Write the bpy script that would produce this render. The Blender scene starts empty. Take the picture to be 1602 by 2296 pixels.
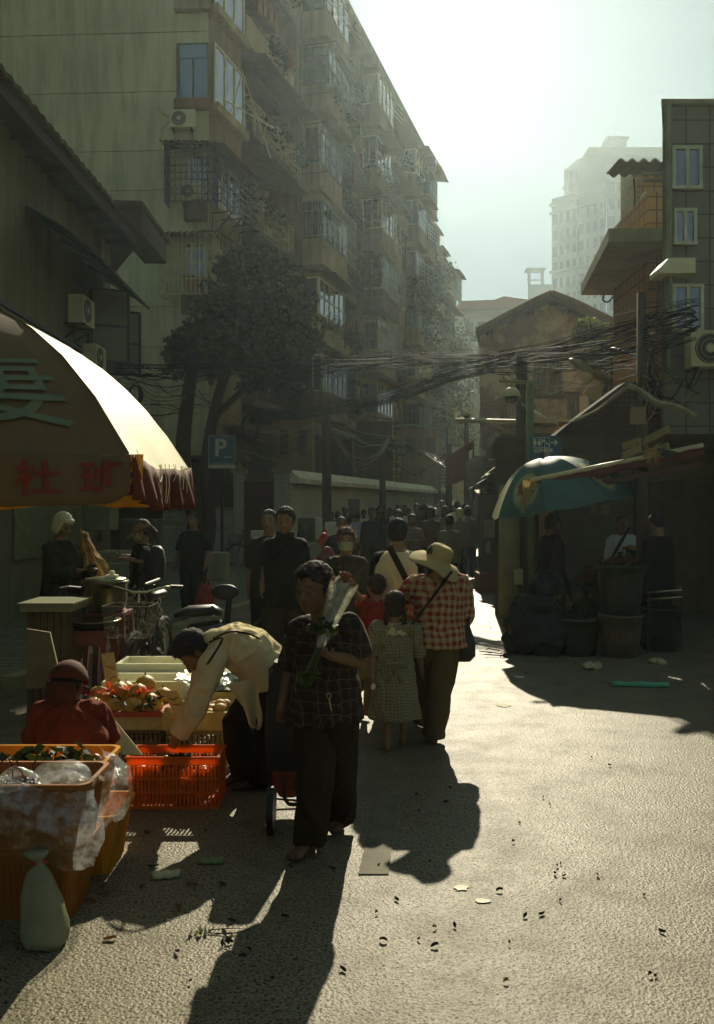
import bpy, math, random
from mathutils import Vector, Matrix, noise
R = math.radians
PI = math.pi
random.seed(7)
SC = bpy.context.scene
COL = SC.collection
CAMH, FPX, CU, VH = 1.70, 2024.0, 801.0, 1132.0
def P(u, v, Y): return Vector(((u-CU)/FPX*Y, Y, CAMH-(v-VH)/FPX*Y))
def G(u, v):
    Y = CAMH*FPX/(v-VH)
    return Vector(((u-CU)/FPX*Y, Y, 0.0))
def V(*a): return Vector(a)
def rnd(a, b): return random.uniform(a, b)

# ------------------------------------------------------------ materials
MATS = {}
BLUE = .55
def _new(name):
    m = bpy.data.materials.new(name); m.use_nodes = True
    nt = m.node_tree; nt.nodes.clear()
    out = nt.nodes.new('ShaderNodeOutputMaterial')
    return m, nt, out
def _nd(nt, t, **kw):
    n = nt.nodes.new(t)
    for k, v in kw.items():
        if k.startswith('i_'):
            n.inputs[k[2:].replace('_', ' ')].default_value = v
        else: setattr(n, k, v)
    return n
def _mixc(nt, fac, a, b, blend='MIX'):
    m = nt.nodes.new('ShaderNodeMix'); m.data_type = 'RGBA'; m.blend_type = blend
    for sock, val in ((m.inputs[0], fac), (m.inputs[6], a), (m.inputs[7], b)):
        if hasattr(val, 'is_linked') or hasattr(val, 'links'): nt.links.new(val, sock)
        elif isinstance(val, (int, float)): sock.default_value = val
        else: sock.default_value = (*val, 1) if len(val) == 3 else val
    return m.outputs[2]
def _math(nt, op, a, b=0.0, c=None):
    m = nt.nodes.new('ShaderNodeMath'); m.operation = op
    for s, val in zip(m.inputs, (a, b, c)):
        if val is None: continue
        if isinstance(val, (int, float)): s.default_value = val
        else: nt.links.new(val, s)
    return m.outputs[0]
def _ramp(nt, src, p0, p1, c0=(0, 0, 0), c1=(1, 1, 1)):
    r = nt.nodes.new('ShaderNodeValToRGB'); nt.links.new(src, r.inputs[0])
    r.color_ramp.elements[0].position = p0; r.color_ramp.elements[1].position = p1
    r.color_ramp.elements[0].color = (*c0, 1); r.color_ramp.elements[1].color = (*c1, 1)
    return r.outputs[0]
def _noise(nt, vec, scale, detail=5, rough=.6):
    n = _nd(nt, 'ShaderNodeTexNoise'); n.inputs['Scale'].default_value = scale
    n.inputs['Detail'].default_value = detail; n.inputs['Roughness'].default_value = rough
    nt.links.new(vec, n.inputs['Vector']); return n.outputs[0]
def _finish(nt, out, color, rough, metal, spec, bumpsrc, bumpstr, bumpdist, trans, coat, roughsrc=None):
    p = nt.nodes.new('ShaderNodeBsdfPrincipled')
    nt.links.new(color, p.inputs['Base Color'])
    p.inputs['Roughness'].default_value = rough; p.inputs['Metallic'].default_value = metal
    p.inputs['Specular IOR Level'].default_value = spec; p.inputs['Coat Weight'].default_value = coat
    if roughsrc is not None: nt.links.new(roughsrc, p.inputs['Roughness'])
    if bumpsrc is not None:
        b = _nd(nt, 'ShaderNodeBump'); b.inputs['Strength'].default_value = bumpstr
        b.inputs['Distance'].default_value = bumpdist
        nt.links.new(bumpsrc, b.inputs['Height']); nt.links.new(b.outputs[0], p.inputs['Normal'])
    sh = p.outputs[0]
    if trans > 0:
        t = nt.nodes.new('ShaderNodeBsdfTranslucent'); nt.links.new(color, t.inputs[0])
        mx = nt.nodes.new('ShaderNodeMixShader'); mx.inputs[0].default_value = trans
        nt.links.new(sh, mx.inputs[1]); nt.links.new(t.outputs[0], mx.inputs[2]); sh = mx.outputs[0]
    nt.links.new(sh, out.inputs[0])
def mat(name, col, rough=.8, metal=0, var=.22, vs=5, bump=.3, bs=60, bd=.004, spec=.4, trans=0, coat=0, col2=None, stain=0):
    if name in MATS: return MATS[name]
    col = (col[0], col[1]*.96, col[2]*BLUE); col2 = col2 and (col2[0], col2[1], col2[2]*BLUE)
    m, nt, out = _new(name)
    tc = _nd(nt, 'ShaderNodeTexCoord').outputs['Object']
    n = _noise(nt, tc, vs)
    f = _ramp(nt, n, .3, .7)
    c2 = col2 if col2 else tuple(min(1, c*(1+var)) for c in col)
    c = _mixc(nt, f, tuple(x*(1-var) for x in col), c2)
    if stain:
        mp = _nd(nt, 'ShaderNodeMapping'); mp.inputs['Scale'].default_value = (2.2, 2.2, .25)
        nt.links.new(tc, mp.inputs[0])
        s = _ramp(nt, _noise(nt, mp.outputs[0], 1.6, 7, .65), .45, .72)
        s = _math(nt, 'MULTIPLY', s, stain)
        c = _mixc(nt, s, c, tuple(x*.35 for x in col))
    _finish(nt, out, c, rough, metal, spec, _noise(nt, tc, bs) if bump else None, bump, bd, trans, coat)
    MATS[name] = m; return m
def _uv(nt, tc, dx, dy):
    s = _nd(nt, 'ShaderNodeSeparateXYZ'); nt.links.new(tc, s.inputs[0])
    a = _math(nt, 'ADD', _math(nt, 'MULTIPLY', s.outputs[0], dx), _math(nt, 'MULTIPLY', s.outputs[1], dy))
    return a, s.outputs[2]
def plaid(name, base, line, period=.03, width=.5, mode='gingham', rough=.85, dx=1.0, dy=.55, spot=None, trans=0):
    if name in MATS: return MATS[name]
    m, nt, out = _new(name)
    tc = _nd(nt, 'ShaderNodeTexCoord').outputs['Object']
    a, z = _uv(nt, tc, dx, dy)
    wob = _math(nt, 'MULTIPLY', _noise(nt, tc, 6, 2), .07)
    def stripe(x, off=0.0, w=width, per=period):
        return _math(nt, 'LESS_THAN', _math(nt, 'FRACT', _math(nt, 'ADD', _math(nt, 'DIVIDE', _math(nt, 'ADD', x, wob), per), 50+off)), w)
    sa, sz = stripe(a), stripe(z)
    if mode == 'gingham':
        c = _mixc(nt, _math(nt, 'MULTIPLY', _math(nt, 'ADD', sa, sz), .5), base, line)
    elif mode == 'checker':
        c = _mixc(nt, _math(nt, 'ABSOLUTE', _math(nt, 'SUBTRACT', sa, sz)), base, line)
    else:
        c = _mixc(nt, _math(nt, 'MAXIMUM', sa, sz), base, line)
        if spot:
            q = _math(nt, 'MULTIPLY', stripe(a, .35, .28), stripe(z, .35, .28))
            c = _mixc(nt, q, c, spot)
    _finish(nt, out, c, rough, 0, .3, _noise(nt, tc, 30), .25, .004, trans, 0)
    MATS[name] = m; return m
def brick(name, c1, c2, mortar, bw=.24, bh=.065, ms=.01, dx=1, dy=0, rough=.9, bump=.5, stain=.5, patch=None, off=.5):
    if name in MATS: return MATS[name]
    m, nt, out = _new(name)
    tc = _nd(nt, 'ShaderNodeTexCoord').outputs['Object']
    a, z = _uv(nt, tc, dx, dy)
    cb = _nd(nt, 'ShaderNodeCombineXYZ'); nt.links.new(a, cb.inputs[0]); nt.links.new(z, cb.inputs[1])
    b = _nd(nt, 'ShaderNodeTexBrick'); nt.links.new(cb.outputs[0], b.inputs['Vector'])
    b.offset = off
    b.inputs['Color1'].default_value = (*c1, 1); b.inputs['Color2'].default_value = (*c2, 1); b.inputs['Mortar'].default_value = (*mortar, 1)
    b.inputs['Scale'].default_value = 1; b.inputs['Mortar Size'].default_value = ms
    b.inputs['Brick Width'].default_value = bw; b.inputs['Row Height'].default_value = bh
    n = _ramp(nt, _noise(nt, tc, .9, 8, .7), .35, .7)
    c = _mixc(nt, _math(nt, 'MULTIPLY', n, stain), b.outputs[0], tuple(x*.4 for x in c1))
    if patch:
        n2 = _ramp(nt, _noise(nt, tc, .55, 9, .72), .47, .53)
        c = _mixc(nt, n2, c, patch)
    hh = _math(nt, 'ADD', _math(nt, 'MULTIPLY', b.outputs[1], -1), _math(nt, 'MULTIPLY', _noise(nt, tc, 25), .5))
    _finish(nt, out, c, rough, 0, .3, hh, bump, .01, 0, 0)
    MATS[name] = m; return m
def glassy(name, col=(.02, .03, .03), rough=.08, spec=1.0, coat=1):
    if name in MATS: return MATS[name]
    m, nt, out = _new(name)
    p = nt.nodes.new('ShaderNodeBsdfPrincipled')
    p.inputs['Base Color'].default_value = (*col, 1); p.inputs['Roughness'].default_value = rough
    p.inputs['Specular IOR Level'].default_value = spec; p.inputs['IOR'].default_value = 2.0
    p.inputs['Coat Weight'].default_value = coat; p.inputs['Coat Roughness'].default_value = rough
    nt.links.new(p.outputs[0], out.inputs[0]); MATS[name] = m; return m
def film(name, tint=(.8, .85, .8), clear=.72, rough=.18, bs=14):
    if name in MATS: return MATS[name]
    m, nt, out = _new(name)
    tc = _nd(nt, 'ShaderNodeTexCoord').outputs['Object']
    b = _nd(nt, 'ShaderNodeBump'); b.inputs['Strength'].default_value = 1; b.inputs['Distance'].default_value = .02
    nt.links.new(_noise(nt, tc, bs, 6, .6), b.inputs['Height'])
    g = _nd(nt, 'ShaderNodeBsdfGlossy'); g.inputs['Roughness'].default_value = rough; g.inputs[0].default_value = (*tint, 1)
    nt.links.new(b.outputs[0], g.inputs['Normal'])
    tl = _nd(nt, 'ShaderNodeBsdfTranslucent'); tl.inputs[0].default_value = (*tint, 1); nt.links.new(b.outputs[0], tl.inputs['Normal'])
    a = nt.nodes.new('ShaderNodeMixShader'); a.inputs[0].default_value = .3
    nt.links.new(g.outputs[0], a.inputs[1]); nt.links.new(tl.outputs[0], a.inputs[2])
    tr = _nd(nt, 'ShaderNodeBsdfTransparent')
    mx = nt.nodes.new('ShaderNodeMixShader'); mx.inputs[0].default_value = clear
    nt.links.new(_ramp(nt, _noise(nt, tc, bs*1.7, 4), .3, .75, (min(1, clear+.22),)*3, (clear-.35,)*3), mx.inputs[0])
    nt.links.new(a.outputs[0], mx.inputs[1]); nt.links.new(tr.outputs[0], mx.inputs[2])
    nt.links.new(mx.outputs[0], out.inputs[0]); MATS[name] = m; return m

# ------------------------------------------------------------ mesh builder
class MB:
    def __init__(s, M=None): s.v = []; s.f = []; s.mi = []; s.M = M; s.cur = 0
    def _a(s, vs, fs):
        b = len(s.v)
        for p in vs:
            p = Vector(p)
            s.v.append(s.M @ p if s.M is not None else p)
        for f in fs: s.f.append([i+b for i in f]); s.mi.append(s.cur)
    def box(s, x0, x1, y0, y1, z0, z1):
        s._a([(x0,y0,z0),(x1,y0,z0),(x1,y1,z0),(x0,y1,z0),(x0,y0,z1),(x1,y0,z1),(x1,y1,z1),(x0,y1,z1)],
             [(0,3,2,1),(4,5,6,7),(0,1,5,4),(1,2,6,5),(2,3,7,6),(3,0,4,7)])
    def hexa(s, b4, t4): s._a(list(b4)+list(t4), [(0,3,2,1),(4,5,6,7),(0,1,5,4),(1,2,6,5),(2,3,7,6),(3,0,4,7)])
    def beam(s, a, b, w, h=None, up=(0,0,1)):
        a, b = Vector(a), Vector(b); h = h or w; d = (b-a).normalized(); u = Vector(up)
        if abs(d.dot(u)) > .95: u = Vector((1,0,0))
        r = d.cross(u).normalized(); u = r.cross(d)
        c = [(-1,-1),(1,-1),(1,1),(-1,1)]
        s.hexa([a+r*x*w/2+u*y*h/2 for x,y in c], [b+r*x*w/2+u*y*h/2 for x,y in c])
    def tube(s, pts, r, n=8, cap=True):
        pts = [Vector(p) for p in pts]; k = len(pts)
        rs = r if isinstance(r, (list, tuple)) else [r]*k
        d0 = (pts[1]-pts[0]).normalized(); u = Vector((0,0,1)) if abs(d0.z) < .9 else Vector((1,0,0))
        side = d0.cross(u).normalized(); vs = []
        for i in range(k):
            d = (pts[min(i+1,k-1)]-pts[max(i-1,0)])
            d = d.normalized() if d.length > 1e-9 else d0
            side = (side-d*side.dot(d)); side = side.normalized() if side.length > 1e-6 else d.orthogonal().normalized()
            up = d.cross(side)
            for j in range(n):
                a = 2*PI*j/n; vs.append(pts[i]+(side*math.cos(a)+up*math.sin(a))*rs[i])
        fs = [(i*n+j, i*n+(j+1)%n, (i+1)*n+(j+1)%n, (i+1)*n+j) for i in range(k-1) for j in range(n)]
        if cap: fs += [tuple(range(n-1,-1,-1)), tuple((k-1)*n+j for j in range(n))]
        s._a(vs, fs)
    def cap(s, a, b, ra, rb, n=12):     # tapered capsule
        a, b = Vector(a), Vector(b); d = b-a; L = d.length
        d = d/L if L > 1e-6 else Vector((0,0,1))
        pts = []; rs = []
        for q in (.15, .5, .8): 
            an = q*PI/2; pts.append(a-d*ra*math.cos(an)); rs.append(ra*math.sin(an))
        pts += [a, b]; rs += [ra, rb]
        for q in (.8, .5, .15):
            an = q*PI/2; pts.append(b+d*rb*math.cos(an)); rs.append(rb*math.sin(an))
        s.tube(pts, rs, n)
    def ell(s, c, ax, n=12, m=8):       # ellipsoid; ax = three axis vectors
        c = Vector(c); vs = [c+ax[2]]; 
        for i in range(1, m):
            t = PI*i/m
            for j in range(n):
                a = 2*PI*j/n; vs.append(c+ax[0]*math.sin(t)*math.cos(a)+ax[1]*math.sin(t)*math.sin(a)+ax[2]*math.cos(t))
        vs.append(c-ax[2]); e = len(vs)-1; fs = [(0, 1+j, 1+(j+1)%n) for j in range(n)]
        for i in range(m-2):
            fs += [(1+i*n+j, 1+(i+1)*n+j, 1+(i+1)*n+(j+1)%n, 1+i*n+(j+1)%n) for j in range(n)]
        fs += [(e, 1+(m-2)*n+(j+1)%n, 1+(m-2)*n+j) for j in range(n)]
        s._a(vs, fs)
    def loft(s, rings, cap=True):       # list of equal-length point rings
        n = len(rings[0]); k = len(rings); vs = [p for r in rings for p in r]
        fs = [(i*n+j, i*n+(j+1)%n, (i+1)*n+(j+1)%n, (i+1)*n+j) for i in range(k-1) for j in range(n)]
        if cap: fs += [tuple(range(n-1,-1,-1)), tuple((k-1)*n+j for j in range(n))]
        s._a(vs, fs)
    def eloft(s, cs, ws, rt, fw, n=20, cap=True, pw=2.0):    # centres, (half width, half depth), axes
        rings = []
        for i, (c, w) in enumerate(zip(cs, ws)):
            r_ = rt[i] if isinstance(rt, list) else rt; f_ = fw[i] if isinstance(fw, list) else fw
            ring = []
            for j in range(n):
                a = 2*PI*j/n; ca, sa = math.cos(a), math.sin(a)
                e = 2.0/pw
                ring.append(Vector(c)+r_*w[0]*math.copysign(abs(ca)**e, ca)+f_*w[1]*math.copysign(abs(sa)**e, sa))
            rings.append(ring)
        s.loft(rings, cap)
    def lathe(s, c, prof, n=24, cap=True):
        c = Vector(c)
        s.loft([[c+Vector((r*math.cos(2*PI*j/n), r*math.sin(2*PI*j/n), z)) for j in range(n)] for r, z in prof], cap)
    def grid(s, fn, nu, nv, closed=False):
        vs = [fn(i/(nu-1), j/(nv-1)) for j in range(nv) for i in range(nu)]
        s._a(vs, [(j*nu+i, j*nu+i+1, (j+1)*nu+i+1, (j+1)*nu+i) for j in range(nv-1) for i in range(nu-1)])
    def slab(s, pts, th):               # polygon extruded by vector th
        n = len(pts); pts = [Vector(p) for p in pts]; th = Vector(th)
        s._a(pts+[p+th for p in pts], [tuple(range(n-1,-1,-1)), tuple(range(n, 2*n))]+[(i, (i+1)%n, n+(i+1)%n, n+i) for i in range(n)])
    def quad(s, a, b, c, d): s._a([a,b,c,d], [(0,1,2,3)])
    def build(s, name, mats, parent=None, origin=None, smooth=False, solid=0):
        me = bpy.data.meshes.new(name)
        if parent is not None and origin is None: o0 = Vector(parent.get('_o', (0,0,0)))
        else: o0 = Vector(origin) if origin is not None else Vector((0,0,0))
        me.from_pydata([tuple(p-o0) for p in s.v], [], s.f)
        if not isinstance(mats, (list, tuple)): mats = [mats]
        for m in mats: me.materials.append(m)
        if len(mats) > 1: me.polygons.foreach_set('material_index', s.mi)
        me.polygons.foreach_set('use_smooth', [smooth]*len(me.polygons)); me.update()
        o = bpy.data.objects.new(name, me); COL.objects.link(o)
        if parent is not None:
            o.parent = parent; pw = Vector(parent.get('_o', (0,0,0)))
            o.location = o0-pw
        else: o.location = o0
        o['_o'] = tuple(o0)
        if solid:
            md = o.modifiers.new('th', 'SOLIDIFY'); md.thickness = solid; md.offset = 0
        return o
TS = bpy.data.scenes.new('scratch')
def _eval(ob):
    TS.collection.objects.link(ob); dg = TS.view_layers[0].depsgraph; dg.update()
    return bpy.data.meshes.new_from_object(ob.evaluated_get(dg))
def tag(o, label=None, cat=None, group=None, kind=None):
    if label: o['label'] = label
    if cat: o['category'] = cat
    if group: o['group'] = group
    if kind: o['kind'] = kind
    return o
def thing(name, loc, label, cat, group=None):
    o = bpy.data.objects.new(name, None); COL.objects.link(o); o.location = loc
    o['_o'] = tuple(loc); o.empty_display_size = .1
    return tag(o, label, cat, group)
def copy_tree(o, loc, label=None, rz=None, scale=None):
    c = o.copy(); COL.objects.link(c); c.location = loc
    if rz is not None: c.rotation_euler.z = rz
    if scale: c.scale = (scale,)*3
    if label: c['label'] = label
    def kids(src, dst):
        for ch in src.children:
            d = ch.copy(); COL.objects.link(d); d.parent = dst; kids(ch, d)
    kids(o, c); return c
def frame(origin, right, up=(0,0,1)):
    r = Vector(right).normalized(); u = Vector(up); f = u.cross(r).normalized(); u = r.cross(f)
    M = Matrix((r, f, u)).transposed().to_4x4(); M.translation = Vector(origin); return M
def text(body, size, m, parent, M, name='lettering', ext=.002, warp=None, align='CENTER', bold=0.0):
    cu = bpy.data.curves.new('txt', 'FONT'); cu.body = body; cu.size = size; cu.extrude = 0 if warp else ext
    cu.align_x = align; cu.align_y = 'CENTER'; cu.resolution_u = 3; cu.offset = bold
    ob = bpy.data.objects.new('txt', cu)
    me = _eval(ob); bpy.data.objects.remove(ob)
    o0 = Vector(parent.get('_o', (0,0,0)))
    for v in me.vertices:
        p = warp(v.co) if warp else M @ v.co
        v.co = p-o0
    me.materials.clear(); me.materials.append(m)
    o = bpy.data.objects.new(name, me); COL.objects.link(o); o.parent = parent; o['_o'] = tuple(o0)
    pw = Vector(parent.get('_o', (0,0,0))); o.location = o0-pw
    return o
# frame for text on a vertical face: x right, y up, z towards -normal
def tframe(origin, right, up=(0,0,1)):
    r = Vector(right).normalized(); u = Vector(up).normalized(); n = r.cross(u)
    M = Matrix((r, u, n)).transposed().to_4x4(); M.translation = Vector(origin); return M
def remesh(mb, name, mats, vox, parent=None, origin=(0,0,0), smooth=2, wr=0, wrs=(9,9,5), seed=0, decim=0):
    me = bpy.data.meshes.new('tmp'); me.from_pydata([tuple(p-Vector(origin)) for p in mb.v], [], mb.f); me.update()
    ob = bpy.data.objects.new('tmp', me)
    r = ob.modifiers.new('r', 'REMESH'); r.mode = 'VOXEL'; r.voxel_size = vox; r.use_smooth_shade = True
    if smooth:
        s = ob.modifiers.new('s', 'SMOOTH'); s.factor = .5; s.iterations = smooth
    if decim:
        d = ob.modifiers.new('d', 'DECIMATE'); d.ratio = decim
    m2 = _eval(ob); bpy.data.objects.remove(ob); bpy.data.meshes.remove(me)
    if wr:
        sv = Vector((seed*3.1, seed*1.7, 0))
        nv_ = len(m2.vertices); nr = [0.0]*(nv_*3); m2.vertices.foreach_get('normal', nr); cc_ = [0.0]*(nv_*3)
        for i_, v in enumerate(m2.vertices):
            q = Vector((v.co.x*wrs[0], v.co.y*wrs[1], v.co.z*wrs[2]))+sv
            w = noise.turbulence_vector(q, 1, False)
            d = 1-abs(noise.noise(q+w*.9))*2.4
            e_ = wr*max(-1, d); cc_[i_*3] = v.co.x+nr[i_*3]*e_; cc_[i_*3+1] = v.co.y+nr[i_*3+1]*e_; cc_[i_*3+2] = v.co.z+nr[i_*3+2]*e_
        m2.vertices.foreach_set('co', cc_); m2.update()
    m2.materials.clear()
    for m in (mats if isinstance(mats, (list, tuple)) else [mats]): m2.materials.append(m)
    m2.polygons.foreach_set('use_smooth', [True]*len(m2.polygons))
    m2.name = name
    o = bpy.data.objects.new(name, m2); COL.objects.link(o)
    if parent is not None:
        o.parent = parent; o.location = Vector(origin)-Vector(parent.get('_o', (0,0,0)))
    else: o.location = origin
    o['_o'] = tuple(origin)
    return o
# ------------------------------------------------------------ camera, light, air
cam = bpy.data.cameras.new('camera'); co = bpy.data.objects.new('camera', cam); COL.objects.link(co)
co.location = (0, 0, CAMH); co.rotation_euler = (PI/2, 0, 0)
cam.sensor_fit = 'VERTICAL'; cam.sensor_height = 36; cam.lens = 36*FPX/2296; cam.shift_y = -(1148-VH)/2296
cam.clip_start = .05; cam.clip_end = 3000
SC.camera = co
SUN_EL, SUN_DX = R(31), .11
sdir = Vector((SUN_DX, 1, 0)).normalized()*math.cos(SUN_EL)+Vector((0,0,math.sin(SUN_EL)))
sl = bpy.data.lights.new('sun', 'SUN'); sl.energy = 5.0; sl.angle = R(.55); sl.color = (1, .90, .68)
so = bpy.data.objects.new('sun', sl); COL.objects.link(so); so.rotation_euler = (-sdir).to_track_quat('-Z', 'Y').to_euler()
w = bpy.data.worlds.new('World'); SC.world = w; w.use_nodes = True
nt = w.node_tree; nt.nodes.clear()
sky = nt.nodes.new('ShaderNodeTexSky'); sky.sky_type = 'NISHITA'; sky.sun_disc = False
sky.sun_elevation = SUN_EL; sky.sun_rotation = math.atan2(SUN_DX, 1)
sky.air_density = 1.2; sky.dust_density = 1.0; sky.ozone_density = 1.0; sky.altitude = 0
bg = nt.nodes.new('ShaderNodeBackground'); bg.inputs[1].default_value = .05
mx = nt.nodes.new('ShaderNodeMix'); mx.data_type = 'RGBA'; mx.blend_type = 'MULTIPLY'; mx.inputs[0].default_value = 1
mx.inputs[7].default_value = (.13, .18, .235, 1)
nt.links.new(sky.outputs[0], mx.inputs[6]); ad = nt.nodes.new('ShaderNodeMix'); ad.data_type = 'RGBA'; ad.blend_type = 'ADD'; ad.inputs[0].default_value = 1
ad.inputs[7].default_value = (1.7, 2.2, 2.2, 1)     # pale uniform veil of high thin cloud
nt.links.new(mx.outputs[2], ad.inputs[6]); nt.links.new(ad.outputs[2], bg.inputs[0])
wo = nt.nodes.new('ShaderNodeOutputWorld'); nt.links.new(bg.outputs[0], wo.inputs[0])
SC.view_settings.view_transform = 'Standard'; SC.view_settings.look = 'None'
SC.view_settings.exposure = .42; SC.view_settings.gamma = 1
SC.render.engine = 'CYCLES'
SC.cycles.use_denoising = True; SC.cycles.max_bounces = 5; SC.cycles.diffuse_bounces = 2; SC.cycles.glossy_bounces = 2
SC.cycles.transmission_bounces = 3; SC.cycles.transparent_max_bounces = 12; SC.cycles.volume_bounces = 0
SC.cycles.sample_clamp_indirect = 4; SC.cycles.use_light_tree = False
SC.cycles.caustics_reflective = False; SC.cycles.caustics_refractive = False
# haze
hz = MB(); hz.box(-90, 110, -12, 200, -1, 79)
m, hn, out = _new('air')
pv = hn.nodes.new('ShaderNodeVolumePrincipled'); pv.inputs['Color'].default_value = (.76, .95, 1.0, 1)
pv.inputs['Density'].default_value = .00072; pv.inputs['Anisotropy'].default_value = .70
hn.links.new(pv.outputs[0], out.inputs['Volume'])
tag(hz.build('haze', m), 'pale sunlit haze hanging over the street', 'haze', kind='stuff')

# ------------------------------------------------------------ materials used widely
concrete = mat('concrete', (.30, .29, .24), .9, stain=.5, vs=1.5, bs=30)
render_wall = mat('rendered wall', (.54, .56, .50), .9, stain=.5, vs=.5, var=.12, bs=40)
facade_m = mat('stained plaster', (.27, .22, .17), .9, stain=.75, vs=.7, var=.3, bs=20)
facade_w = mat('pale plaster', (.42, .36, .28), .9, stain=.6, vs=.7, var=.25, bs=20)
facade_d = mat('sooty concrete', (.13, .11, .085), .95, stain=.6, vs=1.1, var=.35, bs=20)
dark_wood = mat('dark wood', (.06, .04, .025), .8)
wood = mat('weathered wood', (.28, .21, .13), .85, vs=9)
raw_card = mat('cardboard', (.46, .34, .19), .9, vs=14, bump=.2)
white_p = mat('white paint', (.72, .72, .66), .5, var=.08)
cage_w = mat('pale cage paint', (.60, .54, .40), .45, var=.2, vs=20)
cage_g = mat('dull cage metal', (.30, .31, .27), .5, var=.3, vs=20)
iron = mat('black iron', (.025, .024, .02), .55, spec=.5)
tin = mat('rusty tin', (.16, .11, .07), .7, metal=.2, stain=.7, vs=4)
tin_g = mat('grey tin', (.22, .23, .19), .5, metal=.4, stain=.5)
roof_tile_m = mat('old roof tile', (.11, .085, .06), .9, vs=8, stain=.5)
rubber = mat('black rubber', (.012, .012, .012), .5)
wire_m = mat('cable sheath', (.012, .011, .009), .75, spec=.12, bump=0)
wire_w = mat('pale cable', (.30, .29, .24), .4, bump=0)
glass = glassy('window glass')
glass_b = glassy('blue curtain glass', (.05, .17, .22), .15, .6)
glass_w = glassy('bright glass', (.10, .12, .12), .05, 1.0)
steel = mat('steel', (.5, .5, .46), .25, metal=1, var=.1, bump=.05)
foam = mat('foam', (.78, .78, .9), .85, var=.1, bs=150)
leaf_m = mat('leaf', (.055, .085, .02), .6, var=.55, vs=3, bump=0, trans=.35)
leaf_d = mat('dark leaf', (.03, .05, .014), .55, var=.5, vs=3, bump=0, trans=.25)
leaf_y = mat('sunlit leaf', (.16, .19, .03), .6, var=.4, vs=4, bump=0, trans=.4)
bark = mat('bark', (.055, .04, .028), .95, vs=12, bump=.8, bs=30, bd=.02)
green_f = mat('green fabric', (.03, .12, .07), .7, trans=.3)
red_f = mat('dark red fabric', (.17, .03, .02), .85, trans=.15)
teal_net = mat('teal foam net', (.10, .42, .40), .8, bs=90, bump=1, bd=.01)

# ------------------------------------------------------------ ground
def ground_mat():
    m, nt, out = _new('asphalt')
    tc = _nd(nt, 'ShaderNodeTexCoord').outputs['Object']
    v = _nd(nt, 'ShaderNodeTexVoronoi'); v.inputs['Scale'].default_value = 85; nt.links.new(tc, v.inputs['Vector'])
    v2 = _nd(nt, 'ShaderNodeTexVoronoi'); v2.inputs['Scale'].default_value = 60; nt.links.new(tc, v2.inputs['Vector'])
    fine = _noise(nt, tc, 78, 3, .75); mid = _noise(nt, tc, 3.2, 6, .6); big = _noise(nt, tc, .45, 5, .6)
    c = _mixc(nt, _ramp(nt, fine, .43, .57), (.002, .0016, .001), (.24, .205, .115))
    c = _mixc(nt, _math(nt, 'MULTIPLY', _ramp(nt, v.outputs[0], .35, .6), .6), c, (.26, .23, .14))
    c = _mixc(nt, _math(nt, 'MULTIPLY', _ramp(nt, mid, .52, .75), .45), c, (.03, .025, .012))
    c = _mixc(nt, _math(nt, 'MULTIPLY', _ramp(nt, big, .5, .72), .35), c, (.14, .12, .07))
    s = _ramp(nt, _noise(nt, tc, 1.35, 8, .75), .63, .70)
    c = _mixc(nt, _math(nt, 'MULTIPLY', s, .4), c, (.04, .03, .02))
    h = _math(nt, 'ADD', _math(nt, 'MULTIPLY', v.outputs[0], .7), _math(nt, 'ADD', _math(nt, 'MULTIPLY', v2.outputs[0], .6), fine))
    rr = _ramp(nt, mid, .3, .7, (.40,)*3, (.55,)*3)
    _finish(nt, out, c, .5, 0, .13, h, 1.0, .0030, 0, 0, rr)
    return m
asphalt = ground_mat()
g = MB()
g.quad((-400, -60, 0), (400, -60, 0), (400, 700, 0), (-400, 700, 0))
tag(g.build('ground', asphalt), kind='structure')
paving = brick('green paving', (.12, .12, .075), (.15, .14, .09), (.035, .035, .022), .5, .25, .014, dx=1, dy=0, stain=.4)
# paving uses plan coordinates: rebuild its uv from x and y
def plan_brick(name, c1, c2, mo, bw, bh, ms):
    m, nt, out = _new(name)
    tc = _nd(nt, 'ShaderNodeTexCoord').outputs['Object']
    b = _nd(nt, 'ShaderNodeTexBrick'); nt.links.new(tc, b.inputs['Vector'])
    b.inputs['Color1'].default_value = (*c1, 1); b.inputs['Color2'].default_value = (*c2, 1); b.inputs['Mortar'].default_value = (*mo, 1)
    b.inputs['Scale'].default_value = 1; b.inputs['Mortar Size'].default_value = ms
    b.inputs['Brick Width'].default_value = bw; b.inputs['Row Height'].default_value = bh
    c = _mixc(nt, _math(nt, 'MULTIPLY', _ramp(nt, _noise(nt, tc, 1.2, 8, .7), .4, .7), .6), b.outputs[0], tuple(x*.4 for x in c1))
    _finish(nt, out, c, .75, 0, .4, _math(nt, 'ADD', _math(nt, 'MULTIPLY', b.outputs[1], -1), _noise(nt, tc, 40)), .6, .008, 0, 0)
    return m
paving = plan_brick('plaza paving', (.15, .16, .075), (.20, .20, .10), (.035, .035, .02), .42, .2, .012)
k0, k1, k2 = Vector((-3.3, 8.3)), Vector((-1.45, 16.6)), Vector((-1.2, 24.5))
pg = MB()
pg.slab([(k0.x-9, k0.y-1, 0), (k0.x, k0.y, 0), (k1.x, k1.y, 0), (k2.x, k2.y, 0), (2.2, 40, 0), (-14, 40, 0), (-14, 7, 0)], (0, 0, .05))
tag(pg.build('plaza', paving), kind='structure')
kb = MB()
for a, b in ((k0, k1), (k1, k2)):
    d = (b-a); n = int(d.length/.9); dn = d.normalized()
    for i in range(n):
        q0 = a+d*(i/n)+dn*.008; q1 = a+d*((i+1)/n)-dn*.008
        kb.beam((q0.x+.09, q0.y, .06), (q1.x+.09, q1.y, .06), .16, .12)
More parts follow.
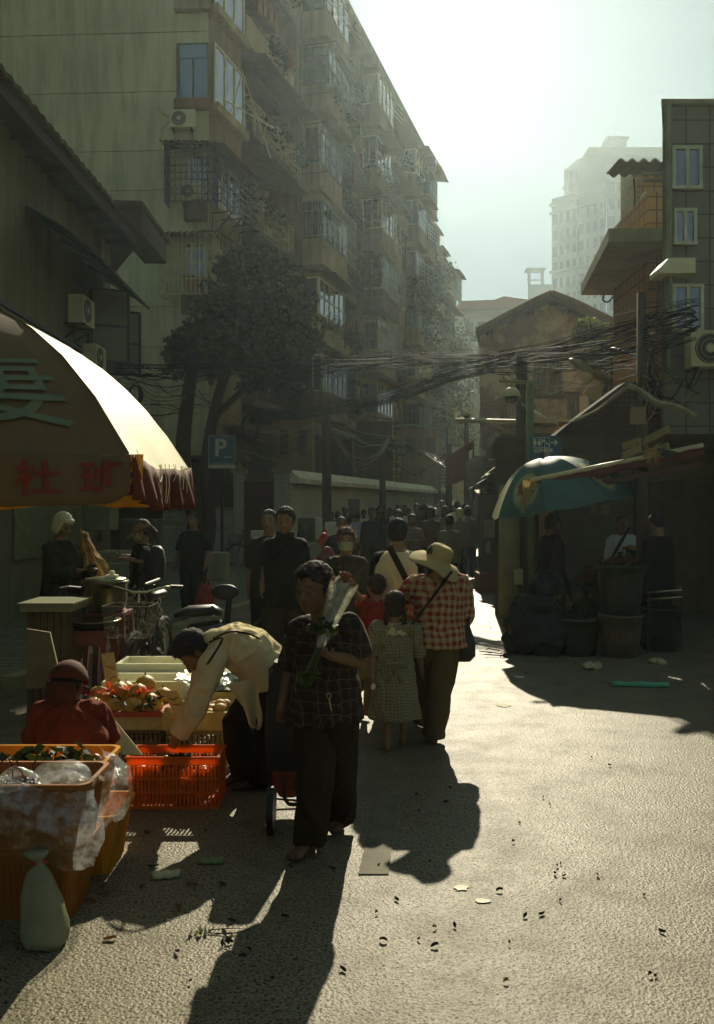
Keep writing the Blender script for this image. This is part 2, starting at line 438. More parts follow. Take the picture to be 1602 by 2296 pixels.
tag(kb.build('kerb', mat('kerb stone', (.30, .29, .24), .85, vs=4)), kind='structure')
# ------------------------------------------------------------ apartment block on the left
FO = Vector((-4.5, 27.5, 0)); FA = Vector((.283, 1, 0)).normalized(); FN = Vector((FA.y, -FA.x, 0))
FM = Matrix((FA, FN, Vector((0,0,1)))).transposed().to_4x4(); FM.translation = FO     # local x along, y out of the wall, z up
apt = thing('apartment_building', FO, 'tall weathered apartment block with caged bay windows filling the left side of the street', 'building')
L = 33.0
blocks = [(0, 2.5), (8, 12.2), (16.8, 20.8), (26.4, 33)]
end_dir = Vector((-1, .05, 0)).normalized()
wl = MB()
e0 = FO; e1 = FO+end_dir*26; back = Vector((e1.x, 62, 0)); q1 = FM @ Vector((L, -1.2, 0))
wl.slab([e0, FM @ Vector((2.5, 0, 0)), FM @ Vector((2.5, -1.2, 0)), q1, back, e1], (0, 0, 23.4))
wl.build('wall', facade_m, apt, FO)
ew = MB()
# the plain end wall: rendered panels between grooves
ez = [0, 2.55, 4.75, 6.52, 7.75, 9.55, 11.3, 12.5, 14.3, 16.1, 17.3, 19.1, 20.9, 22.2, 23.4]
nrm = Vector((-.05, -1, 0)).normalized()
for i in range(len(ez)-1):
    a = e0+end_dir*.02; b = e1; z0, z1 = ez[i]+.012, ez[i+1]-.012
    ew.hexa([b+nrm*.06+V(0,0,z0), a+nrm*.06+V(0,0,z0), a+V(0,0,z0), b+V(0,0,z0)], [b+nrm*.06+V(0,0,z1), a+nrm*.06+V(0,0,z1), a+V(0,0,z1), b+V(0,0,z1)])
ew.build('end_wall', render_wall, apt, FO)
for (t0, t1) in blocks[1:]:
    b = MB(FM); b.box(t0, t1, -1.25, 0, 0, 23.4+ (0.5 if t0 > 20 else 0)); b.build('wall_block', facade_m, apt, FO)
rf = MB(FM); rf.box(-.3, L+.3, -14, .55, 23.42, 23.66); rf.box(-.2, L+.2, -.1, .45, 23.66, 24.3); rf.build('roof', facade_d, apt, FO)
for zz, dd in ((5.1, .35),):
    b = MB(FM); b.box(2.6, L, -.2, dd, zz-.12, zz); b.build('ledge', facade_d, apt, FO)
dp = MB()
for uu in (125,):
    p = P(uu, 600, 27.5+.6); dp.tube([(p.x, 28.35, 0), (p.x, 28.35, 23.4)], .05, 8)
dp.build('drainpipe', mat('drainpipe', (.16, .17, .13), .6), apt, FO)

def cage(mb, x0, x1, y0, y1, z0, z1, nx, ny, hz, r=.012, M=None, side0=True):
    """bars on the front (y1) and the two ends of a box in the facade frame"""
    def bar(a, b, rr=r): mb.beam(a, b, rr*2)
    zs = [z0+(z1-z0)*i/hz for i in range(hz+1)]
    for z in zs:
        bar((x0, y1, z), (x1, y1, z)); bar((x0, y0, z), (x0, y1, z)); bar((x1, y0, z), (x1, y1, z))
    for i in range(nx+1):
        x = x0+(x1-x0)*i/nx; bar((x, y1, z0), (x, y1, z1), r*.8)
    for i in range(ny+1):
        y = y0+(y1-y0)*i/ny; bar((x0, y, z0), (x0, y, z1), r*.8); bar((x1, y, z0), (x1, y, z1), r*.8)
def tin_awning(mb, x0, x1, y0, y1, z, drop, th=.02, wav=.18, over=.15):
    n = max(6, int((x1-x0+2*over)/wav*4))
    X0, X1 = x0-over, x1+over
    ph = rnd(0, 6)
    def f(s, t): 
        x = X0+(X1-X0)*s
        return Vector((x, y0+(y1-y0)*t, z-drop*t+.025*math.sin(x/wav*2*PI+ph)+.04*math.sin(x*1.3+ph)*t))
    mb.grid(f, n, 3); 
def leaves(mb, c, rad, n, size, up=.3, squash=1.0, droop=0):
    c = Vector(c)
    for _ in range(n):
        d = Vector((random.gauss(0,1), random.gauss(0,1), random.gauss(0,1)))
        d = d.normalized()*rad*(rnd(0,1)**.45); d.z *= squash
        p = c+d; p.z -= droop*rnd(0,1)
        a = Vector((rnd(-1,1), rnd(-1,1), rnd(-.8,.5))).normalized()*size*rnd(.6,1.4)
        b = a.cross(Vector((rnd(-1,1), rnd(-1,1), rnd(-1,1)))).normalized()*a.length*.33
        mb._a([p, p+a*.5+b, p+a, p+a*.5-b], [(0,1,2,3)])
plant_pot = mat('planter', (.22, .11, .06), .9)
ac_front = mat('fan grille', (.05, .05, .045), .6)
def ac_unit(parent, M, s=1.0, name='air_conditioner'):
    """M: local x along the wall, y out, z up; unit hangs with its fan facing +y"""
    b = MB(M); w_, d_, h_ = .8*s, .3*s, .56*s
    b.box(0, w_, .08, .08+d_, 0, h_)
    o = b.build(name, white_ac, parent, M.translation)
    g_ = MB(M); cx, cz, rr = w_*.36, h_*.5, h_*.42
    g_.loft([[Vector((cx+rr*math.cos(a*PI/12), .082+d_+.003, cz+rr*math.sin(a*PI/12))) for a in range(24)], [Vector((cx+rr*.95*math.cos(a*PI/12), .082+d_+.015, cz+rr*.95*math.sin(a*PI/12))) for a in range(24)]])
    g_.build('fan_grille', ac_front, o)
    h_b = MB(M); h_b.loft([[Vector((cx+.07*s*math.cos(a*PI/6), .1+d_, cz+.07*s*math.sin(a*PI/6))) for a in range(12)], [Vector((cx+.06*s*math.cos(a*PI/6), .112+d_, cz+.06*s*math.sin(a*PI/6))) for a in range(12)]])
    for k in (1, 2, 3):
        rk = rr*k/3.2
        h_b.tube([(cx+rk*math.cos(a*PI/10), .105+d_, cz+rk*math.sin(a*PI/10)) for a in range(21)], .004*s, 4)
    h_b.build('fan_hub', white_ac, o)
    k = MB(M)
    for x in (.12*w_, .85*w_):
        k.beam((x, 0, -.02), (x, .1+d_, -.02), .03); k.beam((x, 0, -.3*s), (x, .06+d_, -.03), .025)
    k.build('bracket', iron, o)
    return o
white_ac = mat('appliance white', (.58, .60, .52), .5, var=.12)
def wframe(y, x0, x1, z0, z1, nx, nz, mbf, mbg, bar=.045, M=None):
    mbg.box(x0+.01, x1-.01, y-.02, y, z0+.01, z1-.01)
    for i in range(nx+1):
        x = x0+(x1-x0)*i/nx; mbf.box(x-bar/2, x+bar/2, y-.01, y+.035, z0, z1)
    for i in range(nz+1):
        z = z0+(z1-z0)*i/nz; mbf.box(x0-bar/2+.003, x1+bar/2-.003, y-.007, y+.032, z-bar/2, z+bar/2)
def sframe(x, y0, y1, z0, z1, ny, nz, mbf, mbg, bar=.045):
    mbg.box(x, x+.02, y0+.01, y1-.01, z0+.01, z1-.01)
    for i in range(ny+1):
        y = y0+(y1-y0)*i/ny; mbf.box(x-.035, x+.01, y-bar/2, y+bar/2, z0, z1)
    for i in range(nz+1):
        z = z0+(z1-z0)*i/nz; mbf.box(x-.032, x+.007, y0-bar/2+.003, y1+bar/2-.003, z-bar/2, z+bar/2)
random.seed(21)
frame_mats = [white_p, mat('aluminium frame', (.5, .52, .48), .35, metal=.6), mat('green frame', (.06, .10, .07), .6), cage_g]
def bay(x0, x1, yb, dep, z, style):
    """projecting bay of the facade, floor at z"""
    h0, h1 = z+.95, z+2.35
    body = MB(FM); body.box(x0, x1, yb, yb+dep, z, h0); body.box(x0+.02, x1-.02, yb, yb+dep-.02, h1, z+2.62)
    body.box(x0+.12, x1-.12, yb, yb+.15, h0, h1)
    body.box(x0-.08, x1+.08, yb, yb+dep+.08, z-.14, z)
    o = body.build('bay_window', random.choice([facade_m, facade_w, facade_m, facade_w, facade_d]), apt, FM @ Vector((x0, yb, z)))
    f, gl = MB(FM), MB(FM)
    n = max(2, int((x1-x0)/.65))
    wframe(yb+dep, x0+.04, x1-.04, h0, h1, n, 1 if style % 3 else 2, f, gl)
    sframe(x0, yb+.1, yb+dep-.04, h0, h1, 2 if dep > .8 else 1, 1, f, gl)
    f.build('window_frame', random.choice(frame_mats), o)
    gl.build('window_pane', random.choice([glass, glass_w, glass_w]), o)
    if style in (1, 2, 5, 6):
        c = MB(FM); e = .38
        m_ = random.choice([cage_w, cage_g, iron, cage_g])
        cage(c, x0-.1, x1+.1, yb+dep+.02 if False else yb, yb+dep+e, h0-.45, h1+.1, int((x1-x0)/.14) if style != 2 else 3, 5, 4 if style != 2 else 5, .012 if m_ is not cage_w else .016)
        c.build('window_cage', m_, o)
    if style in (0, 2, 3, 5):
        a = MB(FM); tin_awning(a, x0, x1, yb, yb+dep+.75, z+2.7, .28)
        a.build('awning', random.choice([tin, tin_g, tin]), o, solid=.02)
    if style in (3, 6):
        for _ in range(3):
            pl = MB(FM); px = rnd(x0, x1-.3)
            leaves(pl, (px, yb+dep+.25, h0-.1), .38, 90, .13, droop=.4)
            pl.build('potted_plant', leaf_d if rnd(0,1) < .6 else leaf_m, o)
    if style == 4:
        c = MB(FM)
        for i in range(4): c.beam((x0-.05, yb+dep, h0+.2+i*.25), (x1+.2, yb+dep+.45, h0+.2+i*.25), .02)
        c.build('drying_rack', cage_w, o)
    return o
def balcony(x0, x1, yb, dep, z, style):
    b = MB(FM); b.box(x0, x1, yb, yb+dep, z-.14, z+.02)
    b.box(x0+.3, x0+1.2, yb-.01, yb+.03, z+.05, z+2.1)
    o = b.build('balcony', facade_d, apt, FM @ Vector((x0, yb, z)))
    if style % 2:
        r_ = MB(FM); cage(r_, x0+.03, x1-.03, yb, yb+dep-.03, z+.02, z+(1.05 if style != 3 else 2.5), int((x1-x0)/.16), 6, 3, .012)
        r_.build('railing', random.choice([cage_g, iron, cage_w]), o)
    else:
        r_ = MB(FM); r_.box(x0, x1, yb+dep-.1, yb+dep, z+.02, z+.95); r_.box(x0, x0+.1, yb, yb+dep-.103, z+.02, z+.95)
        r_.build('parapet', random.choice([facade_m, facade_w]), o)
    f, gl = MB(FM), MB(FM)
    wframe(yb+.05, x0+1.4, x1-.2, z+.8, z+2.2, 3, 1, f, gl); f.build('window_frame', random.choice(frame_mats), o); gl.build('window_pane', random.choice([glass, glass_w]), o)
    if style in (0, 1, 4):
        a = MB(FM); tin_awning(a, x0, x1, yb, yb+dep+.55, z+2.72, .3); a.build('awning', random.choice([tin, tin_g]), o, solid=.02)
    if style in (1, 2, 5):
        pl = MB(FM)
        for _ in range(3): leaves(pl, (rnd(x0, x1), yb+dep+.1, z+1.0), .45, 120, .14, droop=.5)
        pl.build('potted_plant', leaf_d, o)
    if style in (2, 3):
        cl = MB(FM)
        for i in range(4):
            cx = x0+.4+i*.55; w_ = rnd(.25, .45); hh = rnd(.5, .9)
            cl.grid(lambda s, t: Vector((cx+w_*s, yb+dep+.25+.03*math.sin(9*s+i), z+2.0-hh*t)), 6, 4)
        cl.build('laundry', mat('laundry %d' % random.randint(0, 2), random.choice([(.4,.4,.36), (.1,.14,.2), (.35,.2,.14)]), .9), o, solid=.006)
    return o
for k in range(7):
    z = 2.2+3.0*k+.05
    for bi, (t0, t1) in enumerate(blocks[1:]):
        st = random.randint(0, 6)
        if bi == 2:
            bay(t0+.3, t0+2.6, 0, .75+.12*(k % 2), z, st); bay(t0+3.5, t1-.4, 0, .75+.1*((k+1) % 2), z, random.randint(0, 6))
        else:
            bay(t0+.25+rnd(0,.3), t1-.3-rnd(0,.4), 0, rnd(.7, 1.15), z, st)
        if rnd(0, 1) < .5:
            ac_unit(apt, FM @ Matrix.Translation((t0+rnd(.4, 2.0), .02, z-.85)), .85)
        if rnd(0, 1) < .7:
            ac_unit(apt, FM @ Matrix.Translation((t0-.06, -1.05, z+rnd(.3, 1.2))) @ Matrix.Rotation(PI/2, 4, 'Z') @ Matrix.Scale(-1, 4, (1,0,0)) @ Matrix.Translation((0, 0, 0)), .9)
    for (t0, t1) in ((2.9, 7.6), (12.6, 16.5), (21.2, 26.0)):
        balcony(t0, t1, -1.2, rnd(1.15, 1.6), z, random.randint(0, 5))
    if k > 1:
        c2 = MB(FM); c2.box(2.5, 2.56, -1.1, -.1, z+.9, z+2.2)
        c2.build('side_panel', facade_w, apt)
random.seed(77)
def clothes_line(t, y, z, n):
    m = MB(FM); m.beam((t, y, z), (t+n*.38+.3, y+.05, z+.03), .02); m.beam((t, y-.6, z), (t, y, z), .02); m.beam((t+n*.38+.3, y-.6, z), (t+n*.38+.3, y+.05, z), .02)
    o = m.build('clothes_pole', cage_g, apt)
    for i in range(n):
        if rnd(0,1) < .25: continue
        c_ = MB(FM); x = t+.2+i*.38; w_ = rnd(.22,.34); h_ = rnd(.4,.85); ph = rnd(0,6)
        c_.grid(lambda s, q: Vector((x+w_*(s-.5)*(1-.15*q)+.2, y+.02+.03*math.sin(8*s+ph)*(.3+q), z-h_*q)), 7, 5)
        c_.build('garment', mat('garment %d' % (i % 5), ((.42,.4,.4),(.09,.11,.2),(.30,.10,.06),(.14,.22,.2),(.35,.28,.12))[i % 5], .9, trans=.2), o, solid=.006)
for k in range(7):
    z = 2.2+3.0*k
    for (t0, t1) in blocks[1:]+[(2.9, 7.6), (12.6, 16.5), (21.2, 26.0)]:
        if rnd(0,1) < .45: clothes_line(t0+rnd(.2,1.2), rnd(1.5,1.9) if t0 in (8, 16.8, 26.4) else .75, z+rnd(.6,2.2), random.randint(3,6))
        if rnd(0,1) < .5:
            a = MB(FM); x = t0+rnd(.2, 1.8); tin_awning(a, x, x+rnd(1.0, 2.0), 0 if t0 in (8, 16.8, 26.4) else -1.2, rnd(1.0, 1.7) if t0 in (8, 16.8, 26.4) else rnd(.2,.6), z+rnd(2.3,2.8), rnd(.25,.5)); a.build('awning', random.choice([tin, tin_g, tin]), apt, solid=.02)
        if rnd(0,1) < .45: ac_unit(apt, FM @ Matrix.Translation((t0+rnd(.3, 2.6), .02 if t0 in (8, 16.8, 26.4) else -1.18, z-rnd(.5,.9))), .85)
for t_ in (8.12, 12.05, 16.95, 20.6, 26.6, 29.9, 32.8):
    m = MB(FM); m.tube([(t_, .12, 0), (t_, .12, 23.3)], .055, 7); m.build('drainpipe', mat('drainpipe', (.16, .17, .13), .6), apt)
# vines on the far facade
for (t, z, r_, n) in ((28, 12.5, 1.3, 500), (30, 15, 1.0, 400), (31.5, 9.5, 1.2, 500), (24, 13.5, .9, 300), (29.5, 6.5, 1.3, 400), (14, 12.3, .8, 250), (33, 17, .9, 300)):
    v_ = MB(FM); leaves(v_, (t, 1.1, z), r_, n, .22, squash=1.2); v_.build('vine', leaf_m, apt)
# corner block: front windows on the end wall and glazing along its flank
ER = Matrix((-end_dir, Vector((0,0,1)).cross(-end_dir)*-1, Vector((0,0,1)))).transposed().to_4x4(); ER.translation = e0
def EX(u): return (P(u, 0, 27.5).x-e0.x)
# top window: dark frame, blue glass, brick-red sill
def corner_window(z0, z1, top_light, sill_m, gm, name_top=None):
    f, gl = MB(ER), MB(ER)
    x0, x1 = EX(402), EX(468)
    wframe(.10, x0, x1, z0, z1, 2, 1, f, gl); 
    b = MB(ER); b.box(x0-.1, x1+.12, .02, .3, z0-.32, z0-.02)
    b.box(x0-.06, x0-.03, .05, .14, z0, z1); 
    o = b.build('corner_window', sill_m, apt, ER @ Vector((x0, 0, z0)))
    f.build('window_frame', frame_mats[2], o); gl.build('window_pane', gm, o)
    f, gl = MB(FM), MB(FM)
    wframe(.12, .12, 2.35, z0, z1+.1, 3, 1, f, gl, .06)
    f.build('window_frame', white_p, o); gl.build('window_pane', glass_w, o)
    s = MB(FM); s.box(.02, 2.45, 0, .3, z0-.3, z0-.03); s.build('sill', facade_w, o)
    return o
cw = corner_window(14.0, 15.7, True, mat('brick red sill', (.20, .09, .05), .9), glass_b)
tp = MB(ER); tp.box(EX(405), EX(462), .13, .15, 15.25, 15.65); tp.build('top_light', glass_b, cw)
corner_window(17.0, 18.8, True, facade_m, glass)
rk = MB(); 
a, b = FM @ Vector((.2, .3, 14.0)), FM @ Vector((2.4, .9, 13.7))
for q in (0, .12, .24): rk.beam(a+V(-1.1,-.2,q*.2)+FN*q, b+FN*q+V(-1.2, -1.2, .1+q*.1), .02)
rk.beam(FM @ Vector((2.3, .1, 16)), FM @ Vector((2.3, 1.1, 13)), .03); rk.beam(FM @ Vector((.1, .4, 14.05)), FM @ Vector((2.4, 1.2, 14.0)), .03)
rk.build('drying_rack', white_p, cw)
# second: awning + dark grid cage ; third: cream cage
def front_cage(z0, z1, u0, u1, dep, m_, nx, hz, roof_m, base_m, curved=False):
    x0, x1 = EX(u0), .02
    o = MB(ER); o.box(x0+.5, x1-.05, .07, .35, z0-.45, z0+.12); 
    ob = o.build('window_cage', base_m, apt, ER @ Vector((x0, 0, z0)))
    c = MB(ER)
    cage(c, x0, x1+.25, .07, dep, z0, z1, nx, 5, hz, .014); c.build('bars', m_, ob)
    c = MB(FM); cage(c, 0-dep+.1, 2.5, .02, .55, z0, z1, 14, 3, hz, .014); c.build('bars', m_, ob)
    r_ = MB(ER); tin_awning(r_, x0, x1+.3, .07, dep+.15, z1+.12, .1, over=.12); r_.build('awning', roof_m, ob, solid=.02)
    r_ = MB(FM); tin_awning(r_, -.5, 2.5, 0, .75, z1+.14, .2, over=.05); r_.build('awning', roof_m, ob, solid=.02)
    f, gl = MB(ER), MB(ER); wframe(.10, x0+.6, x1-.1, z0+.15, z1-.1, 3, 1, f, gl); f.build('window_frame', frame_mats[1], ob); gl.build('window_pane', glass, ob)
    f, gl = MB(FM), MB(FM); wframe(.05, .3, 2.3, z0+.2, z1-.2, 4, 1, f, gl); f.build('window_frame', white_p, ob); gl.build('window_pane', glass_w, ob)
    return ob
fc2 = front_cage(10.75, 12.45, 381, 470, .65, iron, 9, 8, tin, mat('brown boxing', (.10, .07, .05), .9))
fc1 = front_cage(7.95, 9.75, 375, 470, .8, cage_w, 12, 4, tin, facade_d)
br = MB(FM)
for t in (.2, .9, 1.6, 2.3):
    br.beam((t, 0, 9.9), (t, .7, 10.65), .035); br.beam((t, 0, 10.65), (t, .72, 10.65), .035); br.beam((t, 0, 9.9), (t, 0, 10.65), .03)
br.build('bracket', iron, fc2)
ba = MB(); c = ER @ Vector((EX(437), .4, 8.0)); ba.lathe(c, [(.16, 0), (.2, .12), (.27, .5), (.29, .52), (.29, .55), (.2, .56)]); ba.build('basin', mat('pink plastic', (.35, .24, .2), .5), fc1, smooth=True)
ac_unit(apt, ER @ Matrix.Translation((EX(388), .06, 13.05)), .95)
ac_unit(apt, ER @ Matrix.Translation((EX(412), .2, 10.85)), .85)
hs = MB()
def hose(pts, r=.03):
    out = []
    for i in range(len(pts)-1):
        for t in range(4):
            q = t/4; p0 = pts[max(i-1,0)]; p1, p2 = pts[i], pts[i+1]; p3 = pts[min(i+2, len(pts)-1)]
            out.append(.5*((2*p1)+(p2-p0)*q+(2*p0-5*p1+4*p2-p3)*q*q+(3*p1-p0-3*p2+p3)*q**3))
    return out+[pts[-1]]
hs.tube(hose([P(345, 128, 27.6), P(342, 180, 27.6), P(346, 220, 27.6), P(362, 250, 27.5), P(388, 265, 27.4)]), .03, 6)
hs.tube(hose([P(325, 385, 27.9), P(319, 420, 27.9), P(325, 450, 27.8), P(350, 468, 27.7), P(382, 462, 27.5)]), .045, 6)
hs.tube([P(345, 310, 27.6), P(388, 262, 27.4)], .015, 5)
hs.build('hose', mat('pale hose', (.42, .44, .36), .7), apt)

# second, lower block beyond, same street line
SO = FM @ Vector((33.6, 0, 0)); FM2 = FM.copy(); FM2.translation = SO
ap2 = thing('apartment_building', SO, 'lower far apartment block beyond the tall one, stepped tin roofs against the sky', 'building')
b = MB(FM2); b.box(0, 8, -10, 0, 0, 18.4); b.box(.5, 8.4, -10, .5, 18.4, 18.7); b.build('wall', facade_m, ap2, SO)
random.seed(5)
apt_keep = apt; FM_keep = FM
apt = ap2; FM = FM2
for k in range(6):
    bay(.5, 3.2, 0, .6, 2.2+2.75*k, random.randint(0, 6)); bay(4.6, 7.6, 0, rnd(.5, .8), 2.2+2.75*k, random.choice([0, 3, 5, 2]))
for (t, z, r_) in ((8, 14, 1.3), (9, 11, 1.2), (6, 9, 1.2), (9, 7, 1.0), (3, 12, .9)):
    v_ = MB(FM); leaves(v_, (t, 1.1, z), r_, 420, .24, squash=1.3); v_.build('vine', leaf_m, ap2)
a = MB(FM)
for i, (x, z) in enumerate(((1.5, 20.4), (4.3, 19.7), (7.0, 19.2))):
    a.box(x-1.4, x+1.4, -4, .3, 18.7, z); tin_awning(a, x-1.4, x+1.4, -4.2, .6, z+.3, .35)
a.build('rooftop_shed', tin_g, ap2)
apt = apt_keep; FM = FM_keep

# ------------------------------------------------------------ sheds behind the boundary wall
def shed(u0, u1, Y, z0, z1, dep, label, m_, roof_m):
    a, b = P(u0, 0, Y), P(u1, 0, Y); o_ = Vector((a.x, Y, 0))
    t = thing('shed', o_, label, 'shed', 'low sheds behind the boundary wall')
    w_ = MB(); w_.box(a.x, b.x, Y, Y+dep, 0, z1); w_.build('wall', m_, t)
    r_ = MB(); n = int((b.x-a.x)/.06)
    r_.grid(lambda s, q: Vector((a.x-.2+(b.x-a.x+.4)*s, Y-.5+(dep+.5)*q, z1+.05+.35*q+.03*math.sin((b.x-a.x)*s/.16*2*PI)+.07*math.sin(5*s))), max(8, n), 4)
    r_.build('roof', roof_m, t, solid=.02)
    gl, f = MB(), MB(); 
    w_ = b.x-a.x
    for i in range(2):
        g_ = MB(); x = a.x+w_*(.2+.45*i); g_.box(x, x+w_*.22, Y-.04, Y-.005, z1-1.3, z1-.45); g_.build('window', mat('dusty dark pane', (.05,.06,.045), .6), t)
    return t
shed(470, 610, 29.0, 0, 4.1, 2.5, 'dark lean-to with a ragged tin roof behind the parking sign', facade_d, tin)
shed(610, 700, 30.5, 0, 4.7, 2.5, 'plastered hut with a tin roof above the stepped gate pillar', facade_m, tin)
shed(700, 790, 34, 0, 4.2, 2.0, 'shed of dark boards just right of the wooden cable pole', dark_wood, tin_g)
shed(800, 880, 40, 0, 5.4, 2.0, 'sooty shed behind the middle stretch of the boundary wall', facade_d, tin)
shed(890, 990, 49, 0, 5.8, 2.0, 'farthest tin-roofed shed behind the end of the boundary wall', facade_m, tin_g)

# ------------------------------------------------------------ boundary wall, gate, pillars
W0 = Vector((-1.87, 26, 0)); WD = Vector((.262, 1, 0)).normalized(); WN = Vector((WD.y, -WD.x, 0))
WM = Matrix((WD, WN, V(0,0,1))).transposed().to_4x4(); WM.translation = W0
grey_brick = brick('grey brick', (.52, .56, .30), (.62, .65, .37), (.74, .76, .5), .25, .075, .012, dx=WD.x, dy=WD.y, stain=.35)
grey_brick_f = brick('grey brick front', (.32, .33, .22), (.40, .40, .27), (.58, .58, .44), .25, .075, .014, dx=1, dy=0, stain=.4)
t = thing('boundary_wall', W0, 'long grey brick wall with a pale sloping cap behind the walking crowd', 'wall')
b = MB(WM); b.box(0, 29, -.25, 0, 0, 2.3); b.build('brickwork', grey_brick, t)
b = MB(WM)
b._a([(0,-.55,2.32),(0,.25,2.32),(0,.25,2.46),(0,-.1,2.72),(0,-.4,2.72),(29,-.55,2.32),(29,.25,2.32),(29,.25,2.46),(29,-.1,2.72),(29,-.4,2.72)],
     [(0,1,2,3,4),(9,8,7,6,5),(0,5,6,1),(1,6,7,2),(2,7,8,3),(3,8,9,4),(4,9,5,0)])
b.build('coping', mat('pale coping', (.85, .9, .9), .8, vs=2, stain=.25), t)
b = MB(WM); b.box(6.2, 7.6, .0, .04, 1.0, 1.9); b.build('notice_board', mat('blue board', (.06, .11, .12), .6), t)
b = MB(WM); b.box(18.5, 21.2, .0, .05, 1.3, 2.0); b.build('poster', mat('pale blue poster', (.34, .45, .45), .7), t)
def pillar(u0, u1, Y, label):
    a, b_ = P(u0, 0, Y).x, P(u1, 0, Y).x; o_ = V(a, Y, 0)
    t = thing('gate_pillar', o_, label, 'pillar', 'brick gate pillars')
    m = MB(); m.box(a, b_, Y, Y+.6, 0, 2.62); m.build('shaft', grey_brick_f, t)
    m = MB(); c = (a+b_)/2; w_ = (b_-a)/2
    for i, (e, z0, z1) in enumerate(((.07, 2.62, 2.72), (-.02, 2.722, 2.80), (-.09, 2.802, 2.88), (-.15, 2.882, 2.95))):
        m.box(c-w_-e, c+w_+e, Y-e, Y+.6+e, z0, z1)
    m.build('cap', concrete, t)
pillar(615, 649, 25.9, 'tall brick pillar with a stepped cap where the boundary wall starts')
pillar(524, 545, 25.9, 'slim brick pillar on the left side of the red gate, under the parking sign')
gt = thing('metal_gate', P(546, 0, 26.2)*1 if False else V(P(546,0,26.2).x, 26.2, 0), 'rust red slatted metal gate between two brick pillars', 'gate')
a, b_ = P(546, 0, 26.2).x, P(614, 0, 26.2).x
m = MB(); red_rust = mat('rust red paint', (.13, .035, .02), .7, stain=.4)
for i in range(19):
    x = a+.03+(b_-a-.06)*i/18; m.box(x-.016, x+.016, 26.2, 26.23, .12, 2.35)
m.build('slats', red_rust, gt)
m = MB()
for z in (.1, 1.25, 2.3): m.box(a, b_, 26.17, 26.199, z, z+.07)
for x in (a, (a+b_)/2-.02, b_-.05): m.box(x, x+.05, 26.231, 26.26, .05, 2.4)
m.build('gate_frame', red_rust, gt)
m = MB(); m.box(a, b_, 26.3, 26.32, .1, 2.2); m.build('backing_sheet', mat('rust sheet', (.07, .025, .018), .8), gt)
m = MB(); a_ = P(365, 0, 26.1).x; b_ = P(523, 0, 26.1).x
m.box(a_, b_, 26.1, 26.4, 0, 1.55); t = thing('brick_wall', V(a_, 26.1, 0), 'low dark brick wall with paper notices left of the red gate', 'wall')
m.build('brickwork', grey_brick_f, t)
m = MB(); m.box(a_-.05, b_, 26.05, 26.45, 1.552, 1.63); m.build('coping', concrete, t)
for i, (u0, v0, u1, v1, c) in enumerate(((371, 1158, 389, 1170, (.4,.3,.24)), (391, 1162, 408, 1180, (.36,.38,.30)), (455, 1165, 476, 1180, (.12,.2,.2)))):
    m = MB(); p, q = P(u0, v1, 26.08), P(u1, v0, 26.08); m.box(p.x, q.x, 26.075, 26.095, p.z, q.z); m.build('notice', mat('notice paper %d' % i, c, .8), t)
# dark shopfronts at the foot of the end wall
t = thing('shopfront', V(-9.5, 27.0, 0), 'dark shuttered ground floor at the foot of the plain end wall', 'shop')
m = MB(); m.box(-13, -3.3, 26.9, 27.35, 0, 3.0); m.build('wall', facade_d, t)
m = MB(); m.box(-13.2, -3.2, 25.9, 27.3, 3.002, 3.12); m.build('roof', tin, t)
m = MB()
for i in range(24): m.box(-9.6, -6.4, 26.85, 26.89, .2+i*.1, .28+i*.1)
m.build('shutter', mat('shutter grey', (.09, .085, .06), .6), t)

# ------------------------------------------------------------ near house on the left
HX = -4.75
t = thing('left_house', V(HX, 13, 0), 'dark old house with a tiled eave at the left edge of the street', 'house')
hm = mat('dim plaster', (.20, .19, .14), .9, stain=.6, vs=.8)
h0, h1 = V(-4.75, 5.0, 0), V(-5.05, 18.5, 0)
m = MB(); m.slab([h0, h1, (-9, 21, 0), (-14, 21, 0), (-14, 5, 0)], (0, 0, 7.0)); m.build('wall', hm, t)
# roof: eave line at z 7.2 from (−4.6, 5) to (−4.3, 18) then back to (−5.8, 21.4)
ev = [V(-4.45, 4.5, 7.05), V(-4.3, 18.0, 7.05), V(-5.9, 21.3, 7.05)]
rd = [V(-9.5, 4.5, 9.6), V(-9.5, 15.0, 9.6), V(-9.7, 16.0, 9.6)]
m = MB()
for i in range(2):
    n = 46 if i == 0 else 12
    a, b_, c_, d_ = ev[i], ev[i+1], rd[i+1], rd[i]
    def f(s, q, a=a, b_=b_, c_=c_, d_=d_, n=n): 
        p = (a*(1-s)+b_*s)*(1-q)+(d_*(1-s)+c_*s)*q
        p = p.copy(); p.z += .05*abs(math.sin(s*n*PI)); return p
    m.grid(f, n*4+1, 5)
m.build('roof', roof_tile_m, t, solid=.05)
m = MB()
for i in range(2):
    a, b_ = ev[i]-V(0,0,.1), ev[i+1]-V(0,0,.1); m.beam(a+V(-.12,0,0), b_+V(-.12,0,0), .06, .2)
for i in range(22):
    q = i/21; p = ev[0]*(1-q)+ev[1]*q; m.beam(p+V(-.2,0,-.08), V(-5.0-.1*q, p.y, 6.95), .06, .1)
m.build('eave_boards', dark_wood, t)
m = MB(); m.slab([P(262, 462, 19)-V(0,0,0), P(318, 470, 19), P(318, 520, 19), P(262, 520, 19)], (0, 2.5, 0)); m.build('rear_wing', facade_d, t)
m = MB(); m.slab([P(255, 448, 18.9), P(320, 450, 18.9), P(322, 463, 18.9), P(255, 463, 18.9)], (0, 2.7, 0)); m.build('wing_roof', roof_tile_m, t)
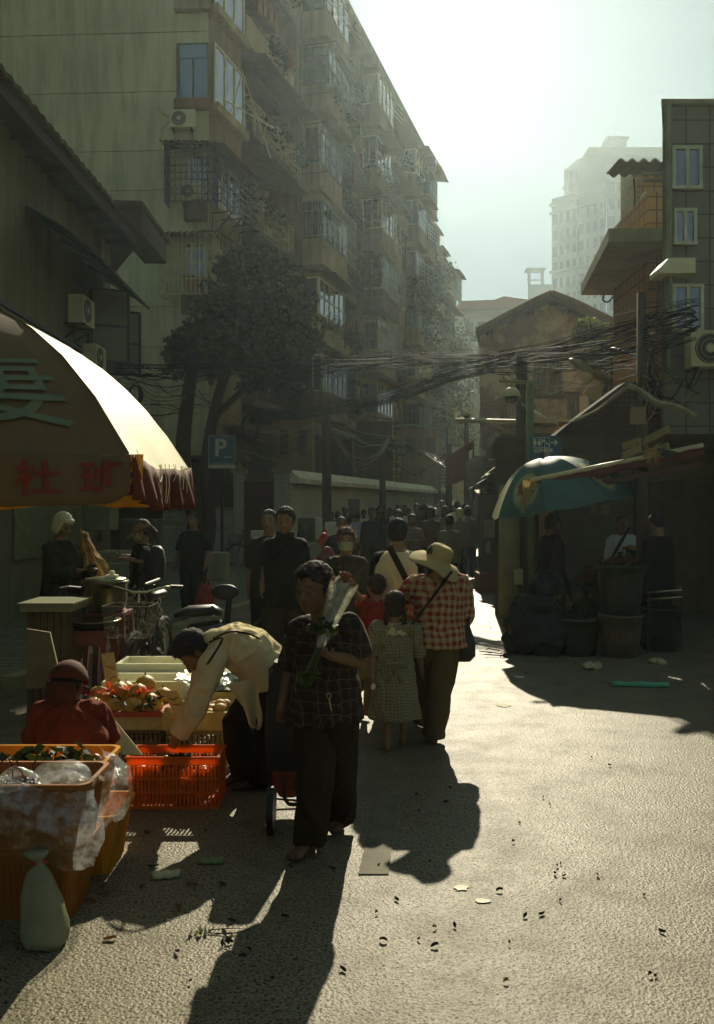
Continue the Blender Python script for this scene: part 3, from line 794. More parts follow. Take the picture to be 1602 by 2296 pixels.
# green glazed canopies
def wallp(Y, z, off=.0): 
    q = (Y-5)/13.5; x = h0.x+(h1.x-h0.x)*q; return V(x+off, Y, z)
for i, (y0, y1, z, dep) in enumerate(((13.4, 17.6, 6.15, .95),)):
    m = MB(); m.grid(lambda s, q: wallp(y0+(y1-y0)*s, z-.45*q-.15*q*q, .02+dep*q), 12, 5); m.build('canopy', green_f, t, solid=.01)
    m = MB()
    for k in range(6):
        y = y0+(y1-y0)*k/5; m.tube([wallp(y, z-.45*q-.15*q*q-.02, .02+dep*q) for q in (0, .25, .5, .75, 1)], .018, 5)
    m.tube([wallp(y0, z-.62, dep+.02), wallp(y1, z-.62, dep+.02)], .02, 5); m.build('canopy_frame', iron, t)
for i, (y, z, s) in enumerate(((15.3, 4.80, .85), (16.2, 4.15, .8), (12.6, 3.3, 1.0))):
    M = Matrix.Translation(wallp(y, z, .0)) @ Matrix.Rotation(-PI/2, 4, 'Z') @ Matrix.Scale(-1, 4, (1,0,0))
    ac_unit(t, M, s)
# open casement windows
for i, (y0, z0, z1) in enumerate(((16.9, 4.4, 5.75), (17.9, 4.3, 5.55))):
    f = MB()
    a = wallp(y0, 0, .05); out = V(.62, .25, 0)
    for zz in (z0, (z0+z1)/2, z1): f.beam(a+V(0,0,zz), a+out+V(0,0,zz), .045)
    for q in (0, 1): f.beam(a+out*q+V(0,0,z0), a+out*q+V(0,0,z1), .045)
    o_ = f.build('casement', iron, t, a+V(0,0,z0))
    gl = MB(); gl.slab([a+out*.04+V(0,0,z0+.03), a+out*.96+V(0,0,z0+.03), a+out*.96+V(0,0,z1-.03), a+out*.04+V(0,0,z1-.03)], (.004,-.008,0)); gl.build('window_pane', mat('dusty pane', (.16, .19, .14), .3), o_)
    d = MB(); d.slab([wallp(y0-1.0, z0, .004), wallp(y0, z0, .004), wallp(y0, z1, .004), wallp(y0-1.0, z1, .004)], (.012, 0, 0)); d.build('window', glass, t)
m = MB(); m.slab([wallp(12.9, .9, .01), wallp(14.3, .9, .01), wallp(14.3, 2.35, .01), wallp(12.9, 2.35, .01)], (.03, 0, 0)); m.build('shutter', mat('grey green board', (.19, .2, .14), .8), t)
m = MB(); m.tube([wallp(17.4, 1.0, .1), wallp(17.4, 6.8, .1)], .06, 8); m.build('drainpipe', mat('drainpipe2', (.2, .2, .16), .6), t)
m = MB()
for y in (8.6, 9.4): m.beam(wallp(y, 5.2, 0), wallp(y, 5.9, .9), .05); m.beam(wallp(y, 5.9, 0), wallp(y, 5.9, .95), .05)
m.beam(wallp(8.4, 3.9, .55), wallp(11.2, 3.9, .55), .05); m.beam(wallp(8.4, 3.95, .9), wallp(13.2, 3.95, .9), .05); m.build('bracket', iron, t)

# ------------------------------------------------------------ distance
Y = 170
def XZ(u, v, Y_=Y): p = P(u, v, Y_); return p.x, p.z
t = thing('office_tower', V(XZ(1360,0)[0], Y, 0), 'hazy grey high-rise with an arched roof and a lantern on top', 'tower')
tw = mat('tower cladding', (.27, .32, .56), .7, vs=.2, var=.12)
tg = glassy('tower glass', (.02, .035, .045), .35, .3)
x0, x1, x2 = XZ(1248, 0)[0], XZ(1345, 0)[0], XZ(1500, 0)[0]
zt = XZ(0, 430)[1]; zt2 = XZ(0, 395)[1]
m = MB()
m.slab([(x0, Y+4, 0), (x1, Y-4, 0), (x1+5, Y+20, 0), (x0*(Y+20)/(Y+4), Y+20, 0)], (0, 0, zt))
m.slab([(x1-.2, Y-5.5, 0), (x2, Y-5.5, 0), (x2+9, Y+20, 0), (x1+7, Y+20, 0)], (0, 0, zt2))
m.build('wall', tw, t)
m = MB(); fdir = (V(x1, Y-4, 0)-V(x0, Y+4, 0)); fl = fdir.length; fdn = fdir.normalized(); fnn = V(fdn.y, -fdn.x, 0)
TM = Matrix((fdn, fnn, V(0,0,1))).transposed().to_4x4(); TM.translation = V(x0, Y+4, 0)
TM2 = Matrix((V(1,0,0), V(0,-1,0), V(0,0,1))).transposed().to_4x4(); TM2.translation = V(x1, Y-5.5, 0)
wn, pil = MB(), MB()
WL = []
k = 0
for Mx, wid, top in ((TM, fl, zt), (TM2, x2-x1, zt2)):
    wn.M = Mx; pil.M = Mx
    nb = int(wid/1.35)
    for i in range(nb):
        x = wid*(i+.5)/nb
        z = 6
        while z < top-4:
            w_ = .32 if (i % 4) else .5
            WL.append((Mx, (x-w_, x+w_, .0, .06, z, z+1.9))); z += 3.1
        if i % 4 == 3: pil.box(x+.55, x+.8, 0, .5, 3, top-1)
    for z in (top-1.5, top-14.5, top-3.2, top-32): pil.box(-.2, wid, 0, .6, z, z+.5)
def win_parts(WL, m_, t, first=100):
    WL = sorted(WL, key=lambda a: -a[1][4])
    for Mx, b_ in WL[:first]:
        w1 = MB(Mx); w1.box(*b_); w1.build('window', m_, t)
    if WL[first:]:
        w1 = MB()
        for Mx, b_ in WL[first:]: w1.M = Mx; w1.box(*b_)
        w1.build('lower_windows', m_, t)['kind'] = 'stuff'
win_parts(WL, tg, t); pil.build('pilasters', tw, t)
m = MB()   # arched crown
ax0, ax1 = XZ(1262, 0)[0], XZ(1420, 0)[0]
prof = [(1262, 392), (1275, 378), (1290, 366), (1305, 361), (1325, 358), (1345, 361), (1383, 339), (1408, 339), (1486, 359), (1500, 363)]
base = [XZ(u_, 430) for u_, v_ in prof]
pts = [V(XZ(u_, v_)[0], Y-2, XZ(u_, v_)[1]) for u_, v_ in prof]
poly = pts+[V(pts[-1].x, Y-2, zt2-1), V(pts[0].x+2.2, Y-2, zt-1), V(pts[0].x+2.2, Y-2, pts[0].z)]
m.slab(poly, (4.6, 18, 2)); m.build('crown', tw, t)
m = MB(); m.slab([V(XZ(1256,0)[0], Y-3.2, XZ(0,398)[1]), V(XZ(1285,0)[0], Y-3.2, XZ(0,398)[1]), V(XZ(1285,0)[0]+3, Y+12, XZ(0,398)[1]), V(XZ(1256,0)[0]+3.6, Y+12, XZ(0,398)[1])], (0,0,.5))
for u_ in (1266, 1272): m.box(XZ(u_,0)[0], XZ(u_+1.5,0)[0], Y-3, Y-2.6, zt-1, XZ(0,397)[1])
m.build('cornice', tw, t)
m = MB()
cx = XZ(1396, 0)[0]
hw = XZ(1500,0)[0]-cx
m._a([(cx-hw*.9, Y-6, XZ(0,358)[1]), (cx+hw*.9, Y-6, XZ(0,358)[1]), (cx+hw*.9, Y+16, XZ(0,358)[1]), (cx-hw*.9, Y+16, XZ(0,358)[1]),
      (cx-1.6, Y+4, XZ(0,332)[1]+1.6), (cx+1.6, Y+4, XZ(0,332)[1]+1.6), (cx+1.6, Y+6, XZ(0,332)[1]+1.6), (cx-1.6, Y+6, XZ(0,332)[1]+1.6)],
     [(0,3,2,1),(4,5,6,7),(0,1,5,4),(1,2,6,5),(2,3,7,6),(3,0,4,7)])
m.build('roof', mat('tower roof', (.27, .30, .44), .7), t)
m = MB(); zl = XZ(0,332)[1]+1.5
m.box(cx-1.7, cx+1.7, Y+3, Y+7, zl, zl+1.5); m.box(cx-2.1, cx+2.1, Y+2.6, Y+7.4, zl+1.5, zl+1.8); m.lathe((cx, Y+5, zl+1.8), [(1.9,0),(.3,.9),(.08,1.2),(.03,3.6)], 8)
m.build('lantern', tw, t)
m = MB(); xa, xb = XZ(1198, 0)[0], XZ(1250, 0)[0]
t = thing('office_block', V(xa, Y+6, 0), 'hazy lower wing with a small corner turret beside the high-rise', 'building')
m.slab([(xa, Y+6, 0), (xb+2, Y+6, 0), (xb+6, Y+20, 0), (xa*1.1, Y+20, 0)], (0, 0, XZ(0, 620)[1])); m.build('wall', tw, t)
m = MB(); zz = XZ(0,620)[1]
for dx in (0, 2.6):
    m.box(xa+dx, xa+dx+.5, Y+6, Y+6.6, zz, zz+2.8); 
m.box(xa-.2, xa+3.4, Y+5.8, Y+8.5, zz+2.8, zz+3.2); m.box(xa, xa+3.1, Y+7, Y+7.4, zz+1, zz+1.2); m.build('turret', tw, t)
win_parts([(None, (xa+.6+i*.9, xa+1.1+i*.9, Y+5.93, Y+5.995, 6+j*3, 7.8+j*3)) for i in range(5) for j in range(12)], tg, t)
# pale building with the red roof
Y2 = 95
t = thing('office_building', V(P(1110,0,Y2).x, Y2, 0), 'pale blue-grey office building under a low red roof at the end of the street', 'building')
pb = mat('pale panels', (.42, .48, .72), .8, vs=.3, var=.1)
m = MB(); a, b_ = P(1030, 0, Y2), P(1260, 0, Y2)
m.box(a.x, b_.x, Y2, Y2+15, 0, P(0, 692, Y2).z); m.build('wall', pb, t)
m = MB(); m.slab([P(1030, 675, Y2-1), P(1110, 672, Y2-1), P(1130, 664, Y2-1), P(1200, 674, Y2-1), P(1260, 676, Y2-1), P(1260, 690, Y2-1), P(1030, 690, Y2-1)], (0, 16, 0)); m.build('roof', mat('red roof', (.30, .11, .06), .8), t)
m = MB()
for r_ in range(7):
    z = P(0, 705, Y2).z-r_*3.1
    m.box(a.x+.2, b_.x, Y2-.3, Y2-.01, z-.25, z)
m.build('ledge', pb, t)
win_parts([(None, (a.x+.7+i*1.25, a.x+1.5+i*1.25, Y2-.06, Y2-.004, P(0, 705, Y2).z-r_*3.1-2.2, P(0, 705, Y2).z-r_*3.1-.8)) for i in range(9) for r_ in range(7)], tg, t)
m = MB(); c_ = P(1063, 0, 70); m.box(c_.x-1.2, c_.x+.4, 70, 76, 0, P(0, 700, 70).z*.62); t2 = m.build('tower_block', mat('grey panels', (.3,.32,.29), .8, vs=.5), None, (c_.x, 70, 0)); tag(t2, 'narrow grey block showing between the far apartments and the brick gable house', 'building')
# ------------------------------------------------------------ brick gable house
Y = 30.0
t = thing('gable_house', V(P(1230,0,Y).x, Y, 0), 'old brick house with a tiled gable roof facing down the street', 'house')
ob_ = brick('old brick', (.20, .135, .085), (.25, .20, .14), (.30, .27, .2), .24, .075, .014, dx=1, dy=0, stain=.5, patch=(.44, .42, .25), bump=.8)
m = MB(); pts = [P(1076, 0, Y), P(1376, 0, Y)]
ax, bx = pts[0].x, pts[1].x
m.slab([(ax, Y, 0), (bx, Y, 0), (bx, Y, P(0, 745, Y).z), (P(1230,0,Y).x, Y, P(0, 680, Y).z), (ax, Y, P(0, 752, Y).z)], (1.6, 9, 0)); m.build('wall', ob_, t)
m = MB()
apx = P(1230, 664, Y); le = P(1063, 745, Y); re = P(1392, 735, Y)
for a, b_ in ((apx, le), (apx, re)):
    n = 10
    def f(s, q, a=a, b_=b_):
        p = a*(1-q)+b_*q; return V(p.x+1.7*s, Y-.55+10*s, p.z+.05*abs(math.sin(s*40*PI))+.03*math.sin(q*5))
    m.grid(f, 120, 6)
m.build('roof', roof_tile_m, t, solid=.14)
m = MB()
for a, b_ in ((apx, le), (apx, re)):
    m.beam(a+V(0,-.5,-.16), b_+V(0,-.5,-.16), .06, .2)
for q in (.25, .5, .8): 
    for b_ in (le, re):
        p = apx*(1-q)+b_*q; m.beam(p+V(0,-.5,-.3), p+V(0,.0,-.3), .14, .16)
m.build('eave_boards', dark_wood, t)
def sh_window(u0, v0, u1, v1, Yw, parent, m_f=dark_wood):
    a, b_ = P(u0, v1, Yw), P(u1, v0, Yw); f = MB()
    n = 4
    for i in range(n): f.box(a.x+(b_.x-a.x)*i/n+.015, a.x+(b_.x-a.x)*(i+1)/n-.015, Yw-.06, Yw-.02, a.z, b_.z)
    o = f.build('window_shutter', mat('grey shutter', (.12, .12, .085), .8, stain=.5), parent)
    g_ = MB(); g_.box(a.x-.08, b_.x+.08, Yw-.09, Yw-.003, a.z-.12, a.z-.02); g_.box(a.x-.08, b_.x+.08, Yw-.08, Yw-.003, b_.z+.02, b_.z+.14); g_.build('sill', m_f, o)
sh_window(1196, 790, 1226, 885, Y, t); sh_window(1230, 790, 1262, 885, Y, t); sh_window(1272, 888, 1300, 950, Y, t); 
m = MB()
a, b_ = P(1140, 938, 28.6), P(1262, 938, 28.6)
m.box(a.x, b_.x, 28.6, 28.64, a.z, a.z+.04); m.box(a.x, b_.x, 28.6, 28.64, P(0,905,28.6).z, P(0,905,28.6).z+.04)
for i in range(20):
    x = a.x+(b_.x-a.x)*i/19; m.box(x-.012, x+.012, 28.605, 28.635, a.z, P(0, 905, 28.6).z)
m.box(a.x-.1, b_.x+.1, 28.5, 30, a.z-.15, a.z-.02); m.build('balcony', cage_g, t)
# hanging plant on the roof's right side
pt = thing('rooftop_plant', P(1330, 760, 27.5), 'sunlit bushy plant trailing down beside the brick gable', 'plant')
m = MB()
for (u_, v_, r_, n_) in ((1320, 735, .42, 700), (1345, 745, .4, 500), (1300, 750, .25, 250), (1335, 790, .3, 350), (1345, 830, .3, 350), (1350, 870, .25, 300)):
    leaves(m, P(u_, v_, 27.5), r_, n_, .13, squash=.8)
m.build('foliage', leaf_y, pt)
m = MB(); m.tube([P(1335, 960, 27.5), P(1345, 860, 27.5), P(1335, 740, 27.5)], .05, 6); m.build('stem', bark, pt)
# spindly shrubs on the old roof
# ------------------------------------------------------------ orange tiled building at the right edge
t = thing('orange_building', V(5.2, 15, 0), 'orange tiled building with a wide concrete canopy at the right edge', 'building')
ot = brick('orange tile', (.62, .32, .08), (.70, .37, .10), (.22, .14, .05), .22, .22, .012, dx=1, dy=.9, stain=.35, off=0)
peel = mat('peeling white plaster', (.85, .80, .9), .9, vs=7, var=.3, stain=.35)
m = MB()
xw = P(1428,0,17).x
m.slab([(xw, 17, 0), (13, 17, 0), (15, 24, 0), (xw+7*.34, 24, 0)], (0, 0, P(0, 385, 17).z)); m.build('wall', ot, t)
m = MB(); m.box(P(1452,0,15).x, P(1485,0,15).x, 15.0, 17.0, 0, P(0, 430, 15).z); m.build('column', ot, t)
m = MB(); m.slab([P(1392, 655, 17.5), P(1428, 655, 17.5), P(1428, 392, 17.5), P(1392, 392, 17.5)], (.85, 2.5, 0)); m.build('side_wall', peel, t)
m = MB(); m.slab([P(1388, 800, 18), P(1428, 800, 18), P(1428, 640, 18), P(1388, 640, 18)], (.85, 2.5, 0)); m.build('lower_wall', peel, t)
m = MB(); m.slab([P(1400, 505, 16.6), P(1452, 505, 16.6), P(1452, 432, 16.6), P(1446, 428, 16.6), P(1425, 470, 16.6)], (0, .12, 0)); m.build('plaster_remnant', peel, t)
# canopy: near edge y 14, far edge 18.3
zc = P(0, 512, 14).z
m = MB()
A, B_ = V(P(1365,0,14).x, 14, zc), V(P(1303,0,17.6).x, 17.6, zc)
m.slab([A, (12, 14, zc), (12, 17.6, zc), B_], (0, 0, -.20)); m.build('canopy', mat('sooty canopy', (.34, .32, .22), .95, stain=.5, vs=1.2), t)
m = MB(); n = 44
x0, x1 = 4.62, 12
zr = P(0, 385, 16).z
def f(s, q):
    x = x0+(x1-x0)*s; y = 15.9+.8*q
    return V(x, y, 7.76+.04*q+.035*math.sin((x)/.2*2*PI))
m.grid(f, 260, 3); m.build('roof', mat('green grey roofing', (.12, .13, .08), .8, stain=.4), t, solid=.03)
m = MB(); m.beam(P(1445, 405, 16.7), P(1500, 405, 16.7), .05); m.beam(P(1440, 388, 16), P(1500, 388, 16), .03); m.build('pipe', tin_g, t)
m = MB(); m.tube(hose([P(1422, 400, 17.3), P(1424, 440, 17.3), P(1421, 470, 17.3), P(1412, 500, 17.3)]), .02, 5); m.build('dead_vine', bark, t)
m = MB(); m.tube(hose([P(1360, 650, 18), P(1352, 672, 18), P(1366, 676, 18), P(1384, 652, 18)]), .02, 5); m.build('loose_cable', wire_m, t)
t = thing('grey_building', V(P(1486,0,11.5).x, 11.5, 0), 'plain grey building side cut by the right edge of the view', 'building')
m = MB(); xg = P(1486,0,11.5).x; m.slab([(xg, 11.5, 2.6), (14, 11.5, 2.6), (15, 13.9, 2.6), (xg+2.4*.36, 13.9, 2.6)], (0, 0, P(0, 240, 11.5).z-2.6)); m.build('wall', brick('grey tile', (.20,.21,.14), (.24,.25,.17), (.10,.10,.07), .30, .30, .010, dx=1, dy=.9, stain=.5, off=0), t)
for (u0, v0, u1, v1) in ((1512, 330, 1572, 420), (1512, 640, 1575, 740), (1515, 470, 1560, 545)):
    f, gl = MB(), MB(); a, b_ = P(u0, v1, 11.44), P(u1, v0, 11.44); gl.box(a.x+.01, b_.x-.01, 11.46, 11.495, a.z+.01, b_.z-.01)
    for x in (a.x, (a.x+b_.x)/2, b_.x): f.box(x-.02, x+.02, 11.43, 11.497, a.z, b_.z)
    for z in (a.z, b_.z): f.box(a.x-.023, b_.x+.023, 11.427, 11.494, z-.02, z+.02)
    f.build('window_frame', frame_mats[1], t); gl.build('window_pane', glass, t)
m = MB(); m.tube([P(1500, 236, 11.4), P(1500, 860, 11.4)], .045, 8); m.build('drainpipe', tin_g, t)
ac_unit(t, Matrix.Translation(P(1530, 830, 11.48)) @ Matrix.Scale(-1, 4, (0,1,0)), .8)
m = MB(); m.slab([P(1480, 600, 11.2), P(1500, 578, 11.2), P(1560, 578, 11.2), P(1560, 612, 11.2), P(1480, 612, 11.2)], (0,.4,0)); m.build('ledge', white_p, t)
m = MB(); m.slab([(xg-.05, 11.4, P(0,240,11.5).z), (14, 11.4, P(0,240,11.5).z), (15, 13.95, P(0,240,11.5).z), (xg+2.4*.36, 13.95, P(0,240,11.5).z)], (0, 0, .06)); m.build('roof', concrete, t)
# green mesh screened terrace
t = thing('netted_terrace', P(1325, 880, 20), 'terrace screened with green mesh and bamboo beside the orange building', 'terrace')
m = MB(); a, b_ = P(1322, 880, 20), P(1495, 765, 20); m.slab([(a.x, 20.1, 0), (b_.x, 20.1, 0), (b_.x+1, 22, 0), (a.x+.6, 22, 0)], (0, 0, b_.z)); m.build('wall', brick('mesh wall', (.13,.16,.09), (.15,.18,.10), (.04,.05,.03), .28, .22, .03, off=0, stain=.4), t)
m = MB()
for i in range(9): 
    x = a.x+(b_.x-a.x)*i/8; m.tube([(x, 20, a.z-.3), (x+rnd(-.05,.05), 20, b_.z+rnd(0,.5))], .025, 5)
for i in range(7):
    z = a.z+(b_.z-a.z)*i/6; m.tube([(a.x-.2, 19.95, z+rnd(-.05,.05)), (b_.x, 19.95, z)], .018, 5)
m.build('bamboo_grid', mat('bamboo', (.24,.2,.1), .6), t)
m = MB(); m.slab([P(1310, 880, 19.8), P(1352, 820, 19.8), P(1358, 850, 19.8), P(1345, 905, 19.8)], (0,.04,0)); m.build('wicker_screen', mat('wicker', (.34,.27,.13), .8, vs=20), t)

# ------------------------------------------------------------ red tiled shop and its row
SY = 14.0
t = thing('corner_shop', V(2.1, SY, 0), 'dark shuttered corner shop under a red tiled upper storey behind the drink umbrella', 'shop')
m = MB(); x0 = P(1110, 0, SY).x
m.slab([(x0, SY, 0), (12, SY, 0), (13, 19, 0), (x0+5*.16, 19, 0)], (0, 0, 2.75)); m.build('wall', mat('sooty wall', (.10, .085, .06), .9, stain=.6), t)
m = MB()
m.slab([P(1215, 1015, 14.6), P(1262, 965, 14.6), P(1330, 915, 14.6), P(1395, 868, 14.6), P(1560, 868, 14.6), P(1560, 1015, 14.6)], (.7, 3, 0))
m.build('upper_wall', brick('red tile', (.20, .05, .025), (.24, .065, .035), (.07, .03, .02), .16, .08, .008, dx=1, stain=.45), t)
m = MB()
pp = [P(1205, 1012, 14.5), P(1262, 962, 14.5), P(1330, 912, 14.5), P(1395, 864, 14.5), P(1560, 864, 14.5)]
for a, b_ in zip(pp, pp[1:]): m.beam(a, b_, .5, .05)
m.build('roof_edge', bark, t)
m = MB()
for i in range(26):
    x = P(1225+i*13, 0, 14.45).x; m.tube([(x, 14.5, P(0,1014,14.45).z), (x, 14.5, P(0, max(866, 1000-(i*13)*.72), 14.45).z)], .006, 4)
for v_ in range(885, 1014, 13):
    u_ = 1225+max(0, (1000-v_)/.72); m.tube([P(u_, v_, 14.45), P(1560, v_, 14.45)], .006, 4)
m.build('bird_net', mat('net', (.15,.12,.06), .8), t)
m = MB(); m.box(P(1268,0,13.9).x, 12, 13.86, 13.99, P(0,1078,13.9).z, P(0,1018,13.9).z); m.build('fascia', mat('brown fascia', (.13,.105,.07), .8, stain=.4), t)
m = MB()
for i in range(26): m.box(P(1262,0,13.9).x, P(1480,0,13.9).x, 13.92, 13.97, .1+i*.085, .17+i*.085)
m.build('roller_shutter', mat('shutter brown', (.085,.07,.05), .5), t)
m = MB(); m.box(P(1208,0,13.9).x, P(1245,0,13.9).x, 13.9, 13.95, .1, 1.75); m.build('posters', mat('faded posters', (.26,.17,.1), .85, vs=12, var=.5), t)
m = MB(); m.box(P(1165,0,13.9).x, P(1205,0,13.9).x, 13.9, 13.95, .2, 1.7); m.build('door', mat('brown door', (.14,.1,.06), .8), t)
m = MB(); m.lathe(V(P(1142,0,13.7).x, 13.7, 0), [(.16,0),(.16,2.0)], 14); m.build('column', mat('column paint', (.24,.24,.18), .8), t, smooth=True)
glowm = mat('dim sign', (.30,.24,.13), .6)
text('主菜', .17, glowm, t, tframe(P(1345, 1145, 13.85), (1,0,0)), 'shop_lettering')
# row of shops running up the right side of the street
dirR = V(.1, 1, 0)
def srow(y0, y1, z1, label, m_w, aw_m, zaw, dep=.5, poster=True):
    xa = 3.3+.1*(y0-19); xb = 3.3+.1*(y1-19)
    t = thing('street_shop', V(xa, y0, 0), label, 'shop', 'shops along the right of the street')
    m = MB(); m.slab([(xa, y0, 0), (xa+5, y0, 0), (xb+5, y1, 0), (xb, y1, 0)], (0,0,z1)); m.build('wall', m_w, t)
    m = MB(); m.grid(lambda s, q: V(xa+(xb-xa)*s-dep*q, y0+.02+(y1-y0-.04)*s, zaw-.35*q+.02*math.sin(s*60)), 30, 3); m.build('awning', aw_m, t, solid=.02)
    m = MB(); m.slab([(xa-.03, y0+.4, .0), (xa-.02, y1-.5, 0), (xa+.1*(y1-y0)-.03, y1-.5, zaw-.4), (xa, y0+.4, zaw-.4)], (.02,0,0)) if False else None
    f = MB()
    for i in range(3):
        y = y0+.4+(y1-y0-.8)*i/3; f.box(xa+.1*(y-y0)-.06, xa+.1*(y-y0)+.02, y, y+.7, .05, 2.0)
    f.build('shop_panel', mat('shop panel %d' % (int(y0) % 3), ((.22,.2,.14),(.2,.09,.05),(.12,.14,.12))[int(y0) % 3], .7, vs=3, var=.5), t)
    return t
srow(19.05, 24, 3.0, 'low shop with grey sheet awning just beyond the toilet sign', hm, tin_g, 2.75)
srow(24.05, 30, 3.6, 'shop with a rusty tin awning before the brick gable house', facade_d, tin, 2.6, .6)
srow(39, 46, 3.8, 'far shop with a dull metal awning past the gable house', facade_m, tin_g, 2.7)
srow(46.05, 60, 4.2, 'farthest shop on the right of the street', facade_d, tin, 2.9)
# red canopy things hanging out over the street
def canopy(pts, th, label, m_, group=None, post=None):
    o_ = sum((Vector(p) for p in pts), Vector())/len(pts)
    t = thing('awning', o_, label, 'awning', group)
    m = MB(); m.slab(pts, th); m.build('canopy_sheet', m_, t)
    if post:
        q = MB()
        for a, b_ in post: q.tube([a, b_], .03, 6)
        q.build('support', iron, t)
    return t
canopy([P(998, 1028, 28), P(1062, 985, 28), P(1062, 1000, 31), P(998, 1040, 31)], (0,0,-.08), 'dark red sloping awning high over the far street', red_f, None, [(P(1062,990,28), P(1062,1130,28)), (P(1005, 1030, 28), P(1005, 1160, 28))])
canopy([P(1000, 1030, 27.9), P(1045, 1005, 27.9), P(1045, 1075, 27.9), P(1002, 1090, 27.9)], (0,.05,0), 'dark red cloth hanging under the far red awning', red_f)
canopy([P(1045, 1032, 26), P(1098, 1020, 26), P(1098, 1085, 26), P(1045, 1092, 26)], (0,.05,0), 'grey ribbed sheet hanging over the far shopfronts', tin_g)
canopy([P(1092, 1005, 24.5), P(1104, 1002, 24.5), P(1104, 1132, 24.5), P(1094, 1138, 24.5)], (0,.06,0), 'narrow dark red folded banner beside the grey sheet', red_f)
canopy([P(1075, 1098, 19), P(1190, 1052, 17), P(1230, 1052, 18), P(1100, 1092, 20.2)], (0,0,-.04), 'shiny metal sheet canopy left of the drink umbrella', tin_g, None, [(P(1080,1100,19), V(P(1080,0,19).x, 19, 0))])
canopy([P(1062, 1120, 21), P(1130, 1085, 19.5), P(1160, 1085, 21), P(1080, 1112, 22.4)], (0,0,-.04), 'lower metal sheet canopy over the posters', tin_g)
canopy([P(1085, 1070, 18.8), P(1200, 1005, 16.2), P(1215, 1012, 18), P(1110, 1060, 19.6)], (0,0,-.05), 'dark tin roof sloping down from the security camera pole', tin, None, [(P(1200,1010,16.4), V(P(1200,0,16.4).x,16.4,0))])
for i,(u0,v0,u1,v1,Y_) in enumerate(((1095,1060,1118,1078,18.6),(1071,1098,1087,1106,18.9),(1103,1028,1130,1030,18))):
    a, b_ = P(u0, v1, Y_), P(u1, v0, Y_); m = MB(); m.slab([a, V(b_.x, Y_, a.z+.03), V(b_.x, Y_+.5, b_.z+.02), V(a.x, Y_+.5, b_.z)], (0,0,-.01))
    tag(m.build('foam_sheet', foam, None, a), ('bright white sheet lying on the metal canopy edge', 'small bright white sheet below the metal canopy', 'thin white strip along the dark tin roof')[i], 'sheet')
a = P(1082, 1190, 18.5)
for i,(u0,v0,u1,v1) in enumerate(((1086,1165,1112,1205),(1090,1215,1100,1240),(1115,1160,1130,1200))):
    m = MB(); a, b_ = P(u0, v1, 18.6), P(u1, v0, 18.6); m.box(a.x, b_.x, 18.6, 18.64, a.z, b_.z)
    tag(m.build('poster', mat('small poster %d' % i, ((.30,.28,.2),(.34,.36,.28),(.2,.2,.16))[i], .8, vs=30, var=.6), None, (a.x, 18.6, a.z)), ('large framed notice on the stall wall beyond the umbrella', 'pale small notice low on the stall wall', 'grey notice nearest the drink umbrella')[i], 'notice')
# lower walls of stalls here
t = thing('market_stall', V(P(1072,0,19).x, 19, 0), 'narrow wooden stall plastered with notices left of the drink umbrella', 'stall')
m = MB(); m.box(P(1076,0,18.7).x, P(1175,0,18.7).x, 18.7, 18.95, 0, 1.9); m.build('wall', mat('stall boards', (.12,.1,.065), .9, stain=.5), t)
m = MB(); m.box(P(1070,0,18).x, P(1112,0,18).x, 17.6, 18.4, 0, .35); m.build('counter_box', mat('red brown box', (.2,.06,.04), .8), t)

# ------------------------------------------------------------ poles, signs, cameras, lamps
def pole(u, v_top, Y_, r, label, m_, taper=.8, zbase=0, name='utility_pole'):
    p = P(u, v_top, Y_); o_ = V(p.x, Y_, 0); t = thing(name, o_, label, 'pole')
    m = MB(); m.tube([(p.x, Y_, zbase), (p.x, Y_, (p.z)*.5), (p.x, Y_, p.z)], [r, r*(1+taper)/2, r*taper], 14); m.build('shaft', m_, t, smooth=True); return t
dpole = mat('tarred pole', (.075, .06, .042), .85, vs=4, stain=.5)
pole(1440, 656, 11, .075, 'thick dark utility pole at the right carrying the cable bundle', dpole)
tp_ = pole(1170, 790, 16.6, .13, 'dark round pole bearing the lateral camera arm', dpole)
sp = pole(1189, 855, 13.7, .072, 'grey green steel pole holding the toilet sign and dome camera', mat('grey green steel', (.17, .22, .17), .5, stain=.4))
wp = pole(733, 930, 26.8, .15, 'old wooden cable pole rising behind the boundary wall', dpole, .9)
pole(858, 985, 33, .12, 'second wooden cable pole behind the boundary wall', dpole, .9)
p5 = pole(1007, 995, 29, .11, 'dark thin pole in front of the far end of the boundary wall', dpole, .9)
pole(1046, 925, 34, .10, 'slim post carrying the two little cameras over the far street', dpole, .9)
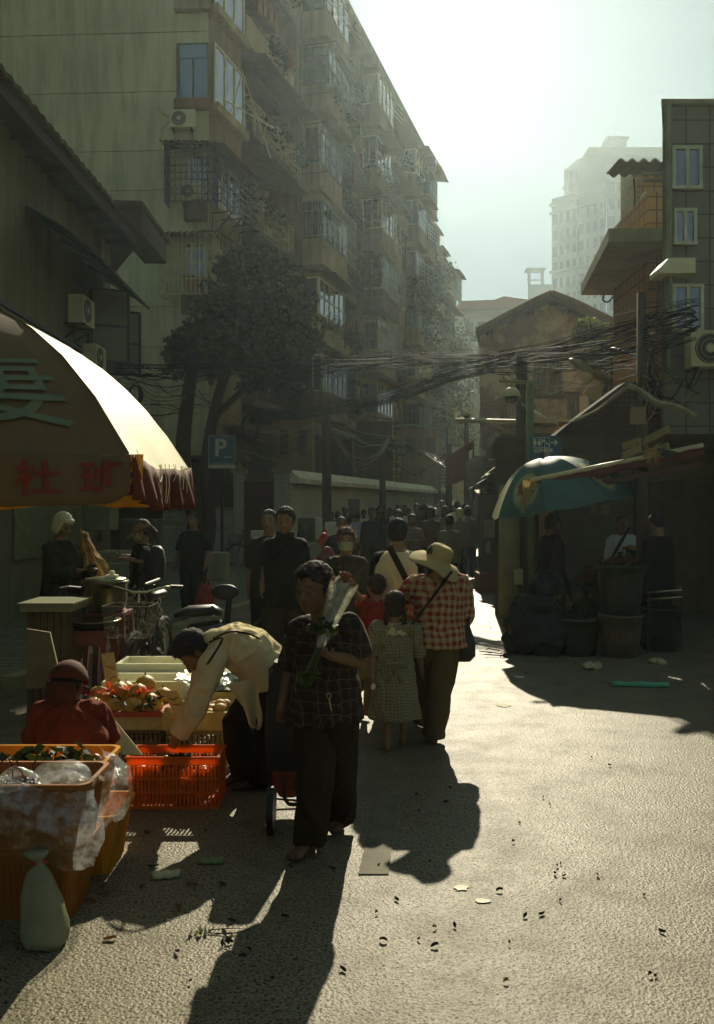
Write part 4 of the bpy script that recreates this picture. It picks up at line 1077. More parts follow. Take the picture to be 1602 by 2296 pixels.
# toilet sign
blue = mat('sign blue', (.035, .13, .34), .45, bump=0, var=.1); off_white = mat('sign white', (.85, .88, 1.0), .5, bump=0, var=.05)
sg = thing('toilet_sign', P(1222, 1003, 15.6), 'blue public toilet sign with pictograms and an arrow above the drink umbrella', 'sign')
a, b_ = P(1188, 1030, 15.6), P(1259, 977, 15.6)
m = MB(); m.box(a.x, b_.x, 15.6, 15.65, a.z, b_.z); m.build('panel', blue, sg)
S = (b_.x-a.x)
m = MB()
def pic(x, z, h, fem=False):
    m.lathe  # head
    c = V(a.x+x, 15.594, a.z+z)
    m.loft([[c+V(.13*h*math.cos(j*PI/5), dy, h*.88+.12*h*math.sin(j*PI/5)) for j in range(10)] for dy in (0, .004)])
    w1, w2 = (.13, .30) if fem else (.22, .14)
    m.slab([c+V(-w1*h,0,h*.72), c+V(w1*h,0,h*.72), c+V(w2*h,0,h*.28), c+V(-w2*h,0,h*.28)], (0,.004,0))
    m.slab([c+V(-.1*h,0,h*.28), c+V(-.02*h,0,h*.28), c+V(-.02*h,0,0), c+V(-.1*h,0,0)], (0,.004,0)); m.slab([c+V(.02*h,0,h*.28), c+V(.1*h,0,h*.28), c+V(.1*h,0,0), c+V(.02*h,0,0)], (0,.004,0))
pic(.095, .225, .125); pic(.165, .225, .125, True); pic(.225, .29, .065); pic(.255, .29, .065, True)
c = V(a.x+.285, 15.592, a.z+.245)
m.tube([c+V(.03*math.cos(j*.5), 0, .03*math.sin(j*.5)) for j in range(10)], .005, 4); m.tube([c+V(0,0,.075), c+V(.005,0,.03), c+V(.03,0,.03), c+V(.045,0,-.01)], .007, 4)
fr = [(.062,.205),(.345,.205),(.345,.375),(.062,.375)]
for (x, z), (x2, z2) in zip(fr, fr[1:]+fr[:1]): m.beam((a.x+x, 15.595, a.z+z), (a.x+x2, 15.595, a.z+z2), .008, .008)
m.beam((a.x+.2, 15.595, a.z+.22), (a.x+.2, 15.595, a.z+.365), .006)
A0 = V(a.x+.37, 15.596, a.z+.29)
m.slab([A0+V(0,0,-.012), A0+V(.075,0,-.012), A0+V(.05,0,-.05), A0+V(.075,0,-.05), A0+V(.125,0,0), A0+V(.075,0,.05), A0+V(.05,0,.05), A0+V(.075,0,.012), A0+V(0,0,.012)], (0,.004,0))
m.build('pictograms', off_white, sg)
text('公共厕所', .085, off_white, sg, tframe(V(a.x+.235, 15.594, a.z+.145), (1,0,0)), bold=.002)
text('Toilet', .06, off_white, sg, tframe(V(a.x+.285, 15.594, a.z+.085), (1,0,0)), bold=.001)
sg.location = P(1222, 1003, 13.5); sg.scale = (.8654,)*3
# parking sign
Y_ = 20.5
ps = thing('parking_sign', P(496, 1008, Y_), 'blue square parking sign with a turning arrow on a thin post under the tree', 'sign')
a, b_ = P(467, 1040, Y_), P(528, 976, Y_)
m = MB(); m.box(a.x, b_.x, Y_, Y_+.04, a.z, b_.z); m.build('panel', mat('parking blue', (.04, .14, .26), .5, bump=0), ps)
pw_ = mat('parking white', (.60, .64, .7), .6, bump=0)
m = MB()
for (x0_, x1_, z0_, z1_) in ((a.x+.015, b_.x-.015, a.z+.01, a.z+.022), (a.x+.015, b_.x-.015, b_.z-.022, b_.z-.01), (a.x+.01, a.x+.022, a.z+.01, b_.z-.01), (b_.x-.022, b_.x-.01, a.z+.01, b_.z-.01)):
    m.box(x0_, x1_, Y_-.004, Y_-.001, z0_, z1_)
cz = a.z+.15; cx = b_.x-.17
m.beam((cx-.04, Y_-.003, cz), (cx+.09, Y_-.003, cz), .004, .02); m.beam((cx+.09, Y_-.003, cz-.01), (cx+.09, Y_-.003, cz+.07), .02, .004)
m.slab([(cx-.035, Y_-.006, cz-.04), (cx-.035, Y_-.006, cz+.04), (cx-.085, Y_-.006, cz)], (0,.004,0))
m.build('border_and_arrow', pw_, ps)
text('P', .55, pw_, ps, tframe(V(a.x+.28, Y_-.006, a.z+.35), (1,0,0)), bold=.012)
m = MB(); m.box(a.x, b_.x, Y_, Y_+.03, a.z-.1, a.z-.015); m.build('strip', pw_, ps)
m = MB(); m.tube([((a.x+b_.x)/2, Y_+.07, 0), ((a.x+b_.x)/2, Y_+.07, b_.z)], .035, 8); m.build('post', iron, ps)
# lateral arm with small dome camera, big dome camera
t = thing('camera_arm', P(1100, 941, 16.6), 'pale horizontal steel arm with a small dome camera and a brace', 'camera')
m = MB(); m.tube([P(1022, 942, 16.6), P(1168, 946, 16.6)], .045, 8); m.tube([P(1100, 950, 16.6), P(1155, 975, 16.6)], .03, 6); m.build('arm', mat('arm paint', (.40,.42,.33), .5), t)
def dome(c, r, parent=None):
    m = MB(); m.lathe(c, [(.001, r*.95),(r*.5, r*.85),(r*.85,r*.5),(r,.05*r),(r*1.02,-.05*r),(r*.9,-.12*r),(.001,-.12*r)], 20); m.build('housing', mat('camera housing', (.50,.52,.44), .4), parent, smooth=True)
    m = MB(); m.lathe(c, [(r*.8,-.12*r),(r*.78,-.4*r),(r*.5,-.75*r),(.001,-.88*r)], 20); m.build('lens_dome', glassy('dark dome', (.01,.01,.01), .1, .5), parent, smooth=True)
c = P(1047, 930, 16.6); dome(c, .075, t); m = MB(); m.tube([c+V(0,0,-.03), V(c.x, 16.6, P(0,942,16.6).z)], .02, 6); m.build('mount', white_p, t)
t = thing('dome_camera', P(1147, 888, 13.7), 'big white dome security camera hanging under a curved arm', 'camera')
dome(P(1147, 888, 13.7), .14, t)
m = MB(); m.tube([P(1147, 868, 13.7), P(1147, 855, 13.7), P(1189, 857, 13.7)], .026, 6); m.tube([P(1120, 854, 13.7), P(1190, 858, 13.7)], .026, 6); m.build('arm', mat('arm paint 2', (.2,.24,.18), .6), t)
t = thing('street_lamp', P(1320, 835, 13), 'old street lamp with a tilted oval shade hanging among the cables', 'lamp')
m = MB(); c = P(1325, 832, 13)
ax_ = V(.32, 0, -.18)
m.ell(c, [ax_, V(0,.12,0), V(.03,0,.06)], 14, 8); m.build('lamp_shade', mat('shade grey', (.25,.24,.2), .4), t, smooth=True)
m = MB(); m.ell(P(1318, 843, 13), [V(.085,0,-.02), V(0,.08,0), V(.02,0,.09)], 12, 8); m.build('lamp_glass', mat('milky lamp', (.65,.55,.45), .5), t, smooth=True)
m = MB(); m.tube(hose([P(1338, 838, 13), P(1352, 815, 13), P(1365, 780, 13), P(1430, 800, 12.2), P(1440, 802, 11.2)]), .018, 6); m.build('arm', iron, t)
# meters and clutter on the tall right pole
m = MB(); p = P(1428, 925, 10.9); leaves(m, p, .07, 30, .05); m.box(p.x-.1, p.x+.08, 10.8, 10.88, p.z-.15, p.z+.06)
tag(m.build('junction_box', mat('torn plastic', (.25,.2,.12), .6), None, p), 'torn junction box strapped to the tall right utility pole', 'box')
for i, (u0, v0, u1, v1) in enumerate(((1398, 1001, 1436, 989), (1398, 1022, 1436, 1006), (1444, 990, 1500, 962), (1444, 1018, 1500, 1000))):
    m = MB(); m.beam(P(u0, v0, 10.6), P(u1, v1, 10.3), .03, .085); tag(m.build('wooden_plank', mat('grey plank', (.30,.27,.19), .9, vs=12), None, P(u0, v0, 10.6)), ('upper short plank end left of the tall pole', 'lower short plank end left of the tall pole', 'upper long plank right of the tall pole', 'lower long plank right of the tall pole')[i], 'plank', 'weathered planks nailed by the pole')

# ------------------------------------------------------------ cables
random.seed(11)
def cat_pts(P0, P1, sag, n=16):
    out = []
    for i in range(n+1):
        q = i/n; p = P0*(1-q)+P1*q; p = p.copy(); p.z -= sag*4*q*(1-q); out.append(p)
    return out
def along(keys, n=44):
    keys = [P(*k) for k in keys]; out = []; m_ = len(keys)-1
    for i in range(m_):
        p0 = keys[max(i-1,0)]; p1, p2 = keys[i], keys[i+1]; p3 = keys[min(i+2, m_)]
        k = max(2, n//m_)
        for j in range(k):
            q = j/k; out.append(.5*((2*p1)+(p2-p0)*q+(2*p0-5*p1+4*p2-p3)*q*q+(3*p1-p0-3*p2+p3)*q**3))
    return out+[keys[-1]]
def bundle(keys, n, spread, r, label, m_=None, loose=.2):
    base = along(keys); t = thing('cable_bundle', base[0], label, 'cables')
    mb, mw = MB(), MB()
    for k in range(n):
        ph = rnd(0, 6); oz, oy = random.gauss(0, spread), random.gauss(0, spread*.6); am = rnd(.2, 1)*spread*1.2; fr_ = rnd(.8, 3)
        s0 = 0; s1 = len(base)
        if rnd(0,1) < loose: s0 = random.randint(0, len(base)//2); s1 = random.randint(s0+8, len(base))
        pts = []
        for i in range(s0, s1):
            q = i/len(base); p = base[i].copy(); env = .55+.45*math.sin(q*PI)
            p.z += oz*env+am*math.sin(ph+q*fr_*6)*.6+rnd(-.2,.2)*spread*.12; p.y += oy+am*.5*math.cos(ph+q*fr_*5); pts.append(p)
        (mw if rnd(0,1) < .05 else mb).tube(pts, r*rnd(.35, .95), 5)
    mb.build('cable', m_ or wire_m, t)
    if mw.v: mw.build('pale_cable', wire_w, t)
    return t
bundle([(1560, 700, 10.5), (1495, 716, 10.8), (1440, 732, 11), (1340, 760, 13), (1240, 790, 15.5), (1120, 805, 18)], 24, .085, .012, 'dense black cable bundle sagging from the tall right pole past the brick gable', loose=.15)
bundle([(1120, 806, 18), (980, 808, 19.5), (840, 815, 21), (700, 835, 22.5), (560, 870, 23.5)], 20, .11, .012, 'black cable bundle crossing the middle of the street in front of the apartments')
bundle([(1560, 735, 10.6), (1440, 775, 11), (1300, 800, 13.5), (1180, 812, 16), (1090, 822, 18)], 20, .10, .011, 'second cable bundle just under the top one at the right')
bundle([(1110, 818, 18), (1010, 842, 19.5), (920, 872, 21), (820, 900, 22.5), (700, 922, 24), (560, 935, 25)], 30, .10, .013, 'heaviest cable bundle sloping down left towards the tree')
bundle([(1110, 800, 18), (980, 806, 20), (800, 814, 20), (540, 822, 18.5), (262, 823, 17)], 4, .03, .014, 'long nearly straight cable running left to the dark house')
bundle([(262, 828, 17), (330, 836, 18.5), (400, 840, 20), (480, 835, 22)], 12, .10, .014, 'black cables leaving the left house corner towards the tree')
bundle([(255, 848, 17), (300, 862, 18), (350, 880, 19.5), (410, 890, 21.5), (470, 900, 23)], 14, .22, .011, 'tangle of loose cables between the left house and the tree', loose=.5)
bundle([(300, 950, 19), (350, 930, 20), (410, 890, 22)], 5, .16, .014, 'pale cables fanning up left of the tree trunk', wire_w)
bundle([(468, 918, 24), (540, 950, 25), (620, 975, 26), (733, 935, 26.8)], 5, .10, .015, 'cables hanging from the tree to the wooden pole', wire_w)
bundle([(455, 970, 24), (560, 985, 25.5), (640, 1005, 26.5), (733, 960, 26.8)], 8, .15, .012, 'loose dark cables drooping over the gate', loose=.4)
bundle([(733, 945, 26.8), (790, 1025, 28.5), (840, 1025, 30.5), (872, 985, 33)], 5, .11, .016, 'pale cables sagging deeply between the two wooden poles', mat('dull cable', (.24,.23,.17), .4))
bundle([(733, 960, 26.8), (800, 985, 29), (858, 1000, 33), (930, 1010, 36), (1000, 1040, 33)], 22, .28, .014, 'messy cables strung low over the boundary wall', loose=.6)
bundle([(858, 1010, 33), (930, 1060, 35), (1000, 1020, 33)], 4, .15, .015, 'few cables looping down past the second wooden pole')
bundle([(1170, 905, 16.5), (1250, 948, 15), (1320, 930, 13.5), (1375, 895, 12.2), (1412, 862, 11.3)], 4, .03, .017, 'bright cable swag from the steel pole up to the utility pole', wire_w)
bundle([(1412, 862, 11.2), (1450, 885, 10.8), (1500, 907, 10.3), (1560, 930, 10)], 3, .04, .028, 'thick white cable curving off right from the utility pole', wire_w)
bundle([(1180, 925, 16), (1290, 960, 15), (1370, 958, 14), (1430, 945, 13)], 3, .07, .008, 'thin slack wires across the red tiled wall', mat('dull cable', (.24,.23,.17), .4))
bundle([(1120, 812, 17.5), (1200, 870, 16), (1270, 855, 14.5), (1340, 840, 13), (1430, 820, 11.3)], 9, .17, .009, 'crisscross wires around the street lamp', loose=.4)
bundle([(1110, 800, 17.5), (1150, 890, 16.8), (1185, 930, 16)], 4, .10, .010, 'wires dropping from the bundle to the camera pole')
bundle([(1440, 740, 11), (1470, 800, 10.8), (1452, 850, 10.8), (1480, 880, 10.6), (1440, 930, 10.9)], 9, .13, .013, 'curly cable loops hanging right of the utility pole', loose=.3)
bundle([(1440, 830, 11), (1470, 838, 10.7), (1560, 846, 10.2)], 7, .22, .012, 'parallel wires leaving the right of the picture')
for (u_, v_, Y_, r_, lab) in ((302, 885, 18.5, .13, 'coil of black cable hanging on the wires near the left house'), (560, 960, 25, .25, 'coil of cable hanging near the tree')):
    m = MB(); c = P(u_, v_, Y_)
    for k in range(6): m.tube([c+V((r_+.01*k)*math.cos(a*PI/10)*.8, .02*k, (r_*1.5)*math.sin(a*PI/10)) for a in range(21)], .02, 5, cap=False)
    tag(m.build('cable_coil', wire_m, None, c), lab, 'cable coil')
# rag on the wire
m = MB(); c = P(1252, 955, 14.8)
m.grid(lambda s, q: c+V(-.1*q+.05*s*math.sin(q*3), .03*math.sin(6*s), .05-.28*q+.02*math.sin(9*s)), 6, 6)
m.grid(lambda s, q: c+V(.1*q+.03*s, .03*math.sin(6*s), .05-.15*q), 4, 4)
tag(m.build('plastic_scrap', mat('pink scrap', (.6,.4,.32), .6, trans=.4), None, c, solid=.003), 'pinkish plastic scrap caught on the bright cable', 'scrap')

# ------------------------------------------------------------ tree
def tree_trunk(mb, pts, rs): mb.tube(along(pts, 24), [rs[0]+(rs[1]-rs[0])*i/24 for i in range(len(along(pts, 24)))], 10)
t = thing('street_tree', V(P(440,0,23.5).x, 23.5, 0), 'leafy dark tree with two leaning trunks before the plain apartment wall', 'tree')
m = MB()
tree_trunk(m, [(425, 1285, 23.5), (440, 1180, 23.5), (412, 1050, 23.5), (418, 920, 23.5), (440, 800, 23.5), (480, 720, 23.5)], (.26, .1))
tree_trunk(m, [(452, 1285, 23.5), (470, 1180, 23.6), (462, 1060, 23.6), (478, 940, 23.6), (510, 830, 23.6), (560, 740, 23.6)], (.2, .09))
tree_trunk(m, [(478, 940, 23.6), (540, 880, 23.6), (600, 840, 23.4), (650, 800, 23.2)], (.1, .04))
tree_trunk(m, [(430, 850, 23.5), (400, 800, 23.4), (385, 780, 23.2)], (.06, .03))
tree_trunk(m, [(520, 810, 23.5), (550, 700, 23.5), (560, 620, 23.5)], (.09, .03))
m.build('trunk', bark, t, smooth=True)
random.seed(3)
m = MB(); m2 = MB()
cl = [(560,640,1.0),(520,670,.9),(600,660,.95),(630,700,.95),(560,720,1.1),(490,730,.9),(660,740,.75),(620,770,.9),(540,790,.9),(470,775,.85),(430,760,.6),(420,790,.55),(390,790,.35),(670,780,.55),(580,600,.7),(530,610,.6),(640,650,.6),(690,760,.4),(500,690,.8),(590,740,1.0),(650,830,.5),(580,830,.6),(480,820,.5)]
for (u_, v_, r_) in cl:
    for k in range(3):
        c = P(u_+rnd(-14,14), v_+rnd(-14,14), 23.5+rnd(-1.0,1.0)); rr = r_*rnd(.5,.9)
        leaves(m if rnd(0,1) < .7 else m2, c, rr, int(300*r_), .15, squash=.8)
        for q in range(7):
            d = V(random.gauss(0,1), random.gauss(0,1), random.gauss(0,.6)).normalized()*rr*rnd(1.0,1.45)
            leaves(m2, c+d, rr*rnd(.16,.3), 30, .13)
m.build('crown', leaf_m, t); m2.build('crown_edge', leaf_d, t)
# ------------------------------------------------------------ people
skin_m = mat('skin', (.23, .135, .10), .5, var=.08, bump=.1, bs=90, bd=.002)
skin_d = mat('tanned skin', (.16, .088, .06), .5, var=.08, bump=.1, bs=90, bd=.002)
feat_m = mat('dark feature', (.03, .02, .015), .4, bump=0)
lip_m = mat('lip', (.22, .08, .06), .5, bump=0)
hair_k = mat('black hair', (.012, .009, .008), .75, var=.4, vs=30, bump=.4, bs=120, bd=.01, spec=.6)
hair_g = mat('white hair', (.50, .50, .44), .5, var=.2, vs=30, bump=.6, bs=120, bd=.01)
hair_b = mat('brown black hair', (.028, .016, .010), .7, var=.4, vs=30, bump=.4, bs=120, bd=.01)
def fab(name, col, **k): return mat('cloth '+name, col, .9, var=.12, vs=8, bump=.35, bs=220, bd=.002, spec=.2, **k)
BLK = fab('black', (.012, .010, .009)); CHAR = fab('charcoal', (.035, .033, .028)); NAVY = fab('navy', (.02, .024, .032))
GREYC = fab('grey', (.14, .14, .12)); WHT = fab('white', (.72, .74, .9), trans=.12); CREAM = fab('cream', (.74, .64, .58), trans=.15)
LBLUE = fab('light blue', (.28, .42, .75), trans=.1); TAN = fab('tan', (.22, .17, .10)); REDK = fab('red', (.33, .05, .025), trans=.1)
OLIVE = fab('olive', (.10, .095, .06)); BROWN = fab('brown', (.09, .06, .04)); TEALC = fab('teal', (.10, .18, .17))
JJ = dict(pelvis=(0,0,.52), chest=(0,.008,.70), neck=(0,.0,.84), head=(0,.016,.922),
 shR=(.090,0,.782), elR=(.118,-.012,.62), wrR=(.124,.03,.48), hipR=(.05,0,.51), knR=(.054,.018,.285), anR=(.056,-.012,.045))
def joints(x, y, H, face, pose):
    a = R(face); F = V(math.sin(a), math.cos(a), 0); Rt = V(math.cos(a), -math.sin(a), 0)
    L = dict(JJ)
    for k in list(JJ):
        if k.endswith('R'): q = JJ[k]; L[k[:-1]+'L'] = (-q[0], q[1], q[2])
    absn = {}
    for k, v in (pose or {}).items():
        if isinstance(v, Vector): absn[k] = v
        else: L[k] = v
    J = {k: V(x, y, 0)+Rt*v[0]*H+F*v[1]*H+V(0,0,v[2]*H) for k, v in L.items()}
    J.update(absn); return J, F, Rt
def interp(pts, q):
    n = len(pts)-1; t = min(max(q, 0), .9999)*n; i = int(t); f = t-i; return pts[i]*(1-f)+pts[i+1]*f
def hand(mb, wr, fore, palm_n, s, curl=.35, side=1, spread=.12, cl=None):
    """wr wrist, fore direction of the forearm, palm_n palm normal; side=1 thumb on cross(fore,palm_n) side"""
    d = fore.normalized(); n = (palm_n-d*palm_n.dot(d)).normalized(); w_ = d.cross(n)*side
    pl = .052*s; mb.eloft([wr-d*.01*s, wr+d*.012*s, wr+d*pl*.6, wr+d*pl], [(.017*s,.013*s),(.021*s,.013*s),(.027*s,.0125*s),(.026*s,.011*s)], w_, n, 12)
    for i, (o, ln) in enumerate(((.75, .046), (.27, .051), (-.23, .048), (-.7, .038))):
        p = wr+d*(pl-.006*s)+w_*.028*s*o; c_ = (cl[i] if cl else curl)*(1+.12*i); dd = (d+w_*o*spread).normalized(); r0 = .0062*s
        for k, fr_ in enumerate((.44, .32, .24)):
            a = c_*(.55+k*1.0); dir_ = (dd*math.cos(a)+n*math.sin(a)).normalized(); q = p+dir_*ln*s*fr_*1.05
            mb.cap(p, q, r0, r0*.9, 8); p = q; r0 *= .9
    p = wr+d*.012*s+w_*.02*s; dd = (d*.7+w_*.75+n*.35).normalized()
    q = p+dd*.028*s; mb.cap(p, q, .0085*s, .0068*s, 8); dd = (dd+d*.6+n*.4*curl*2).normalized(); mb.cap(q, q+dd*.024*s, .0068*s, .0055*s, 8)
def head_frame(J, F, yaw=0, tilt=0, roll=0, H=1.65):
    up = (J['head']-J['neck']).normalized() if False else V(0,0,1)
    a = R(yaw); Rt = V(F.y, -F.x, 0)
    f = F*math.cos(a)+Rt*math.sin(a); r = V(f.y, -f.x, 0)
    t = R(tilt); f2 = f*math.cos(t)-V(0,0,1)*math.sin(t); u2 = V(0,0,1)*math.cos(t)+f*math.sin(t)
    ro = R(roll); r3 = r*math.cos(ro)+u2*math.sin(ro); u3 = u2*math.cos(ro)-r*math.sin(ro)
    return r3, f2, u3
def head_prims(mb, c, r, f, u, s, face=True, jaw=1.0):
    """s = head height / 0.225"""
    mb.ell(c+u*.022*s-f*.012*s, [r*.073*s, f*.088*s, u*.088*s], 18, 12)
    mb.ell(c-u*.030*s+f*.022*s, [r*.060*s*jaw, f*.066*s, u*.070*s], 16, 10)
    mb.ell(c-u*.080*s+f*.052*s, [r*.030*s, f*.028*s, u*.022*s], 12, 8)
    mb.ell(c-u*.036*s+f*.050*s, [r*.046*s, f*.040*s, u*.045*s], 12, 8)
    if face:
        mb.cap(c+u*.012*s+f*.080*s, c-u*.026*s+f*.104*s, .0075*s, .0115*s, 8)
        for k in (-1, 1):
            mb.ell(c-u*.029*s+f*.094*s+r*.011*s*k, [r*.008*s, f*.009*s, u*.007*s], 8, 6)
            mb.cap(c+u*.022*s+f*.078*s+r*.014*s*k, c+u*.024*s+f*.066*s+r*.042*s*k, .008*s, .008*s, 8)
            mb.ell(c+u*.002*s+f*.069*s+r*.030*s*k, [r*.013*s, f*.011*s, u*.010*s], 8, 6)
            mb.ell(c-u*.016*s+f*.058*s+r*.043*s*k, [r*.018*s, f*.018*s, u*.018*s], 8, 6)
        mb.ell(c-u*.052*s+f*.079*s, [r*.022*s, f*.010*s, u*.0055*s], 10, 6); mb.ell(c-u*.062*s+f*.076*s, [r*.018*s, f*.010*s, u*.006*s], 10, 6)
    for k in (-1, 1):
        e = c-u*.008*s-f*.008*s+r*.075*s*k
        mb.ell(e, [r*.008*s+f*.004*s*-1, f*.017*s, u*.031*s], 10, 8)
def strands(mb, c, r, f, u, s, n, ln, droop=.5, region=lambda p: True, wd=.0016, out=1.0, jit=.35):
    for _ in range(n*4):
        if n <= 0: break
        d = V(random.gauss(0,1), random.gauss(0,1), random.gauss(0,1)).normalized()
        if not region(d): continue
        n -= 1
        p = c+u*.022*s-f*.012*s+r*d.x*.079*s+f*d.y*.094*s+u*d.z*.095*s
        dr = (r*d.x+f*d.y+u*d.z)*out+V(rnd(-jit,jit), rnd(-jit,jit), rnd(-jit,jit)); dr.normalize()
        l = ln*rnd(.4, 1.3); sd = dr.cross(V(rnd(-1,1), rnd(-1,1), rnd(-1,1))).normalized()*wd
        p1 = p+dr*l*.5; p2 = p1+(dr*.6-V(0,0,droop)).normalized()*l*.5
        mb._a([p-sd, p+sd, p1+sd*.8, p1-sd*.8, p2], [(0,1,2,3), (3,2,4)])
def hair_style(kind, m, c, r, f, u, s, body, vox, seed, strand_n=0):
    if kind == 'none': return
    h = MB()
    back = c+u*.030*s-f*.022*s
    if kind == 'buzz': h.ell(back+f*.006*s, [r*.0775*s, f*.090*s, u*.0855*s], 18, 12)
    else: h.ell(back+u*.004*s+f*.002*s, [r*.083*s, f*.098*s, u*.093*s], 18, 12)
    if kind in ('short', 'buzz', 'balding'): h.ell(c-u*.012*s-f*.042*s, [r*.073*s, f*.055*s, u*.06*s], 14, 10)
    if kind == 'short': h.ell(c+u*.086*s+f*.036*s, [r*.050*s, f*.036*s, u*.022*s], 12, 8)
    if kind == 'bob':
        for k in (-1, 1): h.ell(c-u*.02*s-f*.012*s+r*.068*s*k, [r*.020*s, f*.052*s, u*.072*s], 12, 8)
        h.ell(c-u*.035*s-f*.055*s, [r*.074*s, f*.042*s, u*.07*s], 14, 10); h.ell(c+u*.072*s+f*.055*s, [r*.06*s, f*.03*s, u*.024*s], 12, 8)
    if kind in ('long', 'pony', 'bun', 'pigtails'):
        h.ell(c-u*.02*s-f*.048*s, [r*.076*s, f*.05*s, u*.066*s], 14, 10); h.ell(c+u*.074*s+f*.05*s, [r*.058*s, f*.03*s, u*.02*s], 12, 8)
    if kind == 'long':
        for k in (-1, 1): h.eloft([c+u*.02*s+r*.066*s*k, c-u*.08*s+r*.074*s*k-f*.01*s, c-u*.2*s+r*.066*s*k+f*.01*s, c-u*.3*s+r*.055*s*k+f*.02*s], [(.018*s,.05*s),(.024*s,.05*s),(.028*s,.035*s),(.012*s,.015*s)], r, f, 12)
        h.eloft([c-f*.05*s, c-u*.12*s-f*.06*s, c-u*.27*s-f*.05*s], [(.07*s,.04*s),(.07*s,.035*s),(.05*s,.02*s)], r, f, 14)
    if kind == 'pony': h.ell(c-f*.105*s+u*.01*s, [r*.025*s, f*.025*s, u*.025*s], 10, 8); h.eloft([c-f*.115*s, c-f*.135*s-u*.08*s, c-f*.12*s-u*.19*s], [(.022*s,.022*s),(.032*s,.028*s),(.01*s,.01*s)], r, f, 12)
    if kind == 'bun': h.ell(c-f*.105*s+u*.03*s, [r*.035*s, f*.032*s, u*.035*s], 12, 8)
    if kind == 'pigtails':
        for k in (-1, 1): h.eloft([c-u*.03*s-f*.05*s+r*.06*s*k, c-u*.08*s-f*.06*s+r*.078*s*k, c-u*.13*s-f*.05*s+r*.075*s*k, c-u*.19*s-f*.04*s+r*.07*s*k], [(.022*s,.022*s),(.02*s,.02*s),(.017*s,.017*s),(.005*s,.005*s)], r, f, 10)
    # keep the face free: squash the front-lower part of the cap behind the forehead line
    out = []
    for p in h.v:
        d = p-c; x, y, z = d.dot(r), d.dot(f), d.dot(u)
        lim = (.052+max(0, (z-.045*s)/s)*.55)*s
        zt = .055 if kind != 'balding' else .085
        if z < zt*s-.012*s*math.sin(x/s*90) and y > .018*s and kind not in ('long', 'bob'): y = .018*s+(y-.018*s)*.1
        elif z < zt*s and y > .03*s and abs(x) < .055*s: y = .03*s+(y-.03*s)*.1
        if kind == 'balding' and z > .02*s: x *= .86; y = min(y, .03*s)*.9; z = min(z, .085*s)
        out.append(c+r*x+f*y+u*z)
    h.v = out
    o = remesh(h, 'hair', m, vox, body, Vector(body['_o']), 1, wr=.006*s if vox < .012 else 0, wrs=(60,60,22), seed=seed)
    if strand_n:
        g_ = MB(); strands(g_, c, r, f, u, s, strand_n, .028*s, region=lambda d: d.z > -.35 and (d.y < .35 or d.z > .5), jit=.7)
        g_.build('loose_strands', m, o)
    return o
